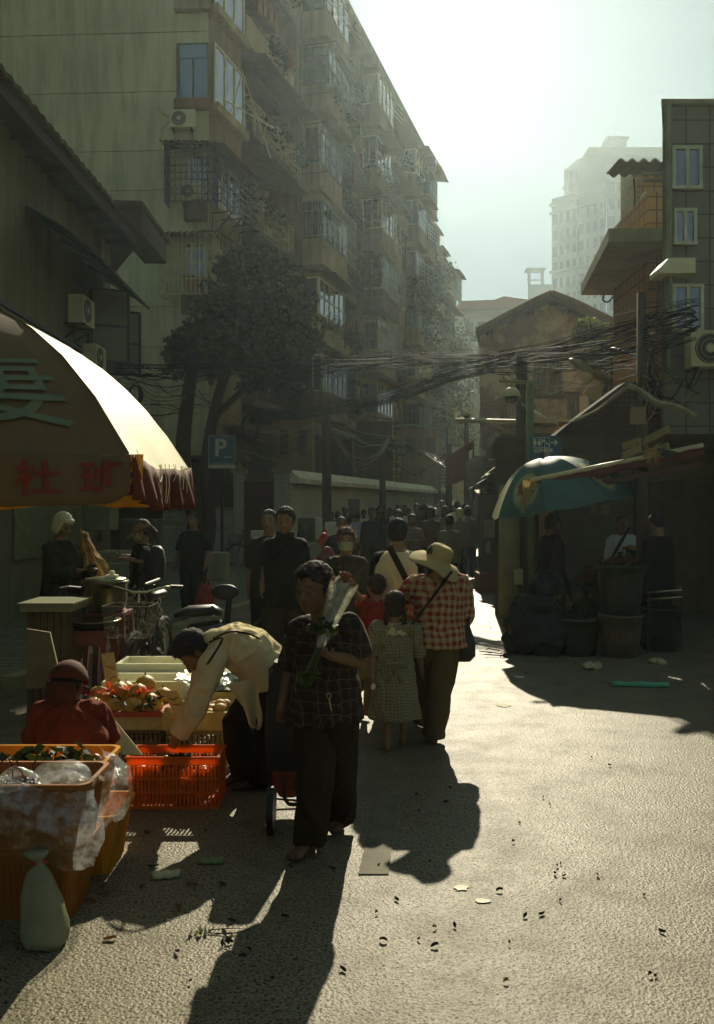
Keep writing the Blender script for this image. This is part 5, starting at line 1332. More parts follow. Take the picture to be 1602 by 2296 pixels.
def person(label, u=None, Y=None, H=1.65, face=180, pose=None, bulk=1.0, skin=skin_m, hair=('short', hair_k), top=None, bot=None, shoes=BLK,
           vox=.02, yaw=0, tilt=0, roll=0, group=None, pos=None, headscale=1.07, seed=None, hands=(.35,.35), palm=None, strand_n=0, child=False, feet=True, neckF=None, mask=None, belly=1.0, hcl=(None,None)):
    global PSEED
    PSEED = PSEED+1; seed = seed or PSEED
    x, y = (pos if pos else (P(u, 0, Y).x, Y))
    J, F, Rt = joints(x, y, H, face, pose)
    o0 = V(x, y, 0); H0 = H*bulk
    mb = MB()
    spine = [J['pelvis'], J['pelvis']*.45+J['chest']*.55, J['chest'], J['neck']]
    ax_r = (J['shR']-J['shL']).normalized(); hipr = (J['hipR']-J['hipL']).normalized()
    def axes(i, n):
        q = i/(n-1); r_ = (hipr*(1-q)+ax_r*q).normalized(); d = (interp(spine, min(1, q+.05))-interp(spine, max(0, q-.05))).normalized()
        f_ = d.cross(r_).normalized(); return r_, f_
    def torso(mm, exp, q0=0.0, q1=1.0, wide=None, n=24):
        W = wide or [(0,.085,.062),(.12,.096,.070),(.35,.083,.062*belly),(.6,.092,.067*belly),(.76,.092,.064),(.88,.064,.050),(1.0,.034,.034)]
        cs, ws, rr, ff = [], [], [], []
        for k, (q, a, b_) in enumerate(W):
            cs.append(interp(spine, q)); ws.append(((a*H0+exp), (b_*H0+exp)))
            rq = (hipr*(1-q)+ax_r*q).normalized(); d = (interp(spine, min(1, q+.06))-interp(spine, max(0, q-.06))).normalized(); fq = rq.cross(d).normalized()*-1
            rr.append(rq); ff.append(fq)
        mm.eloft(cs, ws, rr, ff, n, pw=2.3)
    torso(mb, 0)
    mb.eloft([J['pelvis']-V(0,0,.05*H), J['pelvis']+V(0,0,.02*H)], [(.07*H0,.06*H0),(.09*H0,.068*H0)], hipr, hipr.cross(V(0,0,1))*-1, 16)
    hs = (H*.135/.225 if not child else H*.165/.225)*headscale
    r, f, uu = head_frame(J, F, yaw, tilt, roll)
    hc = J['head']
    mb.cap(J['neck']-V(0,0,.02*H), hc-uu*.04*hs-f*.02*hs, .034*H0, .03*H0, 12)
    head_prims(mb, hc, r, f, uu, hs, face=vox < .016)
    for s_ in 'RL':
        sg = 1 if s_ == 'R' else -1
        sh, el, wr = J['sh'+s_], J['el'+s_], J['wr'+s_]
        mb.cap(sh, el, .028*H0, .022*H0, 12); mb.cap(el, wr, .0225*H0, .0145*H0, 12)
        mb.cap(sh, J['chest']+(J['neck']-J['chest'])*.55, .030*H0, .035*H0, 12)
        hp, kn, an = J['hip'+s_], J['kn'+s_], J['an'+s_]
        mb.cap(hp, kn, .050*H0, .033*H0, 12); mb.cap(kn, an, .033*H0, .020*H0, 12); mb.ell(kn*.7+an*.3-F*.008*H, [Rt*.034*H0, F*.036*H0, (kn-an)*.22], 10, 8)
        fw = (wr-el).normalized()
        pn = palm[s_] if palm and s_ in palm else (-Rt*sg if abs(fw.z) > .5 else V(0,0,-1))
        hsz = H/1.65*(1.0 if not child else .9)*1.05
        sd = 1 if (fw.cross(pn)).dot(F) > 0 else -1
        hand(mb, wr, fw, pn, hsz, hands[0 if s_ == 'R' else 1], sd, cl=hcl[0 if s_ == 'R' else 1])
        if feet: 
            mb.cap(an-F*.012*H+V(0,0,-.01*H), an+F*.085*H+V(0,0,-.028*H), .018*H0, .013*H0, 10)
    body = remesh(mb, 'person', [skin, feat_m, lip_m], vox, None, o0, 2 if vox > .01 else 1)
    me = body.data
    if vox < .016:
        for pl in me.polygons:
            d = pl.center+o0-hc; X, Yy, Z = d.dot(r)/hs, d.dot(f)/hs, d.dot(uu)/hs
            if Yy > .05:
                if abs(abs(X)-.030) < .011 and abs(Z-.003) < .0045: pl.material_index = 1
                elif abs(abs(X)-.030) < .016 and abs(Z-.027-.004*(1-abs(abs(X)-.03)/.016)) < .0035: pl.material_index = 1
                elif abs(X) < .021 and abs(Z+.056) < .0065: pl.material_index = 2
    tag(body, label, 'person', group)
    if not hands: pass
    cv = max(vox*.95, .0065)
    wr_a = .0095 if vox < .012 else (.004 if vox < .018 else 0)
    # ---- clothing
    if bot:
        m = MB(); kind = bot[0]; mt = bot[1]; ex = bot[2] if len(bot) > 2 else .010
        if kind in ('trousers', 'shorts', 'wide'):
            for s_ in 'RL':
                hp, kn, an = J['hip'+s_], J['kn'+s_], J['an'+s_]
                e0, e1, e2 = ((.060,.046,.040) if kind != 'wide' else (.062,.056,.054))
                rr = Rt
                d1 = (kn-hp).normalized(); d2 = (an-kn).normalized()
                if kind == 'shorts': end = kn+(hp-kn)*.12; cs = [hp, (hp+end)/2, end]; ws = [(e0*H0+ex, e0*H0+ex*1.1), (.055*H0+ex,.056*H0+ex), (.05*H0+ex*1.4,.052*H0+ex*1.4)]
                else:
                    ank = an+V(0,0,-.012*H); cs = [hp, (hp+kn)/2, kn, (kn+ank)/2, ank]
                    ws = [(e0*H0+ex, e0*H0+ex*1.1), (.052*H0+ex,.054*H0+ex), (e1*H0+ex*.8, e1*H0+ex), ((e1+e2)/2*H0+ex*.7, (e1+e2)/2*H0+ex), (e2*H0+ex*.6, e2*H0+ex)]
                rs_, fs_ = [], []
                for i in range(len(cs)):
                    d = (cs[min(i+1,len(cs)-1)]-cs[max(i-1,0)]).normalized(); r_ = (Rt-d*Rt.dot(d)).normalized(); rs_.append(r_); fs_.append(r_.cross(d))
                m.eloft(cs, ws, rs_, fs_, 18)
            dd = (interp(spine, .1)-J['pelvis']).normalized(); up_ = interp(spine, .16)
            m.eloft([J['pelvis']-dd*.045*H, J['pelvis'], up_], [(.085*H0+ex,.068*H0+ex),(.100*H0+ex,.075*H0+ex),(.090*H0+ex*.8,.068*H0*belly+ex*.8)], hipr, dd.cross(hipr)*-1, 20)
        if kind in ('skirt', 'dress'):
            zl = bot[3]*H; wd = bot[4] if len(bot) > 4 else .14
            pz = J['pelvis']; top_ = interp(spine, .22)
            cs = [top_, pz, V(pz.x, pz.y, (pz.z+o0.z+zl)/2), V(pz.x, pz.y, zl)]
            m.eloft(cs, [(.088*H0+ex,.07*H0+ex),(.105*H0+ex,.085*H0+ex),((.105+wd)/2*H0+ex,(.10+wd)/2*H0*.95+ex),(wd*H0+ex,wd*.85*H0+ex)], hipr, hipr.cross(V(0,0,1))*-1, 26)
        remesh(m, {'trousers':'trousers','wide':'trousers','shorts':'shorts','skirt':'skirt','dress':'skirt'}[kind], mt, cv, body, o0, 1, wr=wr_a*1.3, wrs=(9,9,4) if kind != 'skirt' else (22,22,3), seed=seed)
    if top:
        kind, mt = top[0], top[1]; slv = top[2]; hem = top[3] if len(top) > 3 else -.06; ex = top[4] if len(top) > 4 else .014
        m = MB(); torso(m, ex, wide=[(0,.102,.078),(.14,.100,.074*max(1,belly*.95)),(.35,.092,.070*belly),(.6,.093,.072*belly),(.76,.092,.066),(.88,.062,.050),(.97,.038,.038)])
        dwn = (interp(spine, .12)-J['pelvis']).normalized()
        hw = top[5] if len(top) > 5 else .108
        dn = dwn if abs(dwn.z) < .75 else V(0,0,1)
        m.eloft([J['pelvis']+dn*hem*H, J['pelvis']+dn*.02*H, interp(spine, .3)], [(hw*H0+ex, hw*.80*H0+ex),(.102*H0+ex,.078*H0+ex),(.090*H0+ex,.069*H0*belly+ex)], hipr, dn.cross(hipr)*-1, 26)
        for s_ in 'RL':
            sh, el, wr = J['sh'+s_], J['el'+s_], J['wr'+s_]
            m.cap(J['chest']+(J['neck']-J['chest'])*.62, sh, .036*H0+ex*.6, .031*H0+ex*.7, 14)
            if slv > 0:
                pts = [sh, sh*.5+el*.5, el, el*.5+wr*.5, wr+(el-wr)*.06]; k = min(1, slv)*4
                lim = [sh+(el-sh)*0]
                cs = []; ws = []
                wdt = [.032,.030,.0265,.0225,.0205]
                n_ = max(2, int(round(k*2))+1)
                for i in range(n_):
                    q = slv*i/(n_-1); cs.append(interp(pts, q)); t = q*4; i0 = min(3, int(t)); w0 = wdt[i0]+(wdt[i0+1]-wdt[i0])*(t-i0)
                    flare = 1.18 if slv < .6 else 1.0
                    e = (w0*(1+(flare-1)*i/(n_-1)))*H0+ex*.75; ws.append((e, e))
                rs_, fs_ = [], []
                for i in range(len(cs)):
                    d = (cs[min(i+1,len(cs)-1)]-cs[max(i-1,0)]).normalized(); r_ = d.orthogonal().normalized() if abs(d.dot(Rt)) > .9 else (Rt-d*Rt.dot(d)).normalized(); rs_.append(r_); fs_.append(r_.cross(d))
                m.eloft(cs, ws, rs_, fs_, 16)
        if len(top) > 6 and top[6]:      # collar
            m.eloft([J['neck']-V(0,0,.012*H), J['neck']+V(0,0,.022*H)], [(.044*H0+ex*.3,.044*H0+ex*.3),(.038*H0+ex*.2,.038*H0+ex*.2)], ax_r, ax_r.cross(V(0,0,1))*-1, 16)
        remesh(m, {'tee':'shirt','shirt':'shirt','jacket':'jacket','vest':'vest','dress':'dress','blouse':'blouse'}[kind], mt, cv, body, o0, 1, wr=wr_a*1.5, wrs=(10,10,6), seed=seed+5)
    if shoes and feet:
        for s_ in 'RL':
            an = J['an'+s_]; m = MB(); fd = (an+F); 
            ff = pose.get('foot'+s_) if pose and 'foot'+s_ in pose else F
            ff = Vector(ff).normalized(); rf = V(ff.y, -ff.x, 0); b_ = V(an.x, an.y, max(0, an.z-.045*H))
            cs = [b_-ff*.035*H+V(0,0,.02*H), b_-ff*.01*H+V(0,0,.026*H), b_+ff*.03*H+V(0,0,.024*H), b_+ff*.07*H+V(0,0,.017*H), b_+ff*.108*H+V(0,0,.014*H)]
            m.eloft(cs, [(.015*H,.018*H),(.022*H,.026*H),(.023*H,.022*H),(.027*H,.015*H),(.013*H,.010*H)], rf, V(0,0,1), 12)
            m.build('shoe', shoes, body, o0, smooth=True)
    hair_style(hair[0], hair[1], hc, r, f, uu, hs, body, max(vox*.8, .005), seed, strand_n)
    if mask:
        m = MB()
        def mf(s, t):
            x_ = -.062+.124*s; z_ = -.008-.078*t; y_ = .104-.10*(abs(x_)/.075)**2.2-.012*abs(t-.35)*2+.006
            return hc+r*x_*hs+f*(y_)*hs+uu*z_*hs
        m.grid(mf, 13, 9)
        for k in (-1, 1):
            for t in (.1, .9): m.beam(mf(0 if k < 0 else 1, t), hc-f*.0*hs+r*.077*k*hs+uu*(-.005)*hs, .003)
        m.build('face_mask', mask, body, o0, smooth=True, solid=.003)
    return dict(o=body, J=J, F=F, R=Rt, r=r, f=f, u=uu, hc=hc, hs=hs, H=H, o0=o0)
PSEED = 40
random.seed(99)
# ------------------------------------------------------------ big advertising umbrella, near left
UC = V(-2.31, 4.0, 0); UR = 1.57
def uprof(q):    # q 0 at the apex, 1 at the rim: height above the rim
    return .715*(1-q**3.5)
def upt(k, t, q):   # gore k, t across, q outwards
    a0, a1 = PI/8+(k-1)*PI/4, PI/8+k*PI/4
    p0 = V(math.cos(a0), math.sin(a0), 0); p1 = V(math.cos(a1), math.sin(a1), 0)
    p = (p0*(1-t)+p1*t)*UR*q
    sag = .03*math.sin(PI*t)*q
    w_ = noise.noise_vector(p*3.2+V(k,0,0))*.03*math.sin(PI*t)+noise.noise_vector(p*11)*.006*math.sin(PI*t)
    return UC+p+V(0,0,1.89+uprof(q)-sag)+w_
um = thing('market_umbrella', UC, 'big tattered advertising umbrella with lettered brown panels and a sunlit edge at the left', 'umbrella')
f_tan = mat('shaded tan canopy', (.15, .095, .055), .75, var=.15, bump=.3, bs=300, trans=.02)
f_sunlit = mat('sunlit canopy', (.92, .90, .98), .6, var=.06, bump=.3, bs=300, trans=.08)
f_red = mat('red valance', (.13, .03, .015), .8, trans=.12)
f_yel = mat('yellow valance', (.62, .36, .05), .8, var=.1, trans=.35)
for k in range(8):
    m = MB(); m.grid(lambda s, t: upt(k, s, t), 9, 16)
    m.build('canopy_panel', f_sunlit if k in (0, 1) else f_tan, um, smooth=True)  # sunlight painted in as pale cloth on these gores, shade as darker cloth elsewhere
for k in range(8):
    m = MB(); m.tube([upt(k, 0, q/10)+V(0,0,.003) for q in range(1, 11)], .004, 5); m.build('seam', f_tan, um)
def val(k, t, h, off=0.0):
    p = upt(k, t, 1.0); a = PI/8+(k-.5)*PI/4; out = V(math.cos(a), math.sin(a), 0)
    return p+out*(.015+off+.02*math.sin(t*9+k)*h)+V(0,0,-.18*h)
for k in range(8):
    m = MB()
    if k == 0:      # torn, gathered strip on the sunlit side
        def fv(s, t): 
            p = val(k, s, t*(.95+.12*s)); p += V(.03*math.sin(s*38)*t, 0, 0); return p
        m.grid(fv, 60, 6); m.build('valance', f_red, um, smooth=True, solid=.002)
        m = MB()
        for i in range(13):
            s0 = rnd(0, .95); a = val(k, s0, 0)+V(.012,0,.02); l = rnd(.15, .9)
            m.tube([a, val(k, s0+rnd(-.03,.03), l*.5)+V(.022,0,0), val(k, s0+rnd(-.03,.03), l)+V(.02,0,0)], .0016, 4)
        m.build('torn_fringe', f_sunlit, um)
    else:
        def fv(s, t):
            e = min(1, min(s, 1-s)/.09)**.5; return val(k, s, t*(.78+.22*e)+.0)
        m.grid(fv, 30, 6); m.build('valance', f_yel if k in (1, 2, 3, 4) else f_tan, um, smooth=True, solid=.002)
m = MB(); m.grid(lambda s, t: val(7, .86+.2*s, t*1.02, -.03), 8, 6); m.build('valance_flap', f_yel, um, smooth=True, solid=.002)
m = MB(); m.lathe(UC, [(.022, 0), (.022, 2.62)], 12); m.build('pole', steel, um, smooth=True)
m = MB()
for k in range(8):
    m.tube([upt(k, 0, q)+V(0,0,-.02) for q in (.05, .3, .6, .85, 1)], .008, 5); m.tube([UC+V(0,0,2.0), upt(k, 0, .55)+V(0,0,-.03)], .006, 5)
m.build('ribs', steel, um)
green_l = mat('faded green lettering', (.13, .17, .15), .8, bump=0)
red_l = mat('red lettering', (.22, .035, .02), .8, bump=0)
def warp_panel(k, t0, q0, sx, sy, flip=1):
    def w_(c): 
        t = t0+c.x*sx*flip; q = q0-c.y*sy
        n = (upt(k, t+.01, q)-upt(k, t-.01, q)).cross(upt(k, t, q+.01)-upt(k, t, q-.01)).normalized()
        return upt(k, t, q)+(n if n.z > 0 else -n)*.008
    return w_
def warp_val(k, t0, h0, sx, sy):
    def w_(c): return val(k, t0+c.x*sx, h0-c.y*sy, .006)
    return w_
text('妻', .62, green_l, um, None, 'lettering', warp=warp_panel(7, .70, .89, .66, .27), bold=.003)
text('杜', .2, red_l, um, None, 'lettering', warp=warp_val(7, .70, .5, .75, 3.6), bold=.004)
text('班', .2, red_l, um, None, 'lettering', warp=warp_val(7, .895, .5, .75, 3.6), bold=.004)
text('元', .2, red_l, um, None, 'lettering', warp=lambda c: val(7, .97+c.x*.6, .55-c.y*4, -.022), bold=.006)

# ------------------------------------------------------------ drink umbrella at the right
Y = 11.5
ap = P(1213, 1036, Y); RC = V(P(1262, 0, Y).x, Y, 0); RR = 1.0
tilt = V(.0, 0, .17)
def bpt(k, t, q):
    a0, a1 = k*PI/4+.35, (k+1)*PI/4+.35
    p = (V(math.cos(a0), math.sin(a0), 0)*(1-t)+V(math.cos(a1), math.sin(a1), 0)*t)*RR*q
    h = .60*(1-q**2.4)-.03*math.sin(PI*t)*q
    return V(RC.x, Y, 1.70)+V(p.x*.93-.26*(1-q**1.5), p.y*.95, h+p.x*.17)
bu = thing('drink_umbrella', V(RC.x, Y, 0), 'teal drink umbrella with white oval logos over the dark flower stall', 'umbrella')
tealf = mat('teal canopy', (.045, .13, .17), .55, var=.2, vs=3, bump=.2, trans=.1)
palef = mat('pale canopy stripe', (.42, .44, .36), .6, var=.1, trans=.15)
for k in range(8):
    m = MB(); m.grid(lambda s, t: bpt(k, s, t), 9, 12); m.build('canopy_panel', palef if k in (3,) else tealf, bu, smooth=True)
m = MB(); m.lathe(V(RC.x-.26, Y, 2.30), [(.03,0),(.03,.05),(.012,.08)], 8); m.build('finial', iron, bu)
m = MB(); m.tube([V(RC.x, Y, 0), V(RC.x-.1, Y, 1.6), V(RC.x-.26, Y, 2.32)], .02, 8); m.build('pole', iron, bu)
m = MB()
for k in range(8): m.tube([bpt(k, 0, q)+V(0,0,-.015) for q in (.05,.4,.7,1)], .006, 4)
m.build('ribs', iron, bu)
oval = mat('oval cream', (.34, .38, .28), .7, bump=0); redlogo = mat('logo red', (.24, .045, .02), .7, bump=0); pale_t = mat('pale teal', (.14, .27, .25), .7, bump=0)
for k, (t0, q0) in ((4, (.55, .74)), (6, (.42, .72))):
    kk = k
    def bw(c, off): 
        t = t0+c.x; q = q0-c.y
        kx = kk
        if t > 1: t -= 1; kx += 1
        n = (bpt(kx, min(1,t+.02), q)-bpt(kx, t-.02, q)).cross(bpt(kx, t, q+.02)-bpt(kx, t, q-.02)).normalized()
        if n.z < 0: n = -n
        return bpt(kx, t, q)+n*off
    for (ra, rb, mt, off, ri) in ((.36, .21, pale_t, .006, 0), (.32, .185, oval, .010, 0)):
        m = MB(); m.grid(lambda s, t: bw(V(ra*t*math.cos(s*2*PI), rb*t*math.sin(s*2*PI), 0), off), 33, 6); m.build('logo_oval', mt, bu)
    text('雀巢', .2, redlogo, bu, None, 'logo_lettering', warp=lambda c: bw(V(c.x*1.25, c.y*.95, 0), .015), bold=.006)
    if k == 4: text('Nestlé', .1, pale_t, bu, None, 'logo_lettering', warp=lambda c: bw(V(c.x*1.1-.02, c.y*.9+.235, 0), .012), bold=.002)

# ------------------------------------------------------------ folding awning over the flower stall
aw = thing('folding_awning', P(1185, 1085, 11), 'dark red folding awning with a sunlit edge and hanging fabric end', 'awning')
A0, A1 = P(1188, 1082, 11.0), P(1575, 1003, 10.7)
dA = (A1-A0)
m = MB(); m.grid(lambda s, t: A0+dA*s+V(-.05*t, 1.35*t, -.02-.04*math.sin(PI*t)), 20, 8); m.build('canopy_sheet', red_f, aw, solid=.006)
m = MB(); m.tube([A0+V(0,-.03,.02), A1+V(0,-.03,.02)], .032, 10); m.build('front_roller', mat('white bar', (.62,.58,.5), .35), aw, smooth=True)
m = MB(); m.grid(lambda s, t: A0+dA*s+V(0,-.065,-.0-.085*t-.004*math.sin(s*60)), 90, 3); m.build('valance', mat('maroon cloth', (.12,.025,.018), .85), aw, solid=.004)
m = MB(); m.beam(A0+V(.05,.03,-.16), A1+V(0,.03,-.20), .04, .06); m.build('arm', mat('maroon arm', (.10,.03,.02), .6), aw)
m = MB(); m.grid(lambda s, t: A0+V(-.10+.17*s-.03*t, -.1+.014*math.sin(s*42), .03-.40*t-.03*s), 50, 8); m.build('hanging_end', mat('tan striped cloth', (.44,.36,.24), .85, trans=.25, vs=30, var=.4), aw, smooth=True)
m = MB(); m.tube([V(A1.x-.3, 12.3, 0), V(A1.x-.3, 12.3, A1.z+.1)], .03, 6); m.build('post', iron, aw)
m = MB()
p0 = P(1335, 1052, 11.6); m.slab([P(1310,1045,11.6), P(1345,1040,11.5), P(1420,1075,11.4), P(1402,1072,11.9)], (0,0,.01)); tag(m.build('foam_sheet', foam, None, p0), 'bright sheet end poking out behind the folding awning', 'sheet')
m = MB(); c = P(1462, 1012, 10.4); random.seed(4)
for _ in range(60): 
    d = V(rnd(-1,1), rnd(-.5,.5), rnd(-1,1)).normalized(); m.tube([c+d*.02, c+d*rnd(.05,.17)+V(.03,0,-.03)], [.007,.003], 4)
tag(m.build('dried_plant', mat('dried straw', (.55,.42,.26), .8, trans=.3), None, c), 'bunch of dry sunlit stalks hanging on the awning near the pole', 'plant')
m = MB(); m.grid(lambda s, t: P(1478+40*s, 1005+14*t+8*s, 10.3)+V(0,.3*t,0), 5, 3); tag(m.build('tarpaulin', tealf, None, P(1478,1005,10.3), solid=.01), 'teal tarpaulin corner at the far right above the awning', 'tarpaulin')

# ------------------------------------------------------------ crates
def slotwall(mb, a, b, z0, z1, th, rows, n, solid_top=.12, solid_bot=.06, taper=0):
    a, b = Vector(a), Vector(b); d = b-a; Lw = d.length; d.normalize(); nn = V(d.y, -d.x, 0)*th
    H_ = z1-z0
    def bx(s0, s1, t0, t1, e=0):
        p = [a+d*s0, a+d*s1]; mb.hexa([p[0]+V(0,0,z0+t0)-nn*e, p[1]+V(0,0,z0+t0)-nn*e, p[1]+nn*(1+e)+V(0,0,z0+t0), p[0]+nn*(1+e)+V(0,0,z0+t0)], [p[0]+V(0,0,z0+t1)-nn*e, p[1]+V(0,0,z0+t1)-nn*e, p[1]+nn*(1+e)+V(0,0,z0+t1), p[0]+nn*(1+e)+V(0,0,z0+t1)])
    bx(0, Lw, 0, H_*solid_bot); bx(0, Lw, H_*(1-solid_top), H_)
    rh = H_*(1-solid_top-solid_bot)/rows
    for r_ in range(rows):
        zb = H_*solid_bot+r_*rh
        if r_: bx(.004, Lw-.004, zb-.006, zb+.006, .02)
        for i in range(n+1):
            s0 = Lw*i/n; w_ = Lw/n*.24; bx(max(0, s0-w_), min(Lw, s0+w_), zb+.0065 if r_ else zb, zb+rh-.0065)
    bx(-.006, Lw+.006, H_-.012, H_-.001, .5)
def crate(x0, x1, y0, y1, z0, z1, m_, label, rows=3, n=22, name='crate', group=None, top=.14, bottom=True, rot=0):
    o_ = V((x0+x1)/2, (y0+y1)/2, z0); t = thing(name, o_, label, 'crate', group)
    m = MB(); th = .008
    slotwall(m, (x0, y0, 0), (x1, y0, 0), z0, z1, -th, rows, n, top); m.build('front_panel', m_, t)
    m = MB(); slotwall(m, (x1, y0+.009, 0), (x1, y1-.009, 0), z0, z1, -th, rows, int(n*(y1-y0)/(x1-x0)), top); m.build('side_panel', m_, t)
    m = MB(); slotwall(m, (x0, y1-.009, 0), (x0, y0+.009, 0), z0, z1, -th, rows, int(n*(y1-y0)/(x1-x0)), top); m.build('side_panel', m_, t)
    m = MB(); slotwall(m, (x1, y1, 0), (x0, y1, 0), z0, z1, -th, rows, n, top); m.build('back_panel', m_, t)
    m = MB(); m.box(x0+.009, x1-.009, y0+.009, y1-.009, z0+.002, z0+.012); m.build('base', m_, t)
    return t
def tub(x0, x1, y0, y1, z0, z1, m_, label, name='tub', rib=True, tp=.04, parent=None, cat='tub'):
    o_ = V((x0+x1)/2, (y0+y1)/2, z0); t = parent or thing(name, o_, label, cat)
    def ring(e, z, rr=.05, n=6):
        out = []
        for cx, cy, a0 in ((x1-e-rr, y1-e-rr, 0), (x0+e+rr, y1-e-rr, PI/2), (x0+e+rr, y0+e+rr, PI), (x1-e-rr, y0+e+rr, 1.5*PI)):
            for i in range(n): a = a0+i/(n-1)*PI/2; out.append(V(cx+rr*math.cos(a), cy+rr*math.sin(a), z))
        return out
    m = MB(); m.loft([ring(tp, z0+.003), ring(tp, z0), ring(tp*.5, (z0+z1)/2), ring(0, z1-.02), ring(-.012, z1-.02), ring(-.012, z1), ring(.006, z1), ring(.012, z1-.03), ring(tp*.5+.012, (z0+z1)/2), ring(tp+.012, z0+.012)], True)
    m.build('shell', m_, t, smooth=False)
    if rib:
        m = MB()
        n = int((x1-x0)/.028)
        for i in range(n):
            x = x0+.07+(x1-x0-.14)*i/(n-1); m.beam((x, y0+tp-.001, z0+.01), (x, y0+.005, z1-.06), .006, .006)
        n = int((y1-y0)/.028)
        for i in range(n):
            y = y0+.07+(y1-y0-.14)*i/(n-1); m.beam((x1-tp+.001, y, z0+.01), (x1-.005, y, z1-.06), .006, .006)
        m.build('ribs', m_, t)
    return t
org = mat('orange plastic', (.90, .27, .03), .42, var=.08, vs=9, bump=.05, trans=.55, stain=.35)
yelp = mat('yellow plastic', (.78, .40, .02), .45, var=.1, vs=9, bump=.05, trans=.38, stain=.5)
brnp = mat('orange brown plastic', (.34, .125, .02), .5, var=.15, bump=.1, trans=.08, stain=.6)
creamp = mat('cream board', (.50, .44, .28), .8, vs=12, stain=.4)
greyp = mat('grey plastic', (.20, .17, .12), .6)
crate(-1.29, -.77, 5.04, 5.30, 0, .293, org, 'bright orange perforated crate the bending shopper reaches into', 3, 24, top=.16)
tub(-1.75, -1.10, 4.10, 4.46, 0, .285, yelp, 'lower yellow ribbed tub under the bagged fruit crate', cat='crate')
tub(-1.78, -1.14, 4.02, 4.34, .29, .545, yelp, 'upper yellow fruit crate with a clear plastic bag over its corner', cat='crate')
tub(-1.80, -1.13, 3.66, 3.98, 0, .30, brnp, 'orange brown tub at the bottom of the nearest stack', cat='crate')
tub(-1.80, -1.08, 3.60, 3.92, .305, .585, brnp, 'nearest upper crate lined with crumpled clear plastic', cat='crate')
def crumple(fn, nu, nv, amp, seed_, name, m_, label, cat, o_, parent=None):
    m = MB()
    def f(s, t):
        p = fn(s, t); q = p*9+V(seed_, 0, 0)
        return p+noise.noise_vector(q)*amp+noise.noise_vector(q*2.7)*amp*.45
    m.grid(f, nu, nv); o = m.build(name, m_, parent, o_, smooth=False)
    if label: tag(o, label, cat)
    return o
clear = film('clear plastic film', clear=.86, rough=.10)
def bag1(s, t):     # bag hanging over the corner of the upper yellow crate
    a = -1.9+s*3.4; r_ = (.10+.11*math.sin(PI*min(1, t*1.1))**.8)*(1 if t < .9 else .8)
    c = V(-1.16, 4.1, .55-.30*t); return c+V(math.cos(a)*r_*.8, math.sin(a)*r_*1.0, 0)+V(-.06*(1-t), 0, .02*math.sin(s*20))
crumple(bag1, 46, 26, .022, 3, 'plastic_bag', clear, 'clear crinkled plastic bag bulging over the corner of the upper yellow crate', 'plastic bag', V(-1.16, 4.1, .4))
def bag2(s, t):
    x = -1.85+.80*s; 
    if t < .3: q = t/.3; return V(x, 3.75-.13*q, .56+.05*math.sin(q*PI)+.02*math.sin(s*25))
    q = (t-.3)/.7; return V(x+.05*math.sin(q*3)*(s), 3.585-.045*math.sin(q*PI), .59-.30*q-.04*math.sin(s*9))
crumple(bag2, 60, 30, .02, 8, 'plastic_bag', clear, 'crumpled clear plastic liner spilling over the nearest crate', 'plastic bag', V(-1.4, 3.6, .5))
def bag3(s, t):
    a = s*2*PI; r_ = .055+.05*math.sin(t*PI); return V(-1.2+math.cos(a)*r_*1.1, 3.68+math.sin(a)*r_*.6, .60+.05*math.cos(t*PI))
crumple(bag3, 26, 14, .016, 5, 'plastic_knot', clear, 'bunched plastic knot on the near corner of the lined crate', 'plastic bag', V(-1.2, 3.68, .6))
m = MB(); c = V(-1.21, 3.50, 0)
m.lathe(c, [(.04, 0), (.08, .01), (.088, .04), (.084, .08), (.078, .13), (.07, .18), (.06, .22), (.05, .26), (.035, .29), (.018, .31), (.014, .32), (.03, .335), (.045, .355), (.04, .36)], 40)
for i, p in enumerate(m.v): m.v[i] = p+noise.noise_vector(V(p.x*16,p.y*16,p.z*5))*.018+noise.noise_vector(p*40)*.006+V(-.03*(p.z/.4), 0, 0)
sb = thing('shopping_sack', c, 'pale green tied sack standing at the bottom left corner', 'bag')
m.build('sack', mat('pale sack', (.32, .33, .33), .5, trans=.3, bump=.6, bs=25, bd=.01), sb, smooth=True)
m = MB(); m.tube([c+V(-.05,.02,.31), c+V(-.025,-.025,.315), c+V(.0,.02,.31)], .008, 6); m.build('red_tie', REDK, sb) if False else m.build('red_tie', mat('red tie', (.4,.05,.03), .6), sb)
# ------------------------------------------------------------ fruit
def fruit(name, r, m_, label, cat, group, spots, stem=False, squash=.9):
    first = None
    for i, s_ in enumerate(spots):
        x, y, z = s_[:3]; k = s_[3] if len(s_) > 3 else 1
        if first is None:
            m = MB(); m.lathe((0,0,0), [(.001, r*squash), (r*.35, r*squash*.95), (r*.75, r*squash*.68), (r*.97, r*squash*.25), (r, 0), (r*.95, -r*squash*.32), (r*.72, -r*squash*.7), (r*.3, -r*squash*.96), (.001, -r*squash)], 18, False)
            for j, p in enumerate(m.v): m.v[j] = p+noise.noise_vector(p*30)*r*.05
            o = m.build(name, m_, None, (0,0,0), smooth=True); tag(o, label, cat, group); o.location = (x, y, z); o.scale = (k,)*3; first = o
            if stem:
                m = MB(); m.tube([(0,0,r*squash*.95),(r*.1,0,r*squash*1.3)], r*.07, 5); s2 = m.build('stem', bark, None, (0,0,0)); s2.parent = o
        else: copy_tree(first, (x, y, z), scale=k, rz=rnd(0, 6))
pom = mat('pomelo skin', (.50, .30, .06), .5, col2=(.60, .36, .09), var=.2, vs=20, bump=.6, bs=220, bd=.003)
citrus = mat('tangerine skin', (.55, .20, .02), .45, vs=20, bump=.5, bs=260, bd=.002)
eggm = mat('pale tuber skin', (.48, .32, .20), .6, vs=30)
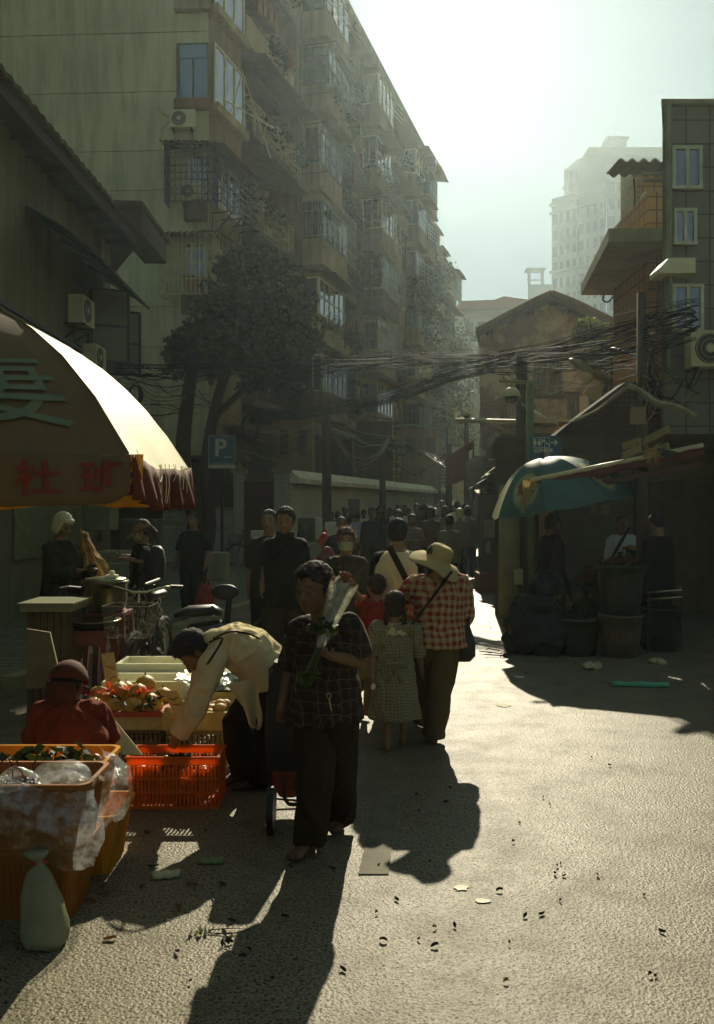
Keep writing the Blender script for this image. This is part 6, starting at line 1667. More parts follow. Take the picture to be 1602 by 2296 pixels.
# tray of pomelos at Y 5.75..6.15, X -1.85..-1.25
tray = thing('fruit_tray', V(-1.55, 5.95, .27), 'cream tray with a red rim holding big pomelos and leaves', 'tray')
m = MB()
x0, x1, y0, y1, z0, z1 = -1.82, -1.24, 5.74, 6.15, .27, .385
m.box(x0, x1, y0, y0+.02, z0, z1-.035); m.box(x0, x0+.02, y0+.02, y1, z0, z1-.035); m.box(x1-.02, x1, y0+.02, y1, z0, z1-.035); m.box(x0, x1, y1, y1+.02, z0, z1-.035); m.box(x0+.021, x1-.021, y0+.021, y1-.001, z0, z0+.01)
m.build('shell', creamp, tray)
m = MB(); m.box(x0-.006, x1+.006, y0-.006, y0+.024, z1-.0345, z1); m.box(x1-.022, x1+.006, y0+.0245, y1+.02, z1-.0345, z1); m.build('rim', mat('red rim', (.38,.06,.035), .6), tray)
crate(-1.80, -1.26, 5.78, 6.14, 0, .265, greyp, 'dark perforated crate under the pomelo tray', 4, 18, top=.1)
fruit('pomelo', .062, pom, 'large yellow pomelo heaped with bows and leaves on the cream tray', 'fruit', 'pomelos on the cream tray',
      [(-1.31,5.81,.40),(-1.44,5.80,.405,1.05),(-1.57,5.81,.40),(-1.70,5.82,.405),(-1.36,5.92,.41),(-1.50,5.93,.42),(-1.64,5.93,.41),(-1.43,5.90,.475),(-1.56,5.92,.48,1.05),(-1.41,6.02,.50,1.15),(-1.30,6.05,.42),(-1.55,6.05,.46),(-1.72,6.0,.44)], stem=True)
m = MB(); random.seed(8)
for (x, y, z) in ((-1.62,5.88,.50),(-1.50,5.86,.50),(-1.40,5.84,.47),(-1.68,5.9,.47),(-1.36,5.88,.48),(-1.57,5.84,.46),(-1.74,5.86,.46)):
    for _ in range(12):
        d = V(rnd(-1,1), rnd(-1,1), rnd(-.2,1)).normalized(); s_ = d.cross(V(0,0,1)).normalized()*.010; p = V(x,y,z)
        m._a([p, p+d*.03+s_, p+d*.065, p+d*.03-s_], [(0,1,2,3)])
tag(m.build('red_bows', mat('red ribbon', (.60,.09,.03), .5, trans=.4), None, (-1.55,5.86,.48)), 'red ribbon bows scattered over the pomelos', 'ribbon', kind='stuff')
m = MB()
for (x, y, z, n_) in ((-1.33,5.77,.43,16),(-1.40,5.76,.40,10),(-1.27,5.85,.46,16),(-1.50,5.76,.45,6)):
    for _ in range(n_):
        d = V(rnd(-1,1), rnd(-1,.2), rnd(-.5,.9)).normalized(); s_ = d.cross(V(0,0,1)).normalized()*.016; p = V(x,y,z)
        m._a([p, p+d*.03+s_, p+d*.07, p+d*.03-s_], [(0,1,2,3)])
tag(m.build('citrus_leaves', leaf_d, None, (-1.33,5.8,.43)), 'dark green citrus leaves hanging over the tray rim', 'leaves', kind='stuff')
fruit('tangerine', .030, citrus, 'tangerine heaped inside the bright orange crate', 'fruit', 'tangerines in the orange crate',
      [(-1.22+.058*(i % 8)+rnd(-.01,.01), 5.10+.055*(i//8 % 3)+rnd(-.01,.01), .10+.045*(i//24)+rnd(0,.02)+.03*math.sin(i % 8)) for i in range(72)])
m = MB(); leaves(m, V(-1.02, 5.17, .245), .16, 60, .05, squash=.12); tag(m.build('leafy_twigs', leaf_d, None, (-1.02,5.17,.24)), 'leafy twigs lying on the fruit in the orange crate', 'leaves', kind='stuff')
fruit('mandarin', .028, mat('olive fruit', (.30,.16,.03), .5, vs=20), 'small fruit among leaves in the upper yellow crate', 'fruit', 'fruit in the upper yellow crate', [(-1.66+.07*(i % 7)+rnd(-.01,.01), 4.10+.065*(i//7)+rnd(-.01,.01), .495+rnd(0,.02)) for i in range(21)])
m = MB()
for (x, y) in ((-1.62, 4.1), (-1.5, 4.16), (-1.38, 4.12), (-1.28, 4.15)): leaves(m, V(x, y, .545), .06, 26, .07, squash=.8)
tag(m.build('fruit_leaves', leaf_d, None, (-1.5,4.1,.55)), 'dark leaves on the fruit in the upper yellow crate', 'leaves', kind='stuff')
fruit('grape', .014, mat('grape skin', (.06,.03,.03), .25, bump=0), 'dark grape lying under plastic in the nearest crate', 'fruit', 'grapes in the nearest crate', [(-1.72+.03*(i % 14)+rnd(-.008,.008), 3.68+.028*(i//14)+rnd(-.006,.006), .55+rnd(0,.02)) for i in range(42)])
m = MB()
for i in range(7): a = V(-1.62+.05*i, 3.72, .57); m.tube([a, a+V(rnd(-.03,.03), 0, .05), a+V(rnd(-.05,.05), 0, .10)], .003, 4)
tag(m.build('grape_stalks', bark, None, (-1.5,3.72,.58)), 'bare grape stalks sticking out of the nearest crate', 'stalks')
# cream box of tubers, and perforated crate under it
bx_ = thing('wooden_box', V(-1.03, 5.95, .27), 'shallow cream wooden box of pale tubers behind the orange crate', 'box')
m = MB(); x0, x1 = -1.235, -.80; m.box(x0, x1, 5.72, 5.74, .27, .385); m.box(x1-.02, x1, 5.741, 6.05, .27, .385); m.box(x0, x0+.02, 5.741, 6.05, .27, .385); m.box(x0, x1, 6.051, 6.07, .27, .385); m.box(x0+.021, x1-.021, 5.741, 6.05, .27, .30); m.build('shell', creamp, bx_)
crate(-1.22, -.80, 5.76, 6.06, 0, .265, mat('pale crate', (.36,.32,.2), .6), 'pale slotted crate under the cream box of tubers', 2, 14, top=.12)
fruit('tuber', .036, eggm, 'pale tuber in the cream wooden box', 'vegetable', 'tubers in the cream box', [(-1.19+.062*(i % 6)+rnd(-.01,.01), 5.77+.07*(i//6)+rnd(-.01,.01), .37+rnd(0,.02)+(.03 if i in (5, 11) else 0)) for i in range(24)], squash=.7)
m = MB(); m.box(-1.10, -.82, 6.12, 6.5, .30, .43); tag(m.build('produce_tray', creamp, None, (-.95,6.3,.3)), 'second pale tray behind the tubers heaped with bagged greens', 'tray')
crumple(lambda s, t: V(-1.12+.32*s, 6.12+.4*t, .44+.09*math.sin(PI*s)*math.sin(PI*t)), 24, 20, .02, 12, 'greens_bag', mat('bagged greens', (.16,.20,.15), .25, vs=25, var=.7, spec=.8), 'bag of dark leafy greens on the rear pale tray', 'bag', V(-1,6.3,.45))
# foam boxes
def foam_box(x0, x1, y0, y1, z0, z1, label):
    t = thing('foam_box', V((x0+x1)/2, y0, z0), label, 'box', 'white foam boxes')
    m = MB(); e = .03
    m.box(x0, x1, y0, y0+e, z0, z1); m.box(x0, x1, y1-e, y1, z0, z1); m.box(x0, x0+e, y0+e+.001, y1-e-.001, z0, z1); m.box(x1-e, x1, y0+e+.001, y1-e-.001, z0, z1); m.box(x0+e+.001, x1-e-.001, y0+e+.001, y1-e-.001, z0, z1-.1)
    o = m.build('shell', foam, t); b_ = o.modifiers.new('b', 'BEVEL'); b_.width = .008; b_.segments = 2
foam_box(-1.78, -1.20, 6.28, 6.62, .18, .47, 'nearer white foam box with crumpled plastic behind the pomelos')
foam_box(-1.80, -1.24, 6.70, 7.05, .22, .52, 'farther white foam box behind the first one')
m = MB(); m.box(-1.85, -1.15, 6.25, 7.1, .0, .178); tag(m.build('low_platform', dark_wood, None, (-1.5,6.6,0)), 'dark low platform under the white foam boxes', 'platform')
crumple(lambda s, t: V(-1.26+.22*t, 6.25+.5*s, .49-.25*t*t+.02*math.sin(9*s)), 30, 18, .03, 20, 'plastic_sheet', film('milky film', (.75,.8,.72), .35, .35, 10), 'milky plastic sheet drooping over the right end of the foam boxes', 'plastic sheet', V(-1.2,6.4,.4))
fruit('cherry', .012, mat('cherry red', (.35,.03,.02), .25, bump=0), 'red berry in the farther foam box', 'fruit', 'berries in the foam box', [(-1.5+.022*(i % 8)+rnd(-.006,.006), 6.42+.03*(i//8), .385+rnd(0,.012)) for i in range(24)])
# price cards
def card(pts, label, m_=raw_card, lines=True):
    a, b_, c, d = [P(*p) for p in pts]; n = (b_-a).cross(d-a).normalized(); m = MB(); m.slab([a, b_, c, d], n*.006)
    o = m.build('price_card', m_, None, a); tag(o, label, 'sign')
    if lines:
        k = MB()
        if (Vector((0,0,0))-a+V(0,0,1.7)).dot(n) < 0: n = -n; off = n*.002
        else: off = n*.008
        for i in range(2):
            q = .35+.25*i; p0 = a*(1-q)+d*q; p1 = b_*(1-q)+c*q
            pts_ = [p0*(1-s)+p1*s+(d-a)*rnd(-.06,.06)+off for s in (.2,.35,.5,.65,.8)]
            k.tube(pts_, .0022, 4)
        o2 = k.build('handwriting', mat('ink', (.07,.05,.03), .6, bump=0), o)
    return o
card([(227,1466,6.15),(256,1462,6.2),(272,1560,6.1),(243,1562,6.05)], 'upright grey cardboard price card behind the pomelos')
card([(367,1550,5.68),(397,1548,5.68),(425,1596,5.6),(392,1606,5.6)], 'tilted brown cardboard price card on the cream box')
card([(242,1628,5.2),(258,1615,5.2),(320,1692,5.0),(275,1692,5.0)], 'bright white price card leaning over the orange crate', mat('white card', (.62,.60,.50), .7))
m = MB(); m.slab([P(60,1410,5.6), P(112,1418,5.6), P(140,1538,5.3), P(60,1545,5.3)], (0,.02,.0)); tag(m.build('plywood_board', mat('grey board', (.17,.14,.09), .85, vs=7), None, P(80,1480,5.5)), 'leaning weathered board at the far left edge behind the crouching vendor', 'board')

# ------------------------------------------------------------ stove, pots, table at left
cx = P(238, 0, 8).x
t = thing('steamer_pot', V(cx, 8, .78), 'large dented steel pot with a ladle rest on top at the snack stall', 'pot')
m = MB(); m.lathe((cx,8,.76), [(.14,0),(.17,.02),(.185,.1),(.185,.24),(.20,.255),(.20,.27),(.17,.272)], 30); m.build('body', mat('tarnished steel', (.16,.15,.12), .3, metal=.8, bump=.2), t, smooth=True)
m = MB(); m.lathe((cx,8,1.032), [(.19,0),(.17,.02),(.05,.035),(.001,.037)], 30); m.build('lid', mat('lid steel', (.3,.3,.25), .3, metal=.7), t, smooth=True)
m = MB(); m.box(cx+.02, cx+.12, 7.9, 7.98, 1.06, 1.085); m.ell((cx+.07,7.94,1.10), [V(.03,0,0),V(0,.03,0),V(0,0,.025)], 10, 6); m.build('ladle_rest', foam, t)
m = MB(); m.tube([(cx-.18,7.98,.95),(cx-.30,7.9,.97),(cx-.36,7.85,.96)], .025, 8); m.build('handle', rubber, t)
t = thing('wide_pan', V(P(205,0,7.6).x, 7.6, .58), 'wide shallow steel pan in front of the big pot', 'pan')
m = MB(); m.lathe((P(208,0,7.6).x, 7.6, .665), [(.10,0),(.19,.03),(.215,.06),(.235,.062),(.235,.07),(.2,.068),(.1,.01)], 30); m.build('body', mat('tarnished steel', (.2,.2,.16), .3), t, smooth=True)
def stool(x, y, h, w_, m_, label):
    t = thing('plastic_stool', V(x, y, 0), label, 'stool', 'plastic stools at the snack stall'); m = MB(); m.box(x-w_/2, x+w_/2, y-w_/2, y+w_/2, h-.03, h); m.build('seat', m_, t)
    for sx in (-1, 1):
        for sy in (-1, 1): m = MB(); m.beam((x+sx*w_*.42, y+sy*w_*.42, h-.03), (x+sx*w_*.55, y+sy*w_*.55, 0), .05); m.build('leg', m_, t)
    m = MB(); m.box(x-w_/2-.01, x+w_/2+.01, y-w_/2-.01, y-w_/2-.002, h-.12, h-.03); m.build('skirt', m_, t)
redp = mat('dull red plastic', (.16,.04,.025), .5)
stool(P(205,0,7.6).x, 7.6, .66, .34, redp, 'dull red plastic stool under the wide pan'); stool(cx+.02, 8.05, .755, .34, redp, 'tall reddish stool under the big steel pot')
t = thing('stall_table', V(P(120,0,7.4).x, 7.4, 0), 'wooden crate table with a pale metal tray at the left edge', 'table')
xa, xb = P(60,0,7.3).x, P(152,0,7.3).x
m = MB()
for i in range(6): m.box(xa+(xb-xa)*i/6+.004, xa+(xb-xa)*(i+1)/6-.004, 7.3, 7.33, 0, .84)
m.box(xa, xb, 7.34, 7.7, .0, .835); m.build('body', mat('dark slats', (.10,.075,.05), .85, vs=9), t)
m = MB(); m.box(xa-.02, xb+.06, 7.22, 7.7, .845, .90); m.box(xa-.04, xb+.08, 7.20, 7.72, .90, .915); m.build('tray', mat('dull tin tray', (.19,.2,.17), .4), t)
# concrete blocks, white boxes on the plaza
def block(u0, v0, u1, v1, Y_, dep, label, m_, name='concrete_block', cat='block'):
    a, b_ = P(u0, v1, Y_), P(u1, v0, Y_); m = MB(); m.box(a.x, b_.x, Y_, Y_+dep, max(.05, a.z), b_.z); o = m.build(name, m_, None, (a.x, Y_, a.z)); bv = o.modifiers.new('b','BEVEL'); bv.width = .015; tag(o, label, cat); return o
block(212, 1237, 292, 1262, 13.5, .6, 'upper pale concrete slab of the stepped block behind the pots', concrete)
block(222, 1263, 300, 1300, 13.3, .7, 'lower stained concrete block behind the pots', concrete)
block(430, 1240, 508, 1302, 16.0, .5, 'wide concrete planter edge right of the man with a red bag', concrete, 'planter', 'planter')
block(185, 1098, 248, 1190, 14.3, .5, 'grey green metal cupboard against the left house', mat('grey green board', (.19,.2,.14), .8, stain=.5), 'cupboard', 'cupboard')
block(268, 1165, 345, 1262, 16.5, .8, 'dark loaded cart parked before the brick wall', facade_d, 'cart', 'cart')
# orange cloth hanging beside the white-haired woman
crumple(lambda s, t: P(180+12*t+(s*(14+52*t)), 1185+ (125-20*s)*t+10*s, 8.9)+V(0, .05*math.sin(s*14), 0), 30, 24, .02, 2, 'hanging_cloth', mat('orange patterned cloth', (.36,.17,.07), .85, col2=(.42,.34,.2), vs=18, trans=.3), 'faded orange patterned cloth draped beside the white-haired woman', 'cloth', P(200,1250,8.9))
# bin bags / red hanging bags
def ragbag(c, rx, ry, rz, m_, label, seed_=0, amp=.2, name='plastic_bag', cat='plastic bag', parent=None, handles=True):
    m = MB(); c = Vector(c)
    m.ell(c, [V(rx,0,0), V(0,ry,0), V(0,0,rz)], 20, 14)
    for i, p in enumerate(m.v):
        d = (p-c); q = d.z/rz; k = 1-.35*max(0, q)**2; n_ = noise.noise_vector(p*(3/rx*.5)+V(seed_,0,0)); m.v[i] = c+V(d.x*k, d.y*k, d.z)+n_*rx*amp
    if handles:
        for k in (-1, 1): m.tube([c+V(k*rx*.35,0,rz*.8), c+V(k*rx*.25,0,rz*1.2), c+V(0,0,rz*1.45)], [rx*.10, rx*.07, rx*.05], 6)
    o = m.build(name, m_, parent, c, smooth=True)
    if label: tag(o, label, cat)
    return o
redbag = mat('red bag film', (.42,.045,.02), .4, trans=.45, bump=.5, bs=18, bd=.01)
ragbag(P(461, 1345, 12.6), .15, .10, .22, redbag, 'translucent red shopping bag carried by the dark man on the plaza', 1)
ragbag(P(728, 1212, 14.5), .09, .08, .13, redbag, 'small red bag hanging behind the man in the black polo', 2)
ragbag(P(733, 1262, 12.5), .16, .12, .22, mat('dark red bag', (.20,.035,.02), .6, trans=.2), 'large dark red bag behind the masked woman', 3, handles=False)
# flower stall at the right
black_f = mat('black bin film', (.006,.009,.005), .38, var=.4, bump=.4, bs=14, bd=.02, spec=.28)
def bigbag(c, rx, ry, h, label, seed_):
    m = MB(); c = Vector(c); K = [(.3,0),(.92,.02),(1,.2),(.96,.45),(.75,.72),(.42,.9),(.2,1),(.25,1.06)]
    pr = [(K[0][0]*rx, 0)]
    for a, b in zip(K, K[1:]):
        for j in range(1, 6): q = j/5; pr.append(((a[0]*(1-q)+b[0]*q)*rx, (a[1]*(1-q)+b[1]*q)*h))
    m.lathe(c, pr, 60)
    for i, p in enumerate(m.v):
        d = p-c; n_ = noise.noise_vector(p*4.3+V(seed_,0,0)); n2 = noise.noise_vector(p*11+V(seed_,0,0)); m.v[i] = c+V(d.x, d.y*ry/rx, d.z)+V(n_.x, n_.y, n_.z*.5)*rx*.30+n2*rx*.13+noise.noise_vector(p*26)*rx*.05
    for i in range(len(m.v)): m.v[i].z = max(m.v[i].z, c.z+.001)
    return tag(m.build('rubbish_bag', black_f, None, c, smooth=True), label, 'rubbish bag')
gb = G(1205, 1462); bigbag(gb, .37, .33, .74, 'big bulging black rubbish bag in front of the flower stall', 1)
bigbag(gb+V(.12, .12, .62), .22, .20, .30, 'smaller dark bag slumped on top of the big rubbish bag', 5)
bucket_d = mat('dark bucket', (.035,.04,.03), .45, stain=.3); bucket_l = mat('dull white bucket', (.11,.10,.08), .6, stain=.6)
def bucket(u, Y_, r, h, label, m_, z0=0, band=None):
    x = P(u,0,Y_).x; t = thing('bucket', V(x, Y_, z0), label, 'bucket', 'buckets of the flower stall'); m = MB()
    m.lathe((x,Y_,z0), [(r*.82,0),(r*.9,h*.5),(r,h-.03),(r*1.05,h-.03),(r*1.05,h),(r*.97,h),(r*.85,h*.2)], 26); m.build('body', m_, t, smooth=True)
    if band: m = MB(); m.lathe((x,Y_,z0+h*.35), [(r*.893,0),(r*.93,h*.3)], 26, False); m.build('label_band', band, t, smooth=True)
    m = MB(); m.tube([(x+r*1.05*math.cos(a*PI/8), Y_-.02-r*1.0*math.sin(a*PI/8), z0+h-.05-.05*math.sin(a*PI/8)) for a in range(9)], .006, 5); m.build('handle', iron, t)
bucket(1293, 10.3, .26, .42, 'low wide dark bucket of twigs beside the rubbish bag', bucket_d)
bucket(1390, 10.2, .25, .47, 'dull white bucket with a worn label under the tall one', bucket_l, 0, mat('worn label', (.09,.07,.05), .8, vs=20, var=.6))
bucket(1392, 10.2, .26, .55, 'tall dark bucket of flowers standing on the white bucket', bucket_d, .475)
bucket(1340, 11.4, .2, .5, 'dark bucket with dim red flowers behind', bucket_d, .2)
bucket(1480, 10.6, .24, .5, 'dark bucket at the right edge near the metal rods', bucket_d)
def flowers(c, r, h, n, label, col, seed_, up=1):
    random.seed(seed_); c = Vector(c); t = thing('flower_bunch', c, label, 'flowers', 'flowers of the dark stall'); m, m2, m3 = MB(), MB(), MB()
    for _ in range(n):
        a = rnd(0, 6.3); q = rnd(.1, 1); tip = c+V(math.cos(a)*r*q, math.sin(a)*r*q, h*rnd(.6,1)); m.tube([c+V(0,0,-.1), c*.5+tip*.5+V(0,0,.02), tip], .004, 4)
        leaves(m2, tip-V(0,0,.08), .07, 5, .08)
        if rnd(0,1) < .8: m3.ell(tip, [V(.028,0,0),V(0,.028,0),V(0,0,.024)], 7, 5)
    m.build('stems', leaf_d, t); m2.build('leaves', leaf_d, t); m3.build('blossoms', mat('blossom %d' % seed_, col, .7, trans=.3, vs=40, var=.5), t)
    return t
flowers(P(1392,1270,10.2)-V(0,0,.08), (.23), .18, 40, 'dark mixed flowers in the tall bucket', (.10,.03,.02), 31)
flowers(P(1335,1345,11.4), .25, .4, 40, 'dim red flowers left of the tall bucket', (.22,.05,.035), 32)
flowers(P(1285,1400,10.3), .3, .35, 24, 'thin twigs and greens in the low wide bucket', (.16,.12,.06), 33)
t = thing('metal_rack', P(1480,1330,10.4), 'metal table frame of thin bright rods at the right edge', 'rack')
m = MB()
for v_ in (1329, 1345): m.tube([P(1447,v_,10.4), P(1530,v_-6,10.2)], .012, 6); m.tube([P(1462,v_-7,11), P(1530,v_-12,10.8)], .010, 6)
m.build('rods', steel, t)
for u_ in (1455, 1528):
    m = MB(); m.tube([P(u_,1330,10.4), V(P(u_,0,10.4).x,10.4,0)], .015, 6); m.build('leg', iron, t)
t = thing('tote_bag', P(1159,1285,14.6)*1, 'white tote bag hanging in the dark stall under the umbrella', 'bag'); m = MB()
a, b_ = P(1147,1310,13.6), P(1172,1275,13.6); m.box(a.x, b_.x, 13.55, 13.62, a.z, b_.z); m.build('pouch', WHT if False else mat('tote cloth', (.42,.42,.34), .9), t)
m = MB(); m.tube([V(a.x+.04,13.58,b_.z), P(1155,1255,13.58), V(b_.x-.04,13.58,b_.z)], .01, 5); m.build('strap', mat('tote cloth', (.3,.3,.3), .9), t)
m = MB()
for (u_, v0, v1) in ((1250, 1200, 1365), (1268, 1240, 1365)): m.beam(P(u_, v1, 13), P(u_-6, v0, 13), .04)
m.beam(P(1246,1365,13), P(1285,1363,13), .06, .04); tag(m.build('wooden_trestle', wood, None, P(1250,1300,13)), 'pale wooden trestle standing in the shop opening', 'trestle')
m = MB(); a, b_ = P(1088,1312,20), P(1106,1288,20); tag(ragbag(P(1105,1290,20), .2,.2,.16, mat('dusty sack', (.16,.13,.08), .9), None, 4, handles=False, name='sack'), 'dusty sack at the foot of the posters', 'sack')
block(1087, 1290, 1130, 1312, 19.2, .5, 'low cardboard box on the road edge beyond the stall', mat('old carton', (.14,.11,.07), .9), 'carton', 'carton')
m = MB(); ragbag(P(1070,1262,25)*1+V(0,0,-.0), .35,.4,.18, mat('teal tarp', (.05,.16,.15), .7), 'teal tarpaulin bundle on the far road edge', 6, handles=False, name='tarpaulin_bundle', cat='tarpaulin')
# stall things behind the crowd
block(668, 1162, 706, 1215, 23.0, .6, 'dark crate stack before the boundary wall', mat('dark carton', (.10,.10,.07), .9), 'carton_stack', 'cartons')
block(706, 1160, 722, 1205, 23.2, .3, 'white foam panel beside the dark cartons', foam, 'foam_sheet', 'sheet')
block(706, 1207, 800, 1215, 21.5, 1.0, 'long stall board among the crowd', wood, 'stall_board', 'board')
block(562, 1190, 592, 1205, 24.0, .5, 'white flat boxes on the parked bicycle rack', foam, 'flat_box', 'box')
# ------------------------------------------------------------ hand cart behind the flower woman
t = thing('shopping_trolley', V(-.42, 5.0, 0), 'black shopping trolley with a red lower pouch behind the woman with flowers', 'trolley')
m = MB(); m.eloft([P(648,1722,5.05), P(648,1640,5.05), P(650,1560,5.08), P(655,1480,5.1)], [(.125,.11),(.13,.12),(.125,.11),(.10,.08)], V(1,0,0), V(0,1,0), 20, pw=5)
for i, p in enumerate(m.v): m.v[i] = p+noise.noise_vector(p*6)*.012
m.build('bag', mat('black nylon', (.014,.013,.012), .6), t)
m = MB(); m.eloft([P(652,1782,5.0), P(652,1760,5.0), P(652,1722,5.0)], [(.06,.05),(.095,.07),(.11,.08)], V(1,0,0), V(0,1,0), 18, pw=3)
for i, p in enumerate(m.v): m.v[i] = p+noise.noise_vector(p*9)*.012
m.build('lower_pouch', REDK if False else mat('worn red nylon', (.20,.035,.025), .7), t)
m = MB()
for q in (0, .012):
    m.tube([P(637,1740,4.9), P(639,1792,4.9), P(648,1803,4.9), P(705,1806,4.9)] if q == 0 else [P(618,1700,5.1), P(618,1790,5.1), P(700,1797,5.1)], .011, 7)
m.tube([P(600,1866,4.75), P(690,1862,4.75)], .009, 7); m.tube([P(617,1790,4.9), P(612,1862,4.78)], .009, 7); m.tube([P(604,1700,5.1), P(606,1500,5.2), P(618,1490,5.2)], .009, 7)
m.build('frame', iron, t)
for u_ in (609, 712):
    m = MB(); c = G(u_, 1868)+V(0,0,.115)
    m.loft([[c+V(dx, .115*math.cos(a*PI/14), .115*math.sin(a*PI/14)) for a in range(28)] for dx in (-.017,.017)]); m.build('wheel', rubber, t)
# ------------------------------------------------------------ bicycle with a basket, scooter
def wheel(mb, mb2, c, r, ax, w_=.02):
    n = V(*ax).normalized(); u_ = n.cross(V(0,0,1)).normalized(); v_ = V(0,0,1)
    mb.tube([c+(u_*math.cos(a*PI/16)+v_*math.sin(a*PI/16))*r for a in range(33)], w_, 8, cap=False)
    for k in range(16): mb2.tube([c, c+(u_*math.cos(k*PI/8)+v_*math.sin(k*PI/8))*r], .0016, 3)
def bicycle(x, y, ang, label, basket=True, saddle=True, sc=1.0, name='bicycle'):
    o_ = V(x,y,0); t = thing(name, o_, label, 'bicycle'); a = R(ang); d = V(math.sin(a), math.cos(a), 0); s = V(math.cos(a), -math.sin(a), 0)   # d forwards
    Q = lambda f, l, z: o_+d*f*sc+s*l*sc+V(0,0,z*sc)
    for f, nm in ((.5,'front_wheel'), (-.5,'rear_wheel')):
        m, m2 = MB(), MB(); wheel(m, m2, Q(f,0,.31), .29*sc, s, .018*sc); o = m.build(nm, rubber, t, Q(f,0,.31)); m2.build('spokes', steel, o)
        m = MB(); m.tube([Q(f,0,.31)+d*math.cos(q*PI/10+.3)*.33*sc+V(0,0,math.sin(q*PI/10+.3)*.33*sc) for q in range(8)], .02*sc, 6); m.build('mudguard', iron, t)
    m = MB()
    for A_, B2 in (((.5,0,.31),(.36,0,.86)), ((.36,0,.8),(-.12,0,.36)), ((-.12,0,.36),(-.2,0,.78)), ((-.12,0,.36),(-.5,0,.31)), ((-.5,0,.31),(-.18,0,.68)), ((.36,0,.72),(-.17,0,.6))): m.tube([Q(*A_), Q(*B2)], .016*sc, 8)
    m.build('frame', iron, t)
    m = MB(); m.tube([Q(.36,0,.84), Q(.34,0,.98)], .014*sc, 8); m.tube([Q(.22,-.32,.99), Q(.30,-.22,1.0), Q(.36,-.06,.96), Q(.36,.06,.96), Q(.30,.22,1.0), Q(.22,.32,.99)], .012*sc, 8); m.build('handlebar', steel, t)
    for k in (-1, 1): m = MB(); m.tube([Q(.27,.25*k,1.0), Q(.20,.34*k,.99)], .018*sc, 8); m.build('grip', rubber, t)
    m = MB(); m.tube([Q(-.2,0,.76), Q(-.21,0,.84)], .013*sc, 8); m.eloft([Q(-.34,0,.88), Q(-.26,0,.895), Q(-.14,0,.885), Q(-.04,0,.88)], [(.07*sc,.03*sc),(.10*sc,.04*sc),(.05*sc,.03*sc),(.02*sc,.02*sc)], s, V(0,0,1), 14); m.build('saddle', rubber, t, smooth=True)
    if basket:
        m = MB(); x0, x1 = .44, .74
        for z in (.62,.70,.78,.88):
            e = (.88-z)*.12; pts = [Q(x0+e,-.19+e,z), Q(x1-e,-.19+e,z), Q(x1-e,.19-e,z), Q(x0+e,.19-e,z), Q(x0+e,-.19+e,z)]
            for p, q in zip(pts, pts[1:]): m.beam(p, q, .008*sc if z == .88 else .004*sc)
        for i in range(10):
            f = x0+(x1-x0)*i/9
            for k in (-.19,.19): m.beam(Q(f,k*.84,.62), Q(f,k,.88), .003*sc)
            l = -.19+.38*i/9
            for f2, e in ((x0,.03),(x1,-.03)): m.beam(Q(f2+e,l*.84,.62), Q(f2,l,.88), .003*sc)
            m.beam(Q(x0+.03,l*.84,.62), Q(x1-.03,l*.84,.62), .003*sc)
        m.build('basket', mat('basket wire', (.09,.09,.08), .4, metal=.3), t)
    return t
bicycle(P(318,0,7.7).x, 8.0, 182, 'black bicycle with a wire basket facing the viewer beside the foam boxes')
bicycle(P(570,0,24.5).x, 24.8, 250, 'old bicycle with a basket parked by the brick gate pillar')
# scooter (seat + backrest) behind the bending shopper
sx = P(440,0,7.9).x
t = thing('electric_scooter', V(sx, 8.2, 0), 'dark electric scooter with a black seat and round backrest', 'scooter')
S_ = lambda a,b,c: V(sx+a, 8.2+b, c)
m = MB(); m.eloft([S_(-.24,0,.70), S_(-.12,0,.73), S_(.10,.02,.74), S_(.18,.02,.72)], [(.09,.03),(.12,.055),(.11,.055),(.06,.03)], V(0,1,0), V(0,0,1), 18); m.build('seat', rubber, t, smooth=True)
m = MB(); m.tube([S_(.22,.05,.62), S_(.24,.07,.86)], .03, 8); m.ell(S_(.20,.06,.90), [V(.13,0,0), V(0,.05,0), V(0,0,.075)], 16, 10); m.build('backrest', rubber, t, smooth=True)
m = MB(); m.eloft([S_(-.3,0,.35), S_(-.1,0,.5), S_(.2,0,.52), S_(.42,0,.45)], [(.08,.06),(.12,.13),(.13,.14),(.08,.08)], V(0,1,0), V(0,0,1), 16); m.build('body', mat('scooter shell', (.03,.03,.028), .25, spec=.8), t, smooth=True)
for f in (-.55, .5):
    m, m2 = MB(), MB(); wheel(m, m2, S_(f,0,.22), .2, (0,1,0), .04); o = m.build('wheel', rubber, t); m2.build('spokes', steel, o)
m = MB(); m.tube([S_(-.55,0,.22), S_(-.48,0,.85), S_(-.45,0,.98)], .025, 8); m.tube([S_(-.45,-.28,1.0), S_(-.45,.28,1.0)], .015, 8); m.tube([S_(-.55,0,.24), S_(-.3,0,.28), S_(.1,0,.28)], .03, 8); m.build('steering_column', iron, t)
m = MB(); m.tube(hose([S_(.28,.1,.5), S_(.5,.2,.62), S_(.7,.3,.85), S_(.95,.4,.93)]), .01, 6); m.build('cable', iron, t)
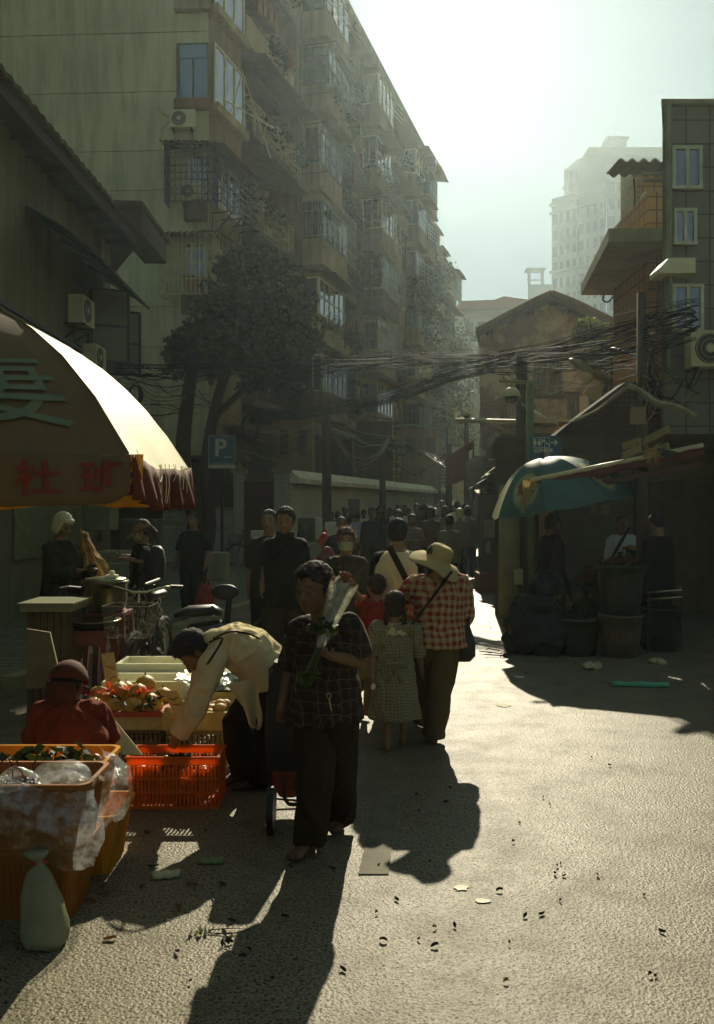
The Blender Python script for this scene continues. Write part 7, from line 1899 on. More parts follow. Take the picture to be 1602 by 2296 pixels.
# ------------------------------------------------------------ litter
random.seed(17)
def leaf_on_ground(u, v, L_, m_, label, k):
    p = G(u, v); m = MB(); a = rnd(0, 6.3); d = V(math.cos(a), math.sin(a), 0); s_ = V(-d.y, d.x, 0); c1 = rnd(0,.06)
    pts = []
    for i in range(7):
        q = i/6; w_ = math.sin(q*PI)*.22+.01; z = .006+L_*c1*abs(q-.5)+.004*math.sin(q*PI+k)
        pts.append((p+d*L_*(q-.5)-s_*w_*L_+V(0,0,z+.01), p+d*L_*(q-.5)+V(0,0,z), p+d*L_*(q-.5)+s_*w_*L_+V(0,0,z+.008)))
    for i in range(6):
        for j in range(2): m._a([pts[i][j], pts[i+1][j], pts[i+1][j+1], pts[i][j+1]], [(0,1,2,3)])
    return tag(m.build('fallen_leaf', m_, None, p), label, 'leaf', 'fallen leaves on the asphalt')
brl = mat('dry leaf', (.20,.10,.035), .7, vs=30, trans=.2); grl = mat('fallen green leaf', (.07,.085,.03), .6, trans=.2); dkl = mat('black leaf', (.03,.022,.012), .7)
for i, (u_, v_) in enumerate(((232,2010),(205,2024),(172,2040),(150,2046),(247,2108),(233,1988),(430,1988),(400,2040),(330,1870),(345,1945),(500,1985),(320,1990))):
    leaf_on_ground(u_, v_, .05, (brl, grl)[i in (8,9,10)], 'curled dry leaf on the shaded asphalt at the lower left' if i not in (8,9,10) else 'greenish fallen leaf near the crates', i)
for i, (u_, v_) in enumerate(((860,2112),(975,2125),(1178,2058),(1215,2052),(745,1950),(935,1785),(1010,1770),(640,2060),(520,2068),(1485,2092),(770,2178),(398,2138),(545,2150),(1120,2000),(1245,1962),(940,1820),(1000,1800),(1100,1410),(1245,1478),(1180,1512),(1290,1490),(1062,1445),(890,2020),(1020,2080),(1340,1965))):
    leaf_on_ground(u_, v_, .032, dkl, 'small dark leaf scrap on the sunlit road', i)
random.seed(23)
for i in range(38):
    u_ = rnd(200, 1560); v_ = 1400+(rnd(0,1)**.7)*820
    if 560 < u_ < 1000 and v_ < 1900: continue
    leaf_on_ground(u_, v_, rnd(.010,.022), dkl if rnd(0,1) < .6 else brl, 'tiny scrap of leaf scattered on the road', i)
def flat(u, v, w_, d_, m_, label, name='paper_scrap', cat='litter', h=.004):
    p = G(u, v); m = MB(); n = 12; 
    m.slab([p+V(w_*math.cos(a*2*PI/n)*rnd(.5,1), d_*math.sin(a*2*PI/n)*rnd(.5,1), .003) for a in range(n)], (0,0,h*.4)); return tag(m.build(name, m_, None, p), label, cat)
wl_ = mat('bleached leaf', (.66,.66,.86), .7)
flat(1036,1992,.045,.035, wl_, 'pale flat leaf on the sunlit road below the group shadow'); flat(1082,2021,.045,.03, wl_, 'second pale flat leaf to the right on the sunlit road')
flat(1130,1583,.07,.09, mat('olive leaf', (.3,.27,.14), .7), 'olive leaf lying on the bright road'); flat(1165,1518,.07,.06, wl_, 'white scrap at the edge of the stall shadow')
def netroll(u, v, L_, r_, ang, m_, label):
    p = G(u, v); d = V(math.cos(R(ang)), math.sin(R(ang)), 0); m = MB(); pts = [p+d*L_*(i/8-.5)+V(0,0,r_*.7+.004*math.sin(i*2)) for i in range(9)]
    m.tube(pts, [r_*(1+.12*math.sin(i*1.7)) for i in range(9)], 14); 
    for i, q in enumerate(m.v): m.v[i] = V(q.x, q.y, max(.003, q.z*.8))
    return tag(m.build('foam_net', m_, None, p, smooth=True), label, 'packaging')
netroll(372,1968,.115,.024,14, mat('white foam net', (.62,.62,.56), .8, bs=120, bump=1, bd=.01), 'white foam fruit net lying in a patch of sun')
netroll(474,1936,.11,.02,4, mat('grey foam net', (.22,.3,.22), .8, bs=120, bump=1, bd=.01), 'grey green foam net in the shade of the bending man')
netroll(1435,1540,.52,.035,-6, teal_net, 'long teal foam net at the edge of the awning shadow')
random.seed(6)
c = G(450, 2092); m = MB()
for _ in range(16):
    d = V(rnd(-1,1), rnd(-.6,.6), rnd(0,1)).normalized(); s_ = V(-d.y, d.x, 0)*.012; p = c+V(rnd(-.04,.04), rnd(-.03,.03), .003); m._a([p-s_, p+s_, p+d*rnd(.02,.04)], [(0,1,2)])
tag(m.build('torn_wrapper', steel, None, c), 'shiny torn wrapper with a wire on the sunlit ground', 'litter')
m = MB(); m.tube([c+V(.03,0,.012), c+V(.12,.02,.01), c+V(.2,.01,.012), c+V(.12,-.02,.006), c+V(.04,-.01,.006)], .0022, 5); tag(m.build('bent_wire', iron, None, c), 'thin bent wire loop beside the torn wrapper', 'wire')
m = MB(); leaves(m, G(505, 2118)+V(0,0,.02), .018, 10, .03); tag(m.build('dark_weed', dkl, None, G(505,2118)), 'dark crumpled leaf clump casting a long shadow', 'litter')
for (u_, v_, lab) in ((1297,1470,'grey crumpled plastic on the ground near the buckets'), (1328,1500,'torn plastic heap at the shadow edge'), (1478,1488,'bright crumpled paper at the right edge'), (522,1292,'small white plastic bag on the plaza by the bicycle')):
    p = G(u_, v_); ragbag(p+V(0,0,.03), .09, .07, .04, mat('grey film', (.34,.36,.3), .4), lab, rnd(0,9), .5, 'crumpled_plastic', 'litter', handles=False)
for i in range(9):
    p = G(1135+rnd(-40,30), 1466+rnd(-6,10)); m = MB(); m.tube([p+V(0,0,.01), p+V(rnd(-.15,.15), rnd(-.1,.1), .03), p+V(rnd(-.2,.2), rnd(-.1,.1), .01)], .006, 4); tag(m.build('stalk', bark, None, p), 'cut flower stalk on the road left of the rubbish bag', 'stalk', 'cut flower stalks')
# metal strip in the road
a, b_, c_, d_ = G(845,1785), G(893,1785), G(872,1962), G(804,1962)
m = MB(); m.slab([a, d_, c_, b_], (0,0,.006)); tag(m.build('ground_plate', mat('scuffed plate', (.15,.14,.16), .8, vs=6, var=.3, spec=.2), None, (a+c_)/2), 'long flat plate set on the asphalt between the walkers', 'plate')
random.seed(44)
HW = lambda u, v, Y: P(u, v, Y)
plaidF = plaid('dark plaid shirt', (.028,.014,.009), (.15,.125,.07), .056, .04, 'grid', spot=(.07,.038,.02))
gingh = plaid('red gingham', (.22,.025,.012), (.38,.30,.15), .052, .5, 'gingham')
dressP = plaid('pale check dress', (.27,.25,.13), (.10,.095,.045), .022, .28, 'gingham', trans=.15)
checkS = plaid('checker skirt', (.04,.035,.025), (.32,.26,.15), .085, .5, 'checker')
# 1. woman with the bouquet
fw = person('elderly woman in a dark plaid shirt carrying a wrapped bouquet against her shoulder', pos=(-.19, 4.5), H=1.47, face=200, bulk=1.13,
  skin=skin_d, hair=('short', hair_b), vox=.0075, yaw=12, tilt=8, strand_n=1800, headscale=1.22, shoes=mat('brown sandal', (.10,.06,.04), .6),
  pose=dict(pelvis=HW(727,1560,4.5), chest=HW(733,1462,4.48), neck=HW(728,1392,4.47), head=HW(703,1322,4.42),
    shR=HW(680,1408,4.58), shL=HW(784,1406,4.42), elR=HW(650,1512,4.62), wrR=HW(630,1592,4.50), elL=HW(806,1484,4.42), wrL=HW(741,1470,4.22),
    hipR=HW(708,1566,4.55), hipL=HW(752,1566,4.46), knR=HW(708,1732,4.40), knL=HW(758,1728,4.56), anR=V(G(696,1892).x, 4.40, .075), anL=V(G(762,1872).x, 4.74, .085), footR=(-.55,-.85,0), footL=(-.2,-1,0)),
  top=('shirt', plaidF, .42, -.085, .016, .118), bot=('trousers', fab('dark brown cotton', (.026,.018,.012)), .016),
  palm={'R': V(.35,-.3,0), 'L': V(-.3,-.2,.6)}, hands=(.75,1.2))
# bouquet
bc = thing('bouquet', HW(712,1455,4.18), 'plastic wrapped bouquet of red flowers on the woman\'s shoulder', 'bouquet')
B0, B1 = HW(690,1520,4.19), HW(775,1300,4.30)
dB = (B1-B0).normalized(); sB = dB.cross(V(0,1,0)).normalized(); tB = dB.cross(sB)
LB = (B1-B0).length
m = MB(); m.loft([[B0+dB*LB*q+(sB*math.cos(a*PI/12)*r_+tB*math.sin(a*PI/12)*r_*.55)+dB*(.02*math.sin(a*1.9) if q > .95 else 0) for a in range(24)] for q, r_ in ((.30,.020),(.45,.032),(.65,.046),(.82,.060),(.98,.068))], False)
for i, p in enumerate(m.v): m.v[i] = p+noise.noise_vector(p*14)*.006
m.build('wrapper', film('bouquet film', (.75,.75,.55), .66, .2, 20), bc, smooth=True)
m, m2, m3 = MB(), MB(), MB()
for i in range(24):
    a = rnd(0,6.3); r_ = rnd(0,.045); tip = B0+dB*LB*rnd(.93,1.06)+sB*math.cos(a)*r_+tB*math.sin(a)*r_*.6
    m.tube([B0+sB*math.cos(a)*.025+tB*math.sin(a)*.02-dB*.03, B0*.6+B1*.4+sB*math.cos(a)*.01, tip], .0026, 5)
    if i < 13:
        for k in range(7): m2.ell(tip+V(rnd(-.014,.014),rnd(-.014,.014),rnd(-.012,.014)), [V(.009,0,.004),V(0,.009,.003),V(0,0,.006)], 6, 4)
leaves(m3, B0+dB*LB*.50, .032, 40, .05); leaves(m3, B0+dB*.01, .035, 40, .045)
for e in ((815,1268,4.35),(808,1290,4.35),(797,1250,4.35)): m.tube([B0+dB*LB*.75, HW(*e)], [.0035,.0015], 5)
m.build('stems', grl, bc); m2.build('blossoms', mat('pinkish red petals', (.30,.09,.05), .7, trans=.3, vs=60, var=.5), bc); m3.build('leaves', leaf_m, bc)
# keys hanging at her front and shirt buttons
m = MB(); c = HW(738,1560,4.30); m.tube([c+V(.012*math.cos(a*PI/6),0,.012*math.sin(a*PI/6)) for a in range(13)], .0018, 5); m.tube([c+V(0,0,-.012), c+V(.004,0,-.035), c+V(.012,-.002,-.07)], .003, 5)
tag(m.build('key_ring', steel, None, c), 'small key ring hanging at the bouquet woman\'s shirt front', 'keys')
# 2. bending man
bm = person('shopper in a cream shirt bending far down into the orange crate', pos=(-.58, 5.38), H=1.66, face=262, bulk=1.02, skin=skin_m, hair=('short', hair_k), vox=.008, tilt=62, yaw=-6, strand_n=900,
  headscale=1.08, shoes=mat('worn dark shoe', (.04,.03,.022), .6),
  pose=dict(pelvis=HW(618,1516,5.42), chest=HW(548,1452,5.36), neck=HW(480,1446,5.32), head=HW(437,1462,5.30), shL=HW(478,1484,5.20), shR=HW(468,1452,5.50),
    elL=HW(438,1588,5.17), wrL=HW(400,1652,5.18), elR=HW(452,1550,5.5), wrR=HW(425,1620,5.42), hipL=HW(622,1542,5.34), hipR=HW(612,1530,5.52),
    knR=HW(532,1622,5.48), anR=V(HW(549,0,5.5).x, 5.5, .07), knL=HW(604,1646,5.36), anL=V(HW(586,0,5.4).x, 5.4, .07), footR=(-1,-.3,0), footL=(-1,-.25,0)),
  top=('shirt', CREAM, 1.0, .02, .022, .105), bot=('trousers', BLK, .012), palm={'L': V(-.2,.6,-.3), 'R': V(0,-.6,0)}, hands=(.5,.45))
m = MB()
def tail(s, t):
    a = HW(642,1500,5.30)*(1-s)+HW(508,1535,5.22)*s; b = HW(600,1600,5.30)*(1-s)+HW(548,1590,5.24)*s; b.z -= .11*math.sin(PI*s)
    return a*(1-t)+b*t+V(0, .03*math.sin(s*15)*t, 0)
m.grid(tail, 24, 12); o = m.build('shirt_tail', CREAM, bm['o'], smooth=True, solid=.006)
m = MB(); m.tube(hose([HW(478,1432,5.2), HW(520,1416,5.2), HW(575,1428,5.25), HW(625,1470,5.3)]), .006, 6); m.tube(hose([HW(470,1440,5.18), HW(500,1432,5.15), HW(465,1490,5.12)]), .006, 6); m.build('bag_strap', BLK, bm['o'])
m = MB(); m.eloft([HW(455,1436,5.32), HW(480,1428,5.32), HW(505,1420,5.34)], [(.06,.035),(.08,.045),(.05,.03)], V(0,1,0), V(-.2,0,1), 16)
for i, p in enumerate(m.v): m.v[i] = p+noise.noise_vector(p*16)*.014
m.build('collar', CREAM, bm['o'], smooth=True)
# 3. crouching vendor
cv = person('crouching vendor in a rust red shirt and cap seen from behind at the left', pos=(-1.56, 4.85), H=1.6, face=8, bulk=1.08, skin=skin_d, hair=('buzz', hair_k), vox=.009, tilt=22,
  headscale=1.1, feet=False, shoes=None,
  pose=dict(pelvis=HW(168,1738,4.72), chest=HW(163,1648,4.85), neck=HW(158,1580,4.93), head=HW(155,1534,4.98), shL=HW(100,1600,4.9), shR=HW(212,1598,4.9), elR=HW(246,1668,5.0), wrR=HW(222,1724,5.08),
    elL=HW(78,1668,5.0), wrL=HW(110,1655,5.1), hipL=HW(140,1740,4.72), hipR=HW(195,1740,4.72), knL=HW(110,1690,5.08), knR=HW(232,1700,5.08), anL=V(-1.72,5.02,.07), anR=V(-1.42,5.02,.07)),
  top=('tee', fab('rust red', (.20,.035,.018), trans=.05), .42, -.03, .02, .12), bot=('trousers', OLIVE, .012), hands=(.6,.8))
def cap(pp, m_, bill=True, hs=1.0, hole=False):
    c, r, f, u, s = pp['hc'], pp['r'], pp['f'], pp['u'], pp['hs']*hs; m = MB()
    cc = c+u*.024*s-f*.010*s
    rings = []
    for q in (0, .18, .36, .54, .72, .88, 1.0):
        a = q*PI/2*.98; rings.append([cc+(r*.088*math.cos(t*PI/14)+f*.102*math.sin(t*PI/14))*s*math.cos(a)+u*.098*s*math.sin(a)-u*.012*s for t in range(28)])
    m.loft(rings); m.ell(cc+u*.088*s, [r*.006*s, f*.006*s, u*.004*s], 8, 4)
    o = m.build('cap', m_, pp['o'], smooth=True)
    if bill:
        m = MB(); m.grid(lambda q, t: cc+r*(-.075+.15*q)*s*(1-.12*t)+f*(.072+.03*math.sin(PI*q)+.085*t*math.sin(PI*(.12+.76*q)))*s-u*(.010+.028*t+.02*(2*q-1)**2)*s, 13, 6); m.build('cap_bill', m_, pp['o'], smooth=True, solid=.004)
    return o
capr = mat('rust cap', (.10,.03,.018), .85, bs=200)
cap(cv, capr, hs=1.13)
m = MB(); c = cv['hc']-cv['f']*.088*cv['hs']*1.0-cv['u']*.03; m.eloft([c+V(0,0,.02), c-V(0,0,.11), c-V(0,0,.2)], [(.085,.03),(.09,.02),(.08,.015)], cv['r'], cv['f'], 14); m.build('neck_flap', capr, cv['o'], smooth=True)
fruit('held_fruit', .045, citrus, 'round orange fruit in the crouching vendor\'s left hand', 'fruit', None, [tuple(HW(118,1640,5.1))])
m = MB(); m.box(-1.68,-1.40,4.55,4.83,0,.18); tag(m.build('stool', redp, None, (-1.54,4.7,0)), 'low red seat under the crouching vendor', 'stool')
# 4. woman in red gingham with a wide hat
gw = person('woman in a red gingham shirt under a wide cream sun hat, seen from behind', pos=(.53, 6.46), H=1.5, face=-6, bulk=1.12, skin=skin_m, hair=('bob', hair_k), vox=.009, yaw=8, tilt=12, roll=6, headscale=1.05,
  pose=dict(neck=HW(985,1290,6.42), head=HW(982,1256,6.46), chest=HW(985,1350,6.45), pelvis=HW(982,1420,6.45), shL=HW(928,1312,6.45), shR=HW(1032,1308,6.45), elL=HW(905,1350,6.62), wrL=HW(925,1410,6.75), elR=HW(1046,1376,6.50), wrR=HW(1031,1412,6.62),
    hipL=HW(962,1428,6.45), hipR=HW(1000,1428,6.45), knL=HW(962,1520,6.58), knR=HW(990,1525,6.45), anL=V(.49,6.85,.10), anR=V(.545,6.44,.07)),
  top=('shirt', gingh, .93, -.055, .022, .112), bot=('trousers', fab('taupe cotton', (.11,.085,.06)), .014), shoes=mat('tan sandal', (.2,.13,.08), .6), hands=(.9,.4))
def sun_hat(pp, m_, c, tiltv, R_=.20, cr=.088):
    u = tiltv.normalized(); r = V(1,0,0)-u*u.x; r.normalize(); f = u.cross(r); m = MB()
    prof = [(R_,-.055),(R_*.99,-.045),(R_*.8,-.018),(R_*.6,0),(cr*1.1,.008),(cr,.02),(cr*.97,.07),(cr*.88,.098),(cr*.6,.112),(.001,.116)]
    m.loft([[c+(r*math.cos(a*PI/20)+f*math.sin(a*PI/20))*q+u*(z+(.018*math.sin(a*PI/20*3+1) if q > R_*.7 else 0)) for a in range(40)] for q, z in prof], False)
    return m.build('sun_hat', m_, pp['o'], smooth=True, solid=.003)
sun_hat(gw, mat('cream hat', (.46,.38,.25), .85, var=.1, bs=250, trans=.2), HW(982,1256,6.44), V(.42,-.18,.9), .195)
m = MB(); m.beam(HW(1030,1300,6.28)+V(-.05,0,.06), HW(925,1400,6.25), .003, .02); m.build('strap', BLK, gw['o'])
hb = thing('handbag', HW(1040,1440,6.5), 'black rounded handbag hanging from the gingham woman\'s arm', 'handbag')
m = MB(); m.eloft([HW(1040,1482,6.45), HW(1040,1470,6.45), HW(1040,1440,6.45), HW(1038,1412,6.45), HW(1036,1396,6.45)], [(.05,.04),(.085,.06),(.085,.065),(.062,.05),(.045,.03)], V(1,0,0), V(0,1,0), 22, pw=2.6); m.build('pouch', mat('black leather', (.02,.017,.014), .4, bump=.4, bs=60), hb, smooth=True)
m = MB()
for k in (-1,1): m.tube(hose([HW(1024,1398,6.42+.03*k), HW(1026,1376,6.45), HW(1036,1366,6.5), HW(1050,1380,6.45), HW(1052,1398,6.42+.03*k)]), .006, 6)
m.build('handles', rubber, hb); m = MB(); c = HW(1036,1430,6.38); m.tube([c+V(.014*math.cos(a*PI/6),0,.02*math.sin(a*PI/6)) for a in range(13)], .003, 5); m.build('buckle', steel, hb)
# 5. girl in the check dress
gg = person('small girl in a pale check dress with pigtails and a white collar, seen from behind', pos=(.265, 6.3), H=1.10, face=2, bulk=.98, child=True, skin=skin_m, hair=('pigtails', hair_b), vox=.007, strand_n=420, headscale=1.05,
  pose=dict(neck=(0,0,.80), head=(0,.01,.905), chest=(0,.008,.66), shR=(.115,0,.765), shL=(-.115,0,.765), elL=HW(842,1478,6.3), wrL=HW(838,1522,6.25), elR=HW(942,1478,6.35), wrR=HW(948,1515,6.45),
    pelvis=(0,0,.50), knR=(.055,.05,.27), anR=(.05,.06,.045), knL=(-.055,-.02,.27), anL=(-.045,-.07,.045)),
  top=('dress', dressP, .44, -.02, .018, .10), bot=('dress', dressP, .016, .20, .155), shoes=mat('sandal', (.16,.10,.07), .6), hands=(.6,.5))
def collar(pp, m_, w=.085):
    J, Rt, F = pp['J'], pp['R'], pp['F']; c = J['neck']-V(0,0,.02); m = MB()
    m.loft([[c+Rt*math.cos(a*PI/14)*(.045+w*.55*q)+F*math.sin(a*PI/14)*(.04+w*.5*q)-V(0,0,.045*q*q+.008*math.sin(a*2.2)*q-.02*(1-q)) for a in range(28)] for q in (0,.5,1,1.12)], False)
    return m.build('collar', m_, pp['o'], smooth=True, solid=.004)
collar(gg, mat('white collar', (.46,.45,.34), .8))
m = MB(); c = HW(885,1488,6.18)
for k in (-1, 1):
    m.eloft([c, c+V(.04*k,-.005,.012), c+V(.075*k,0,.004)], [(.008,.008),(.022,.012),(.012,.008)], V(0,0,1), V(0,1,0), 10); m.eloft([c, c+V(.03*k,-.006,-.06), c+V(.05*k,-.004,-.13)], [(.008,.005),(.014,.005),(.02,.004)], V(1,0,0), V(0,1,0), 10)
m.tube([c+V(-.105,.04,.01), c+V(-.05,-.008,.0), c+V(.05,-.008,0), c+V(.105,.04,.01)], .009, 8); m.build('bow', dressP, gg['o'], smooth=True)
m = MB(); m.ell(HW(838,1540,6.22), [V(.02,0,0),V(0,.02,0),V(0,0,.022)], 10, 7); m.v = [p+noise.noise_vector(p*40)*.008 for p in m.v]; tag(m.build('tissue', white_p, None, HW(838,1540,6.22)), 'crumpled white tissue in the small girl\'s hand', 'tissue')
# 6. child in red
person('small child in a red top raising an arm, next to the girl', pos=(.15, 7.1), H=1.13, face=-50, bulk=1.08, child=True, hair=('short', hair_b), vox=.009, strand_n=500, headscale=1.0, yaw=10,
  pose=dict(neck=HW(839,1346,7.1), head=HW(842,1316,7.12), chest=HW(836,1400,7.1), pelvis=HW(836,1455,7.1), shL=HW(819,1362,7.02), shR=HW(855,1362,7.2), elL=HW(808,1343,6.98), wrL=HW(796,1326,6.95), knL=HW(828,1530,7.05), anL=V(HW(821,0,7.15).x, 7.15, .08), hipL=HW(828,1462,7.08), hipR=HW(845,1462,7.15)),
  top=('tee', fab('kid red', (.26,.03,.02), trans=.1), .42, -.02, .02, .11), bot=('shorts', TAN, .02), shoes=mat('orange sandal', (.32,.1,.04), .6), hands=(.3,.3))
# 7. man with the cream vest, seen from behind
vm = person('man with cropped hair in a cream sleeveless vest over black sleeves, seen from behind', u=893, Y=7.3, H=1.60, face=14, bulk=1.08, hair=('buzz', hair_k), vox=.011, strand_n=250, top=('shirt', BLK, 1.0, -.05, .014), bot=('trousers', CHAR), yaw=6)
J, F_, Rt_ = vm['J'], vm['F'], vm['R']
m = MB(); H_ = 1.60*1.08
sp_ = [J['pelvis'], J['pelvis']*.45+J['chest']*.55, J['chest'], J['neck']]
m.eloft([interp(sp_, q) for q in (0,.3,.6,.8,.9,.97)], [(.122*H_,.104*H_),(.116*H_,.100*H_),(.118*H_,.100*H_),(.104*H_,.092*H_),(.078*H_,.076*H_),(.052*H_,.056*H_)], Rt_, F_, 28, pw=2.4)
remesh(m, 'vest', CREAM, .012, vm['o'], vm['o0'], 1, wr=.006, seed=3)
m = MB(); m.beam(HW(873,1225,7.08), HW(912,1300,7.08), .01, .05); m.build('bag_strap', BLK, vm['o'])
m = MB(); m.tube([J['neck']+(Rt_*math.cos(a*PI/10)*.062+F_*math.sin(a*PI/10)*.060)+V(0,0,.03-.02*math.sin(a*PI/10+.5)) for a in range(21)], .004, 5); m.build('bead_necklace', steel, vm['o'])
# 8. man in the black polo and the man behind him
pm = person('broad man in a black open-necked polo walking towards the viewer', u=641, Y=8.3, H=1.68, face=184, bulk=1.12, skin=skin_m, hair=('short', hair_k), vox=.010, strand_n=700, top=('tee', BLK, .46, -.06, .018, .11, True), bot=('trousers', CHAR), tilt=6,
  pose=dict(elR=HW(598,1268,8.35), wrR=HW(588,1322,8.2), anR=(.06,.10,.06), knR=(.06,.07,.29), anL=(-.055,-.14,.07), knL=(-.054,-.01,.28)), hands=(.5,.5))
m = MB(); c = pm['J']['neck']+pm['F']*.085-V(0,0,.03); m.slab([c+V(-.035,.012,.03), c+V(0,-.012,-.10), c+V(.035,.012,.03)], (0,.012,0)); m.build('open_neck', skin_m, pm['o'])
m = MB(); m.box(HW(636,0,8.1).x-.001, HW(636,0,8.1).x+.001, 8.13,8.131,1,1.01)
person('dark haired man half hidden behind the broad man in the black polo', u=604, Y=9.3, H=1.66, face=186, bulk=1.08, hair=('buzz', hair_k), vox=.013, top=('tee', CHAR, .46), bot=('trousers', BLK))
# 9. masked woman
mw = person('woman in a dark long-sleeved top wearing a pale face mask', u=776, Y=8.0, H=1.50, face=178, bulk=1.05, hair=('pony', hair_b), vox=.010, strand_n=500, top=('shirt', CHAR, .98, -.07, .016), bot=('trousers', BLK), mask=mat('mask cloth', (.28,.34,.28), .8),
  pose=dict(elR=HW(745,1290,8.0), wrR=HW(752,1350,7.9), elL=HW(815,1290,8.0), wrL=HW(805,1345,7.9)))
m = MB(); strands(m, mw['hc'], mw['r'], mw['f'], mw['u'], mw['hs'], 200, .07, region=lambda d: d.z > .2 or d.x < -.4, out=1.1, jit=.6); m.build('loose_strands', mat('backlit hair', (.10,.045,.02), .5, trans=.5), mw['o'])
# 10. left group
wh = person('white haired woman in dark clothes looking down at her hands at the snack stall', u=138, Y=8.9, H=1.62, face=118, bulk=1.08, hair=('bob', hair_g), vox=.011, tilt=26, strand_n=500, headscale=1.08, top=('jacket', CHAR, 1.0, -.1, .02), bot=('skirt', BLK, .02, .35, .13),
  pose=dict(elR=(.13,.06,.62), wrR=(.05,.20,.66), elL=(-.13,.06,.62), wrL=(-.05,.21,.66)))
ph = person('young woman in a cap, face mask and backpack looking at her phone', u=322, Y=9.7, H=1.54, face=258, bulk=1.0, hair=('pony', hair_b), vox=.010, tilt=22, strand_n=300, headscale=1.05, mask=mat('mask pale', (.36,.38,.30), .8), top=('tee', BLK, .42, -.05, .018), bot=('skirt', checkS, .018, .07, .16),
  pose=dict(elL=HW(318,1258,9.55), wrL=HW(278,1252,9.5), elR=HW(322,1256,9.85), wrR=HW(280,1246,9.7)), hands=(.6,.6))
cap(ph, mat('tan cap', (.26,.17,.09), .85, trans=.15), hs=1.1)
m = MB(); c = HW(262,1236,9.6); m.beam(c, c+V(.08,0,-.07), .075, .009, up=(0,0,1)); tag(m.build('phone', glass_w, None, c), 'thin phone held up by the young woman in the cap', 'phone')
m = MB(); m.eloft([ph['J']['chest']-ph['F']*.15+V(0,0,z) for z in (-.22,-.18,0,.14,.18)], [(.10,.06),(.14,.09),(.15,.10),(.12,.08),(.07,.04)], ph['R'], ph['F'], 20, pw=3); m.build('backpack', mat('black pack', (.012,.012,.011), .6), ph['o'], smooth=True)
person('dark man in black standing on the plaza with a red bag in hand', u=434, Y=13.0, H=1.60, face=-160, bulk=1.12, hair=('buzz', hair_k), vox=.014, top=('tee', BLK, .46, -.06, .02, .11), bot=('trousers', BLK, .02), pose=dict(elR=(.15,-.01,.64), wrR=(.17,.04,.5), elL=(-.15,0,.64), wrL=(-.155,.06,.52)))
# 11. right stall people
lm = person('man in a light blue shirt with a black cross strap at the flower stall', u=1396, Y=12.0, H=1.57, face=182, bulk=1.12, skin=skin_d, hair=('buzz', hair_k), vox=.011, top=('shirt', fab('pale blue', (.55,.66,1.0)), 1.0, -.03, .02, .105), bot=('trousers', BLK), belly=1.1,
  pose=dict(elL=HW(1428,1228,11.9), wrL=HW(1412,1248,11.65), elR=HW(1368,1230,12.0), wrR=HW(1362,1285,11.95)))
m = MB(); m.beam(HW(1412,1182,11.78), HW(1374,1248,11.78), .01, .04); m.build('strap', BLK, lm['o'])
flowers(HW(1416,1245,11.6), .10, .12, 14, 'yellowish flowers in the light blue shirted man\'s arm', (.40,.30,.05), 41)
person('woman in a long black coat bending over the flowers beside the umbrella pole', u=1236, Y=11.6, H=1.58, face=80, bulk=1.12, hair=('bob', hair_k), vox=.013, tilt=20, top=('jacket', BLK, 1.0, -.2, .03, .13), bot=('skirt', BLK, .03, .25, .17))
person('dark seller in a heavy jacket standing at the right edge by the utility pole', u=1476, Y=10.9, H=1.60, face=330, bulk=1.15, hair=('short', hair_k), vox=.014, tilt=20, top=('jacket', BLK, 1.0, -.1, .03), bot=('trousers', BLK, .02), pose=dict(wrL=(-.05,.2,.6), wrR=(.05,.2,.6)))
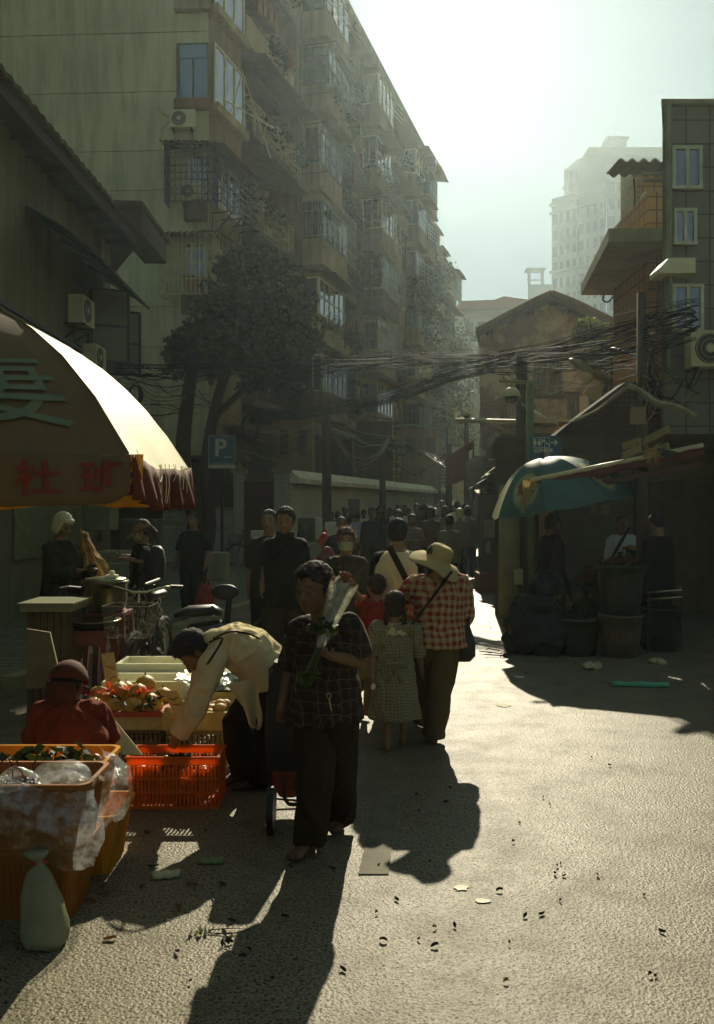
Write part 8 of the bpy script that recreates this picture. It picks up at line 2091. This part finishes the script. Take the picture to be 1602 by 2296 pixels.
# 12. the crowd up the street
CG = 'pedestrians crowding the far street'
sa = dict(anR=(.06,.12,.06), knR=(.06,.08,.29), anL=(-.055,-.13,.07), knL=(-.054,-.01,.28)); sb_ = dict(anL=(-.06,.12,.06), knL=(-.06,.08,.29), anR=(.055,-.13,.07), knR=(.054,-.01,.28))
up_ = dict(elR=(.15,.06,.66), wrR=(.16,.12,.80)); cr = dict(elR=(.14,.0,.64), wrR=(.03,.16,.66), elL=(-.14,0,.64), wrL=(-.03,.16,.66))
arms = dict(elR=(.17,.02,.66), wrR=(.16,.14,.58), elL=(-.17,.02,.66), wrL=(-.16,.14,.58))
CR = [
 ('woman in a white top raising her phone near the boundary wall', 743, 1147, 24, 160, ('bob',hair_k), ('tee',WHT,.42), ('trousers',CHAR), up_),
 ('dark man standing before the blue notice board', 773, 1137, 25, 180, ('short',hair_k), ('tee',BLK,.46), ('trousers',BLK), {}),
 ('bald man in a black shirt with arms held out behind the masked woman', 766, 1157, 13.5, 180, ('buzz',hair_k), ('tee',BLK,.46), ('trousers',BLK), arms),
 ('person in a light blue shirt turned to the boundary wall', 803, 1148, 24.5, 20, ('short',hair_k), ('tee',LBLUE,.46), ('trousers',CHAR), {}),
 ('tall man in a black jacket walking down the middle of the street', 834, 1137, 19, 182, ('short',hair_k), ('jacket',BLK,1.0), ('trousers',BLK), sa),
 ('dark man just behind the tall man in the black jacket', 853, 1133, 23, 180, ('short',hair_k), ('jacket',OLIVE,1.0), ('trousers',BLK), sb_),
 ('woman with wavy dark hair in a black top', 864, 1143, 20.5, 184, ('long',hair_b), ('shirt',BLK,1.0), ('trousers',BROWN), sb_),
 ('balding man in a white shirt, tallest head in the crowd', 894, 1128, 22.5, 180, ('balding',hair_k), ('shirt',WHT,1.0), ('trousers',CHAR), sa),
 ('woman with long straight black hair in a grey top', 894, 1142, 18.5, 178, ('long',hair_k), ('shirt',GREYC,1.0), ('trousers',BLK), sb_),
 ('dark man at the right shoulder of the balding man', 907, 1131, 26, 180, ('short',hair_k), ('tee',BLK,.46), ('trousers',BLK), {}),
 ('short haired woman in a brown checked jacket', 925, 1152, 17.5, 175, ('short',hair_k), ('jacket',plaid('brown check', (.12,.09,.06), (.22,.17,.1), .07, .3, 'gingham'),1.0), ('trousers',BLK), cr),
 ('man in a black jacket beyond the checked jacket', 935, 1129, 24, 182, ('short',hair_k), ('jacket',BLK,1.0), ('trousers',CHAR), sa),
 ('woman with thick black hair walking away in dark clothes', 951, 1130, 23.5, 0, ('long',hair_k), ('jacket',CHAR,1.0), ('trousers',BLK), sb_),
 ('person in a dark brown jacket walking away, centre of the crowd', 967, 1136, 19.5, 4, ('bob',hair_b), ('jacket',BROWN,1.0), ('trousers',BLK), sa),
 ('grey haired person in a teal shirt with a shoulder strap', 976, 1139, 25, 8, ('short',hair_g), ('shirt',TEALC,1.0), ('trousers',CHAR), sb_),
 ('man with a bare forehead beyond the crowd near the far pole', 991, 1122, 29, 180, ('short',hair_k), ('tee',GREYC,.46), ('trousers',CHAR), {}),
 ('woman with long loose dark hair walking away', 999, 1134, 23, -4, ('long',hair_b), ('shirt',GREYC,1.0), ('trousers',BLK), sa),
 ('man in a grey green shirt walking away behind the sun hat', 1008, 1154, 15.5, 2, ('short',hair_k), ('shirt',fab('grey green', (.14,.15,.10)),.6), ('trousers',BLK), sb_),
 ('person in a light tee with a cross strap walking away', 1026, 1123, 26, 0, ('short',hair_k), ('tee',WHT,.46), ('trousers',CHAR), sa),
 ('woman with a pale headscarf walking towards the light', 1031, 1139, 20, 10, ('bob',hair_g), ('shirt',GREYC,1.0), ('trousers',BLK), sb_),
 ('person in an olive top and black trousers at the right side of the far street', 1049, 1134, 20.5, 12, ('bob',hair_b), ('shirt',OLIVE,1.0), ('trousers',BLK), sa),
 ('small far figure in dark clothes under the red awning', 1043, 1127, 31, 0, ('short',hair_k), ('tee',BLK,.46), ('trousers',BLK), sb_),
 ('small far figure in grey nearest the shops', 1057, 1133, 27, 180, ('short',hair_k), ('jacket',GREYC,1.0), ('trousers',BLK), sa),
 ('far figure in white between the pole and the shops', 1016, 1130, 31, 180, ('short',hair_k), ('tee',WHT,.46), ('trousers',BLK), sb_),
 ('far walker in blue deep in the street', 983, 1131, 32, 180, ('short',hair_k), ('tee',LBLUE,.46), ('trousers',BLK), sa),
 ('bareheaded man in tan just left of the light blue shirt', 787, 1141, 27, 180, ('short',hair_k), ('shirt',TAN,1.0), ('trousers',BLK), sa),
 ('woman in a pale grey top beyond the phone holder', 757, 1146, 27.5, 20, ('bob',hair_k), ('tee',GREYC,.46), ('trousers',CHAR), {}),
 ('man in a white tee between the blue shirt and the tall man', 816, 1143, 27, 180, ('short',hair_k), ('tee',WHT,.46), ('trousers',CHAR), sb_),
 ('man in olive far behind the tall man in the black jacket', 846, 1139, 28, 180, ('short',hair_k), ('shirt',OLIVE,1.0), ('trousers',BLK), sa),
 ('woman in rusty red far beyond the wavy haired woman', 874, 1138, 29, 175, ('long',hair_k), ('shirt',fab('crowd rust', (.22,.06,.04)),1.0), ('trousers',BLK), sb_),
 ('person in pale teal beyond the balding man', 884, 1141, 30, 0, ('bob',hair_b), ('shirt',TEALC,1.0), ('trousers',CHAR), sa),
 ('man in grey between the checked jacket and the black jacket', 916, 1139, 28, 180, ('short',hair_k), ('tee',GREYC,.46), ('trousers',BLK), sb_),
 ('woman in cream far behind the thick black hair', 945, 1138, 29.5, 180, ('bob',hair_k), ('blouse',CREAM,.5), ('trousers',BLK), sa),
 ('man in brown beyond the brown jacket', 961, 1134, 30, 182, ('short',hair_k), ('jacket',BROWN,1.0), ('trousers',BLK), sb_),
 ('person in tan at the far side of the grey green shirt', 1012, 1137, 28.5, 0, ('short',hair_k), ('tee',TAN,.46), ('trousers',BLK), sa),
 ('woman in a white blouse beyond the headscarf', 1037, 1131, 33, 180, ('long',hair_k), ('blouse',WHT,.5), ('trousers',CHAR), sb_),
 ('last tiny walker in cream at the end of the street', 1026, 1131, 38, 180, ('short',hair_k), ('tee',CREAM,.46), ('trousers',BLK), sa),
 ('seller sitting low behind the dark cartons', 681, 1172, 22.5, 180, ('short',hair_k), ('tee',CHAR,.46), ('trousers',BLK), {}),
]
for (lab, u_, v_, Y_, fc, hr, tp, bt, ps) in CR:
    H_ = CAMH-(v_-VH)/FPX*Y_
    person(lab, u=u_, Y=Y_, H=H_/1.0, face=fc, hair=hr, top=tp, bot=bt, pose=ps, group=CG, vox=.020 if Y_ < 20 else .024, bulk=1.05, headscale=1.08, skin=skin_d)
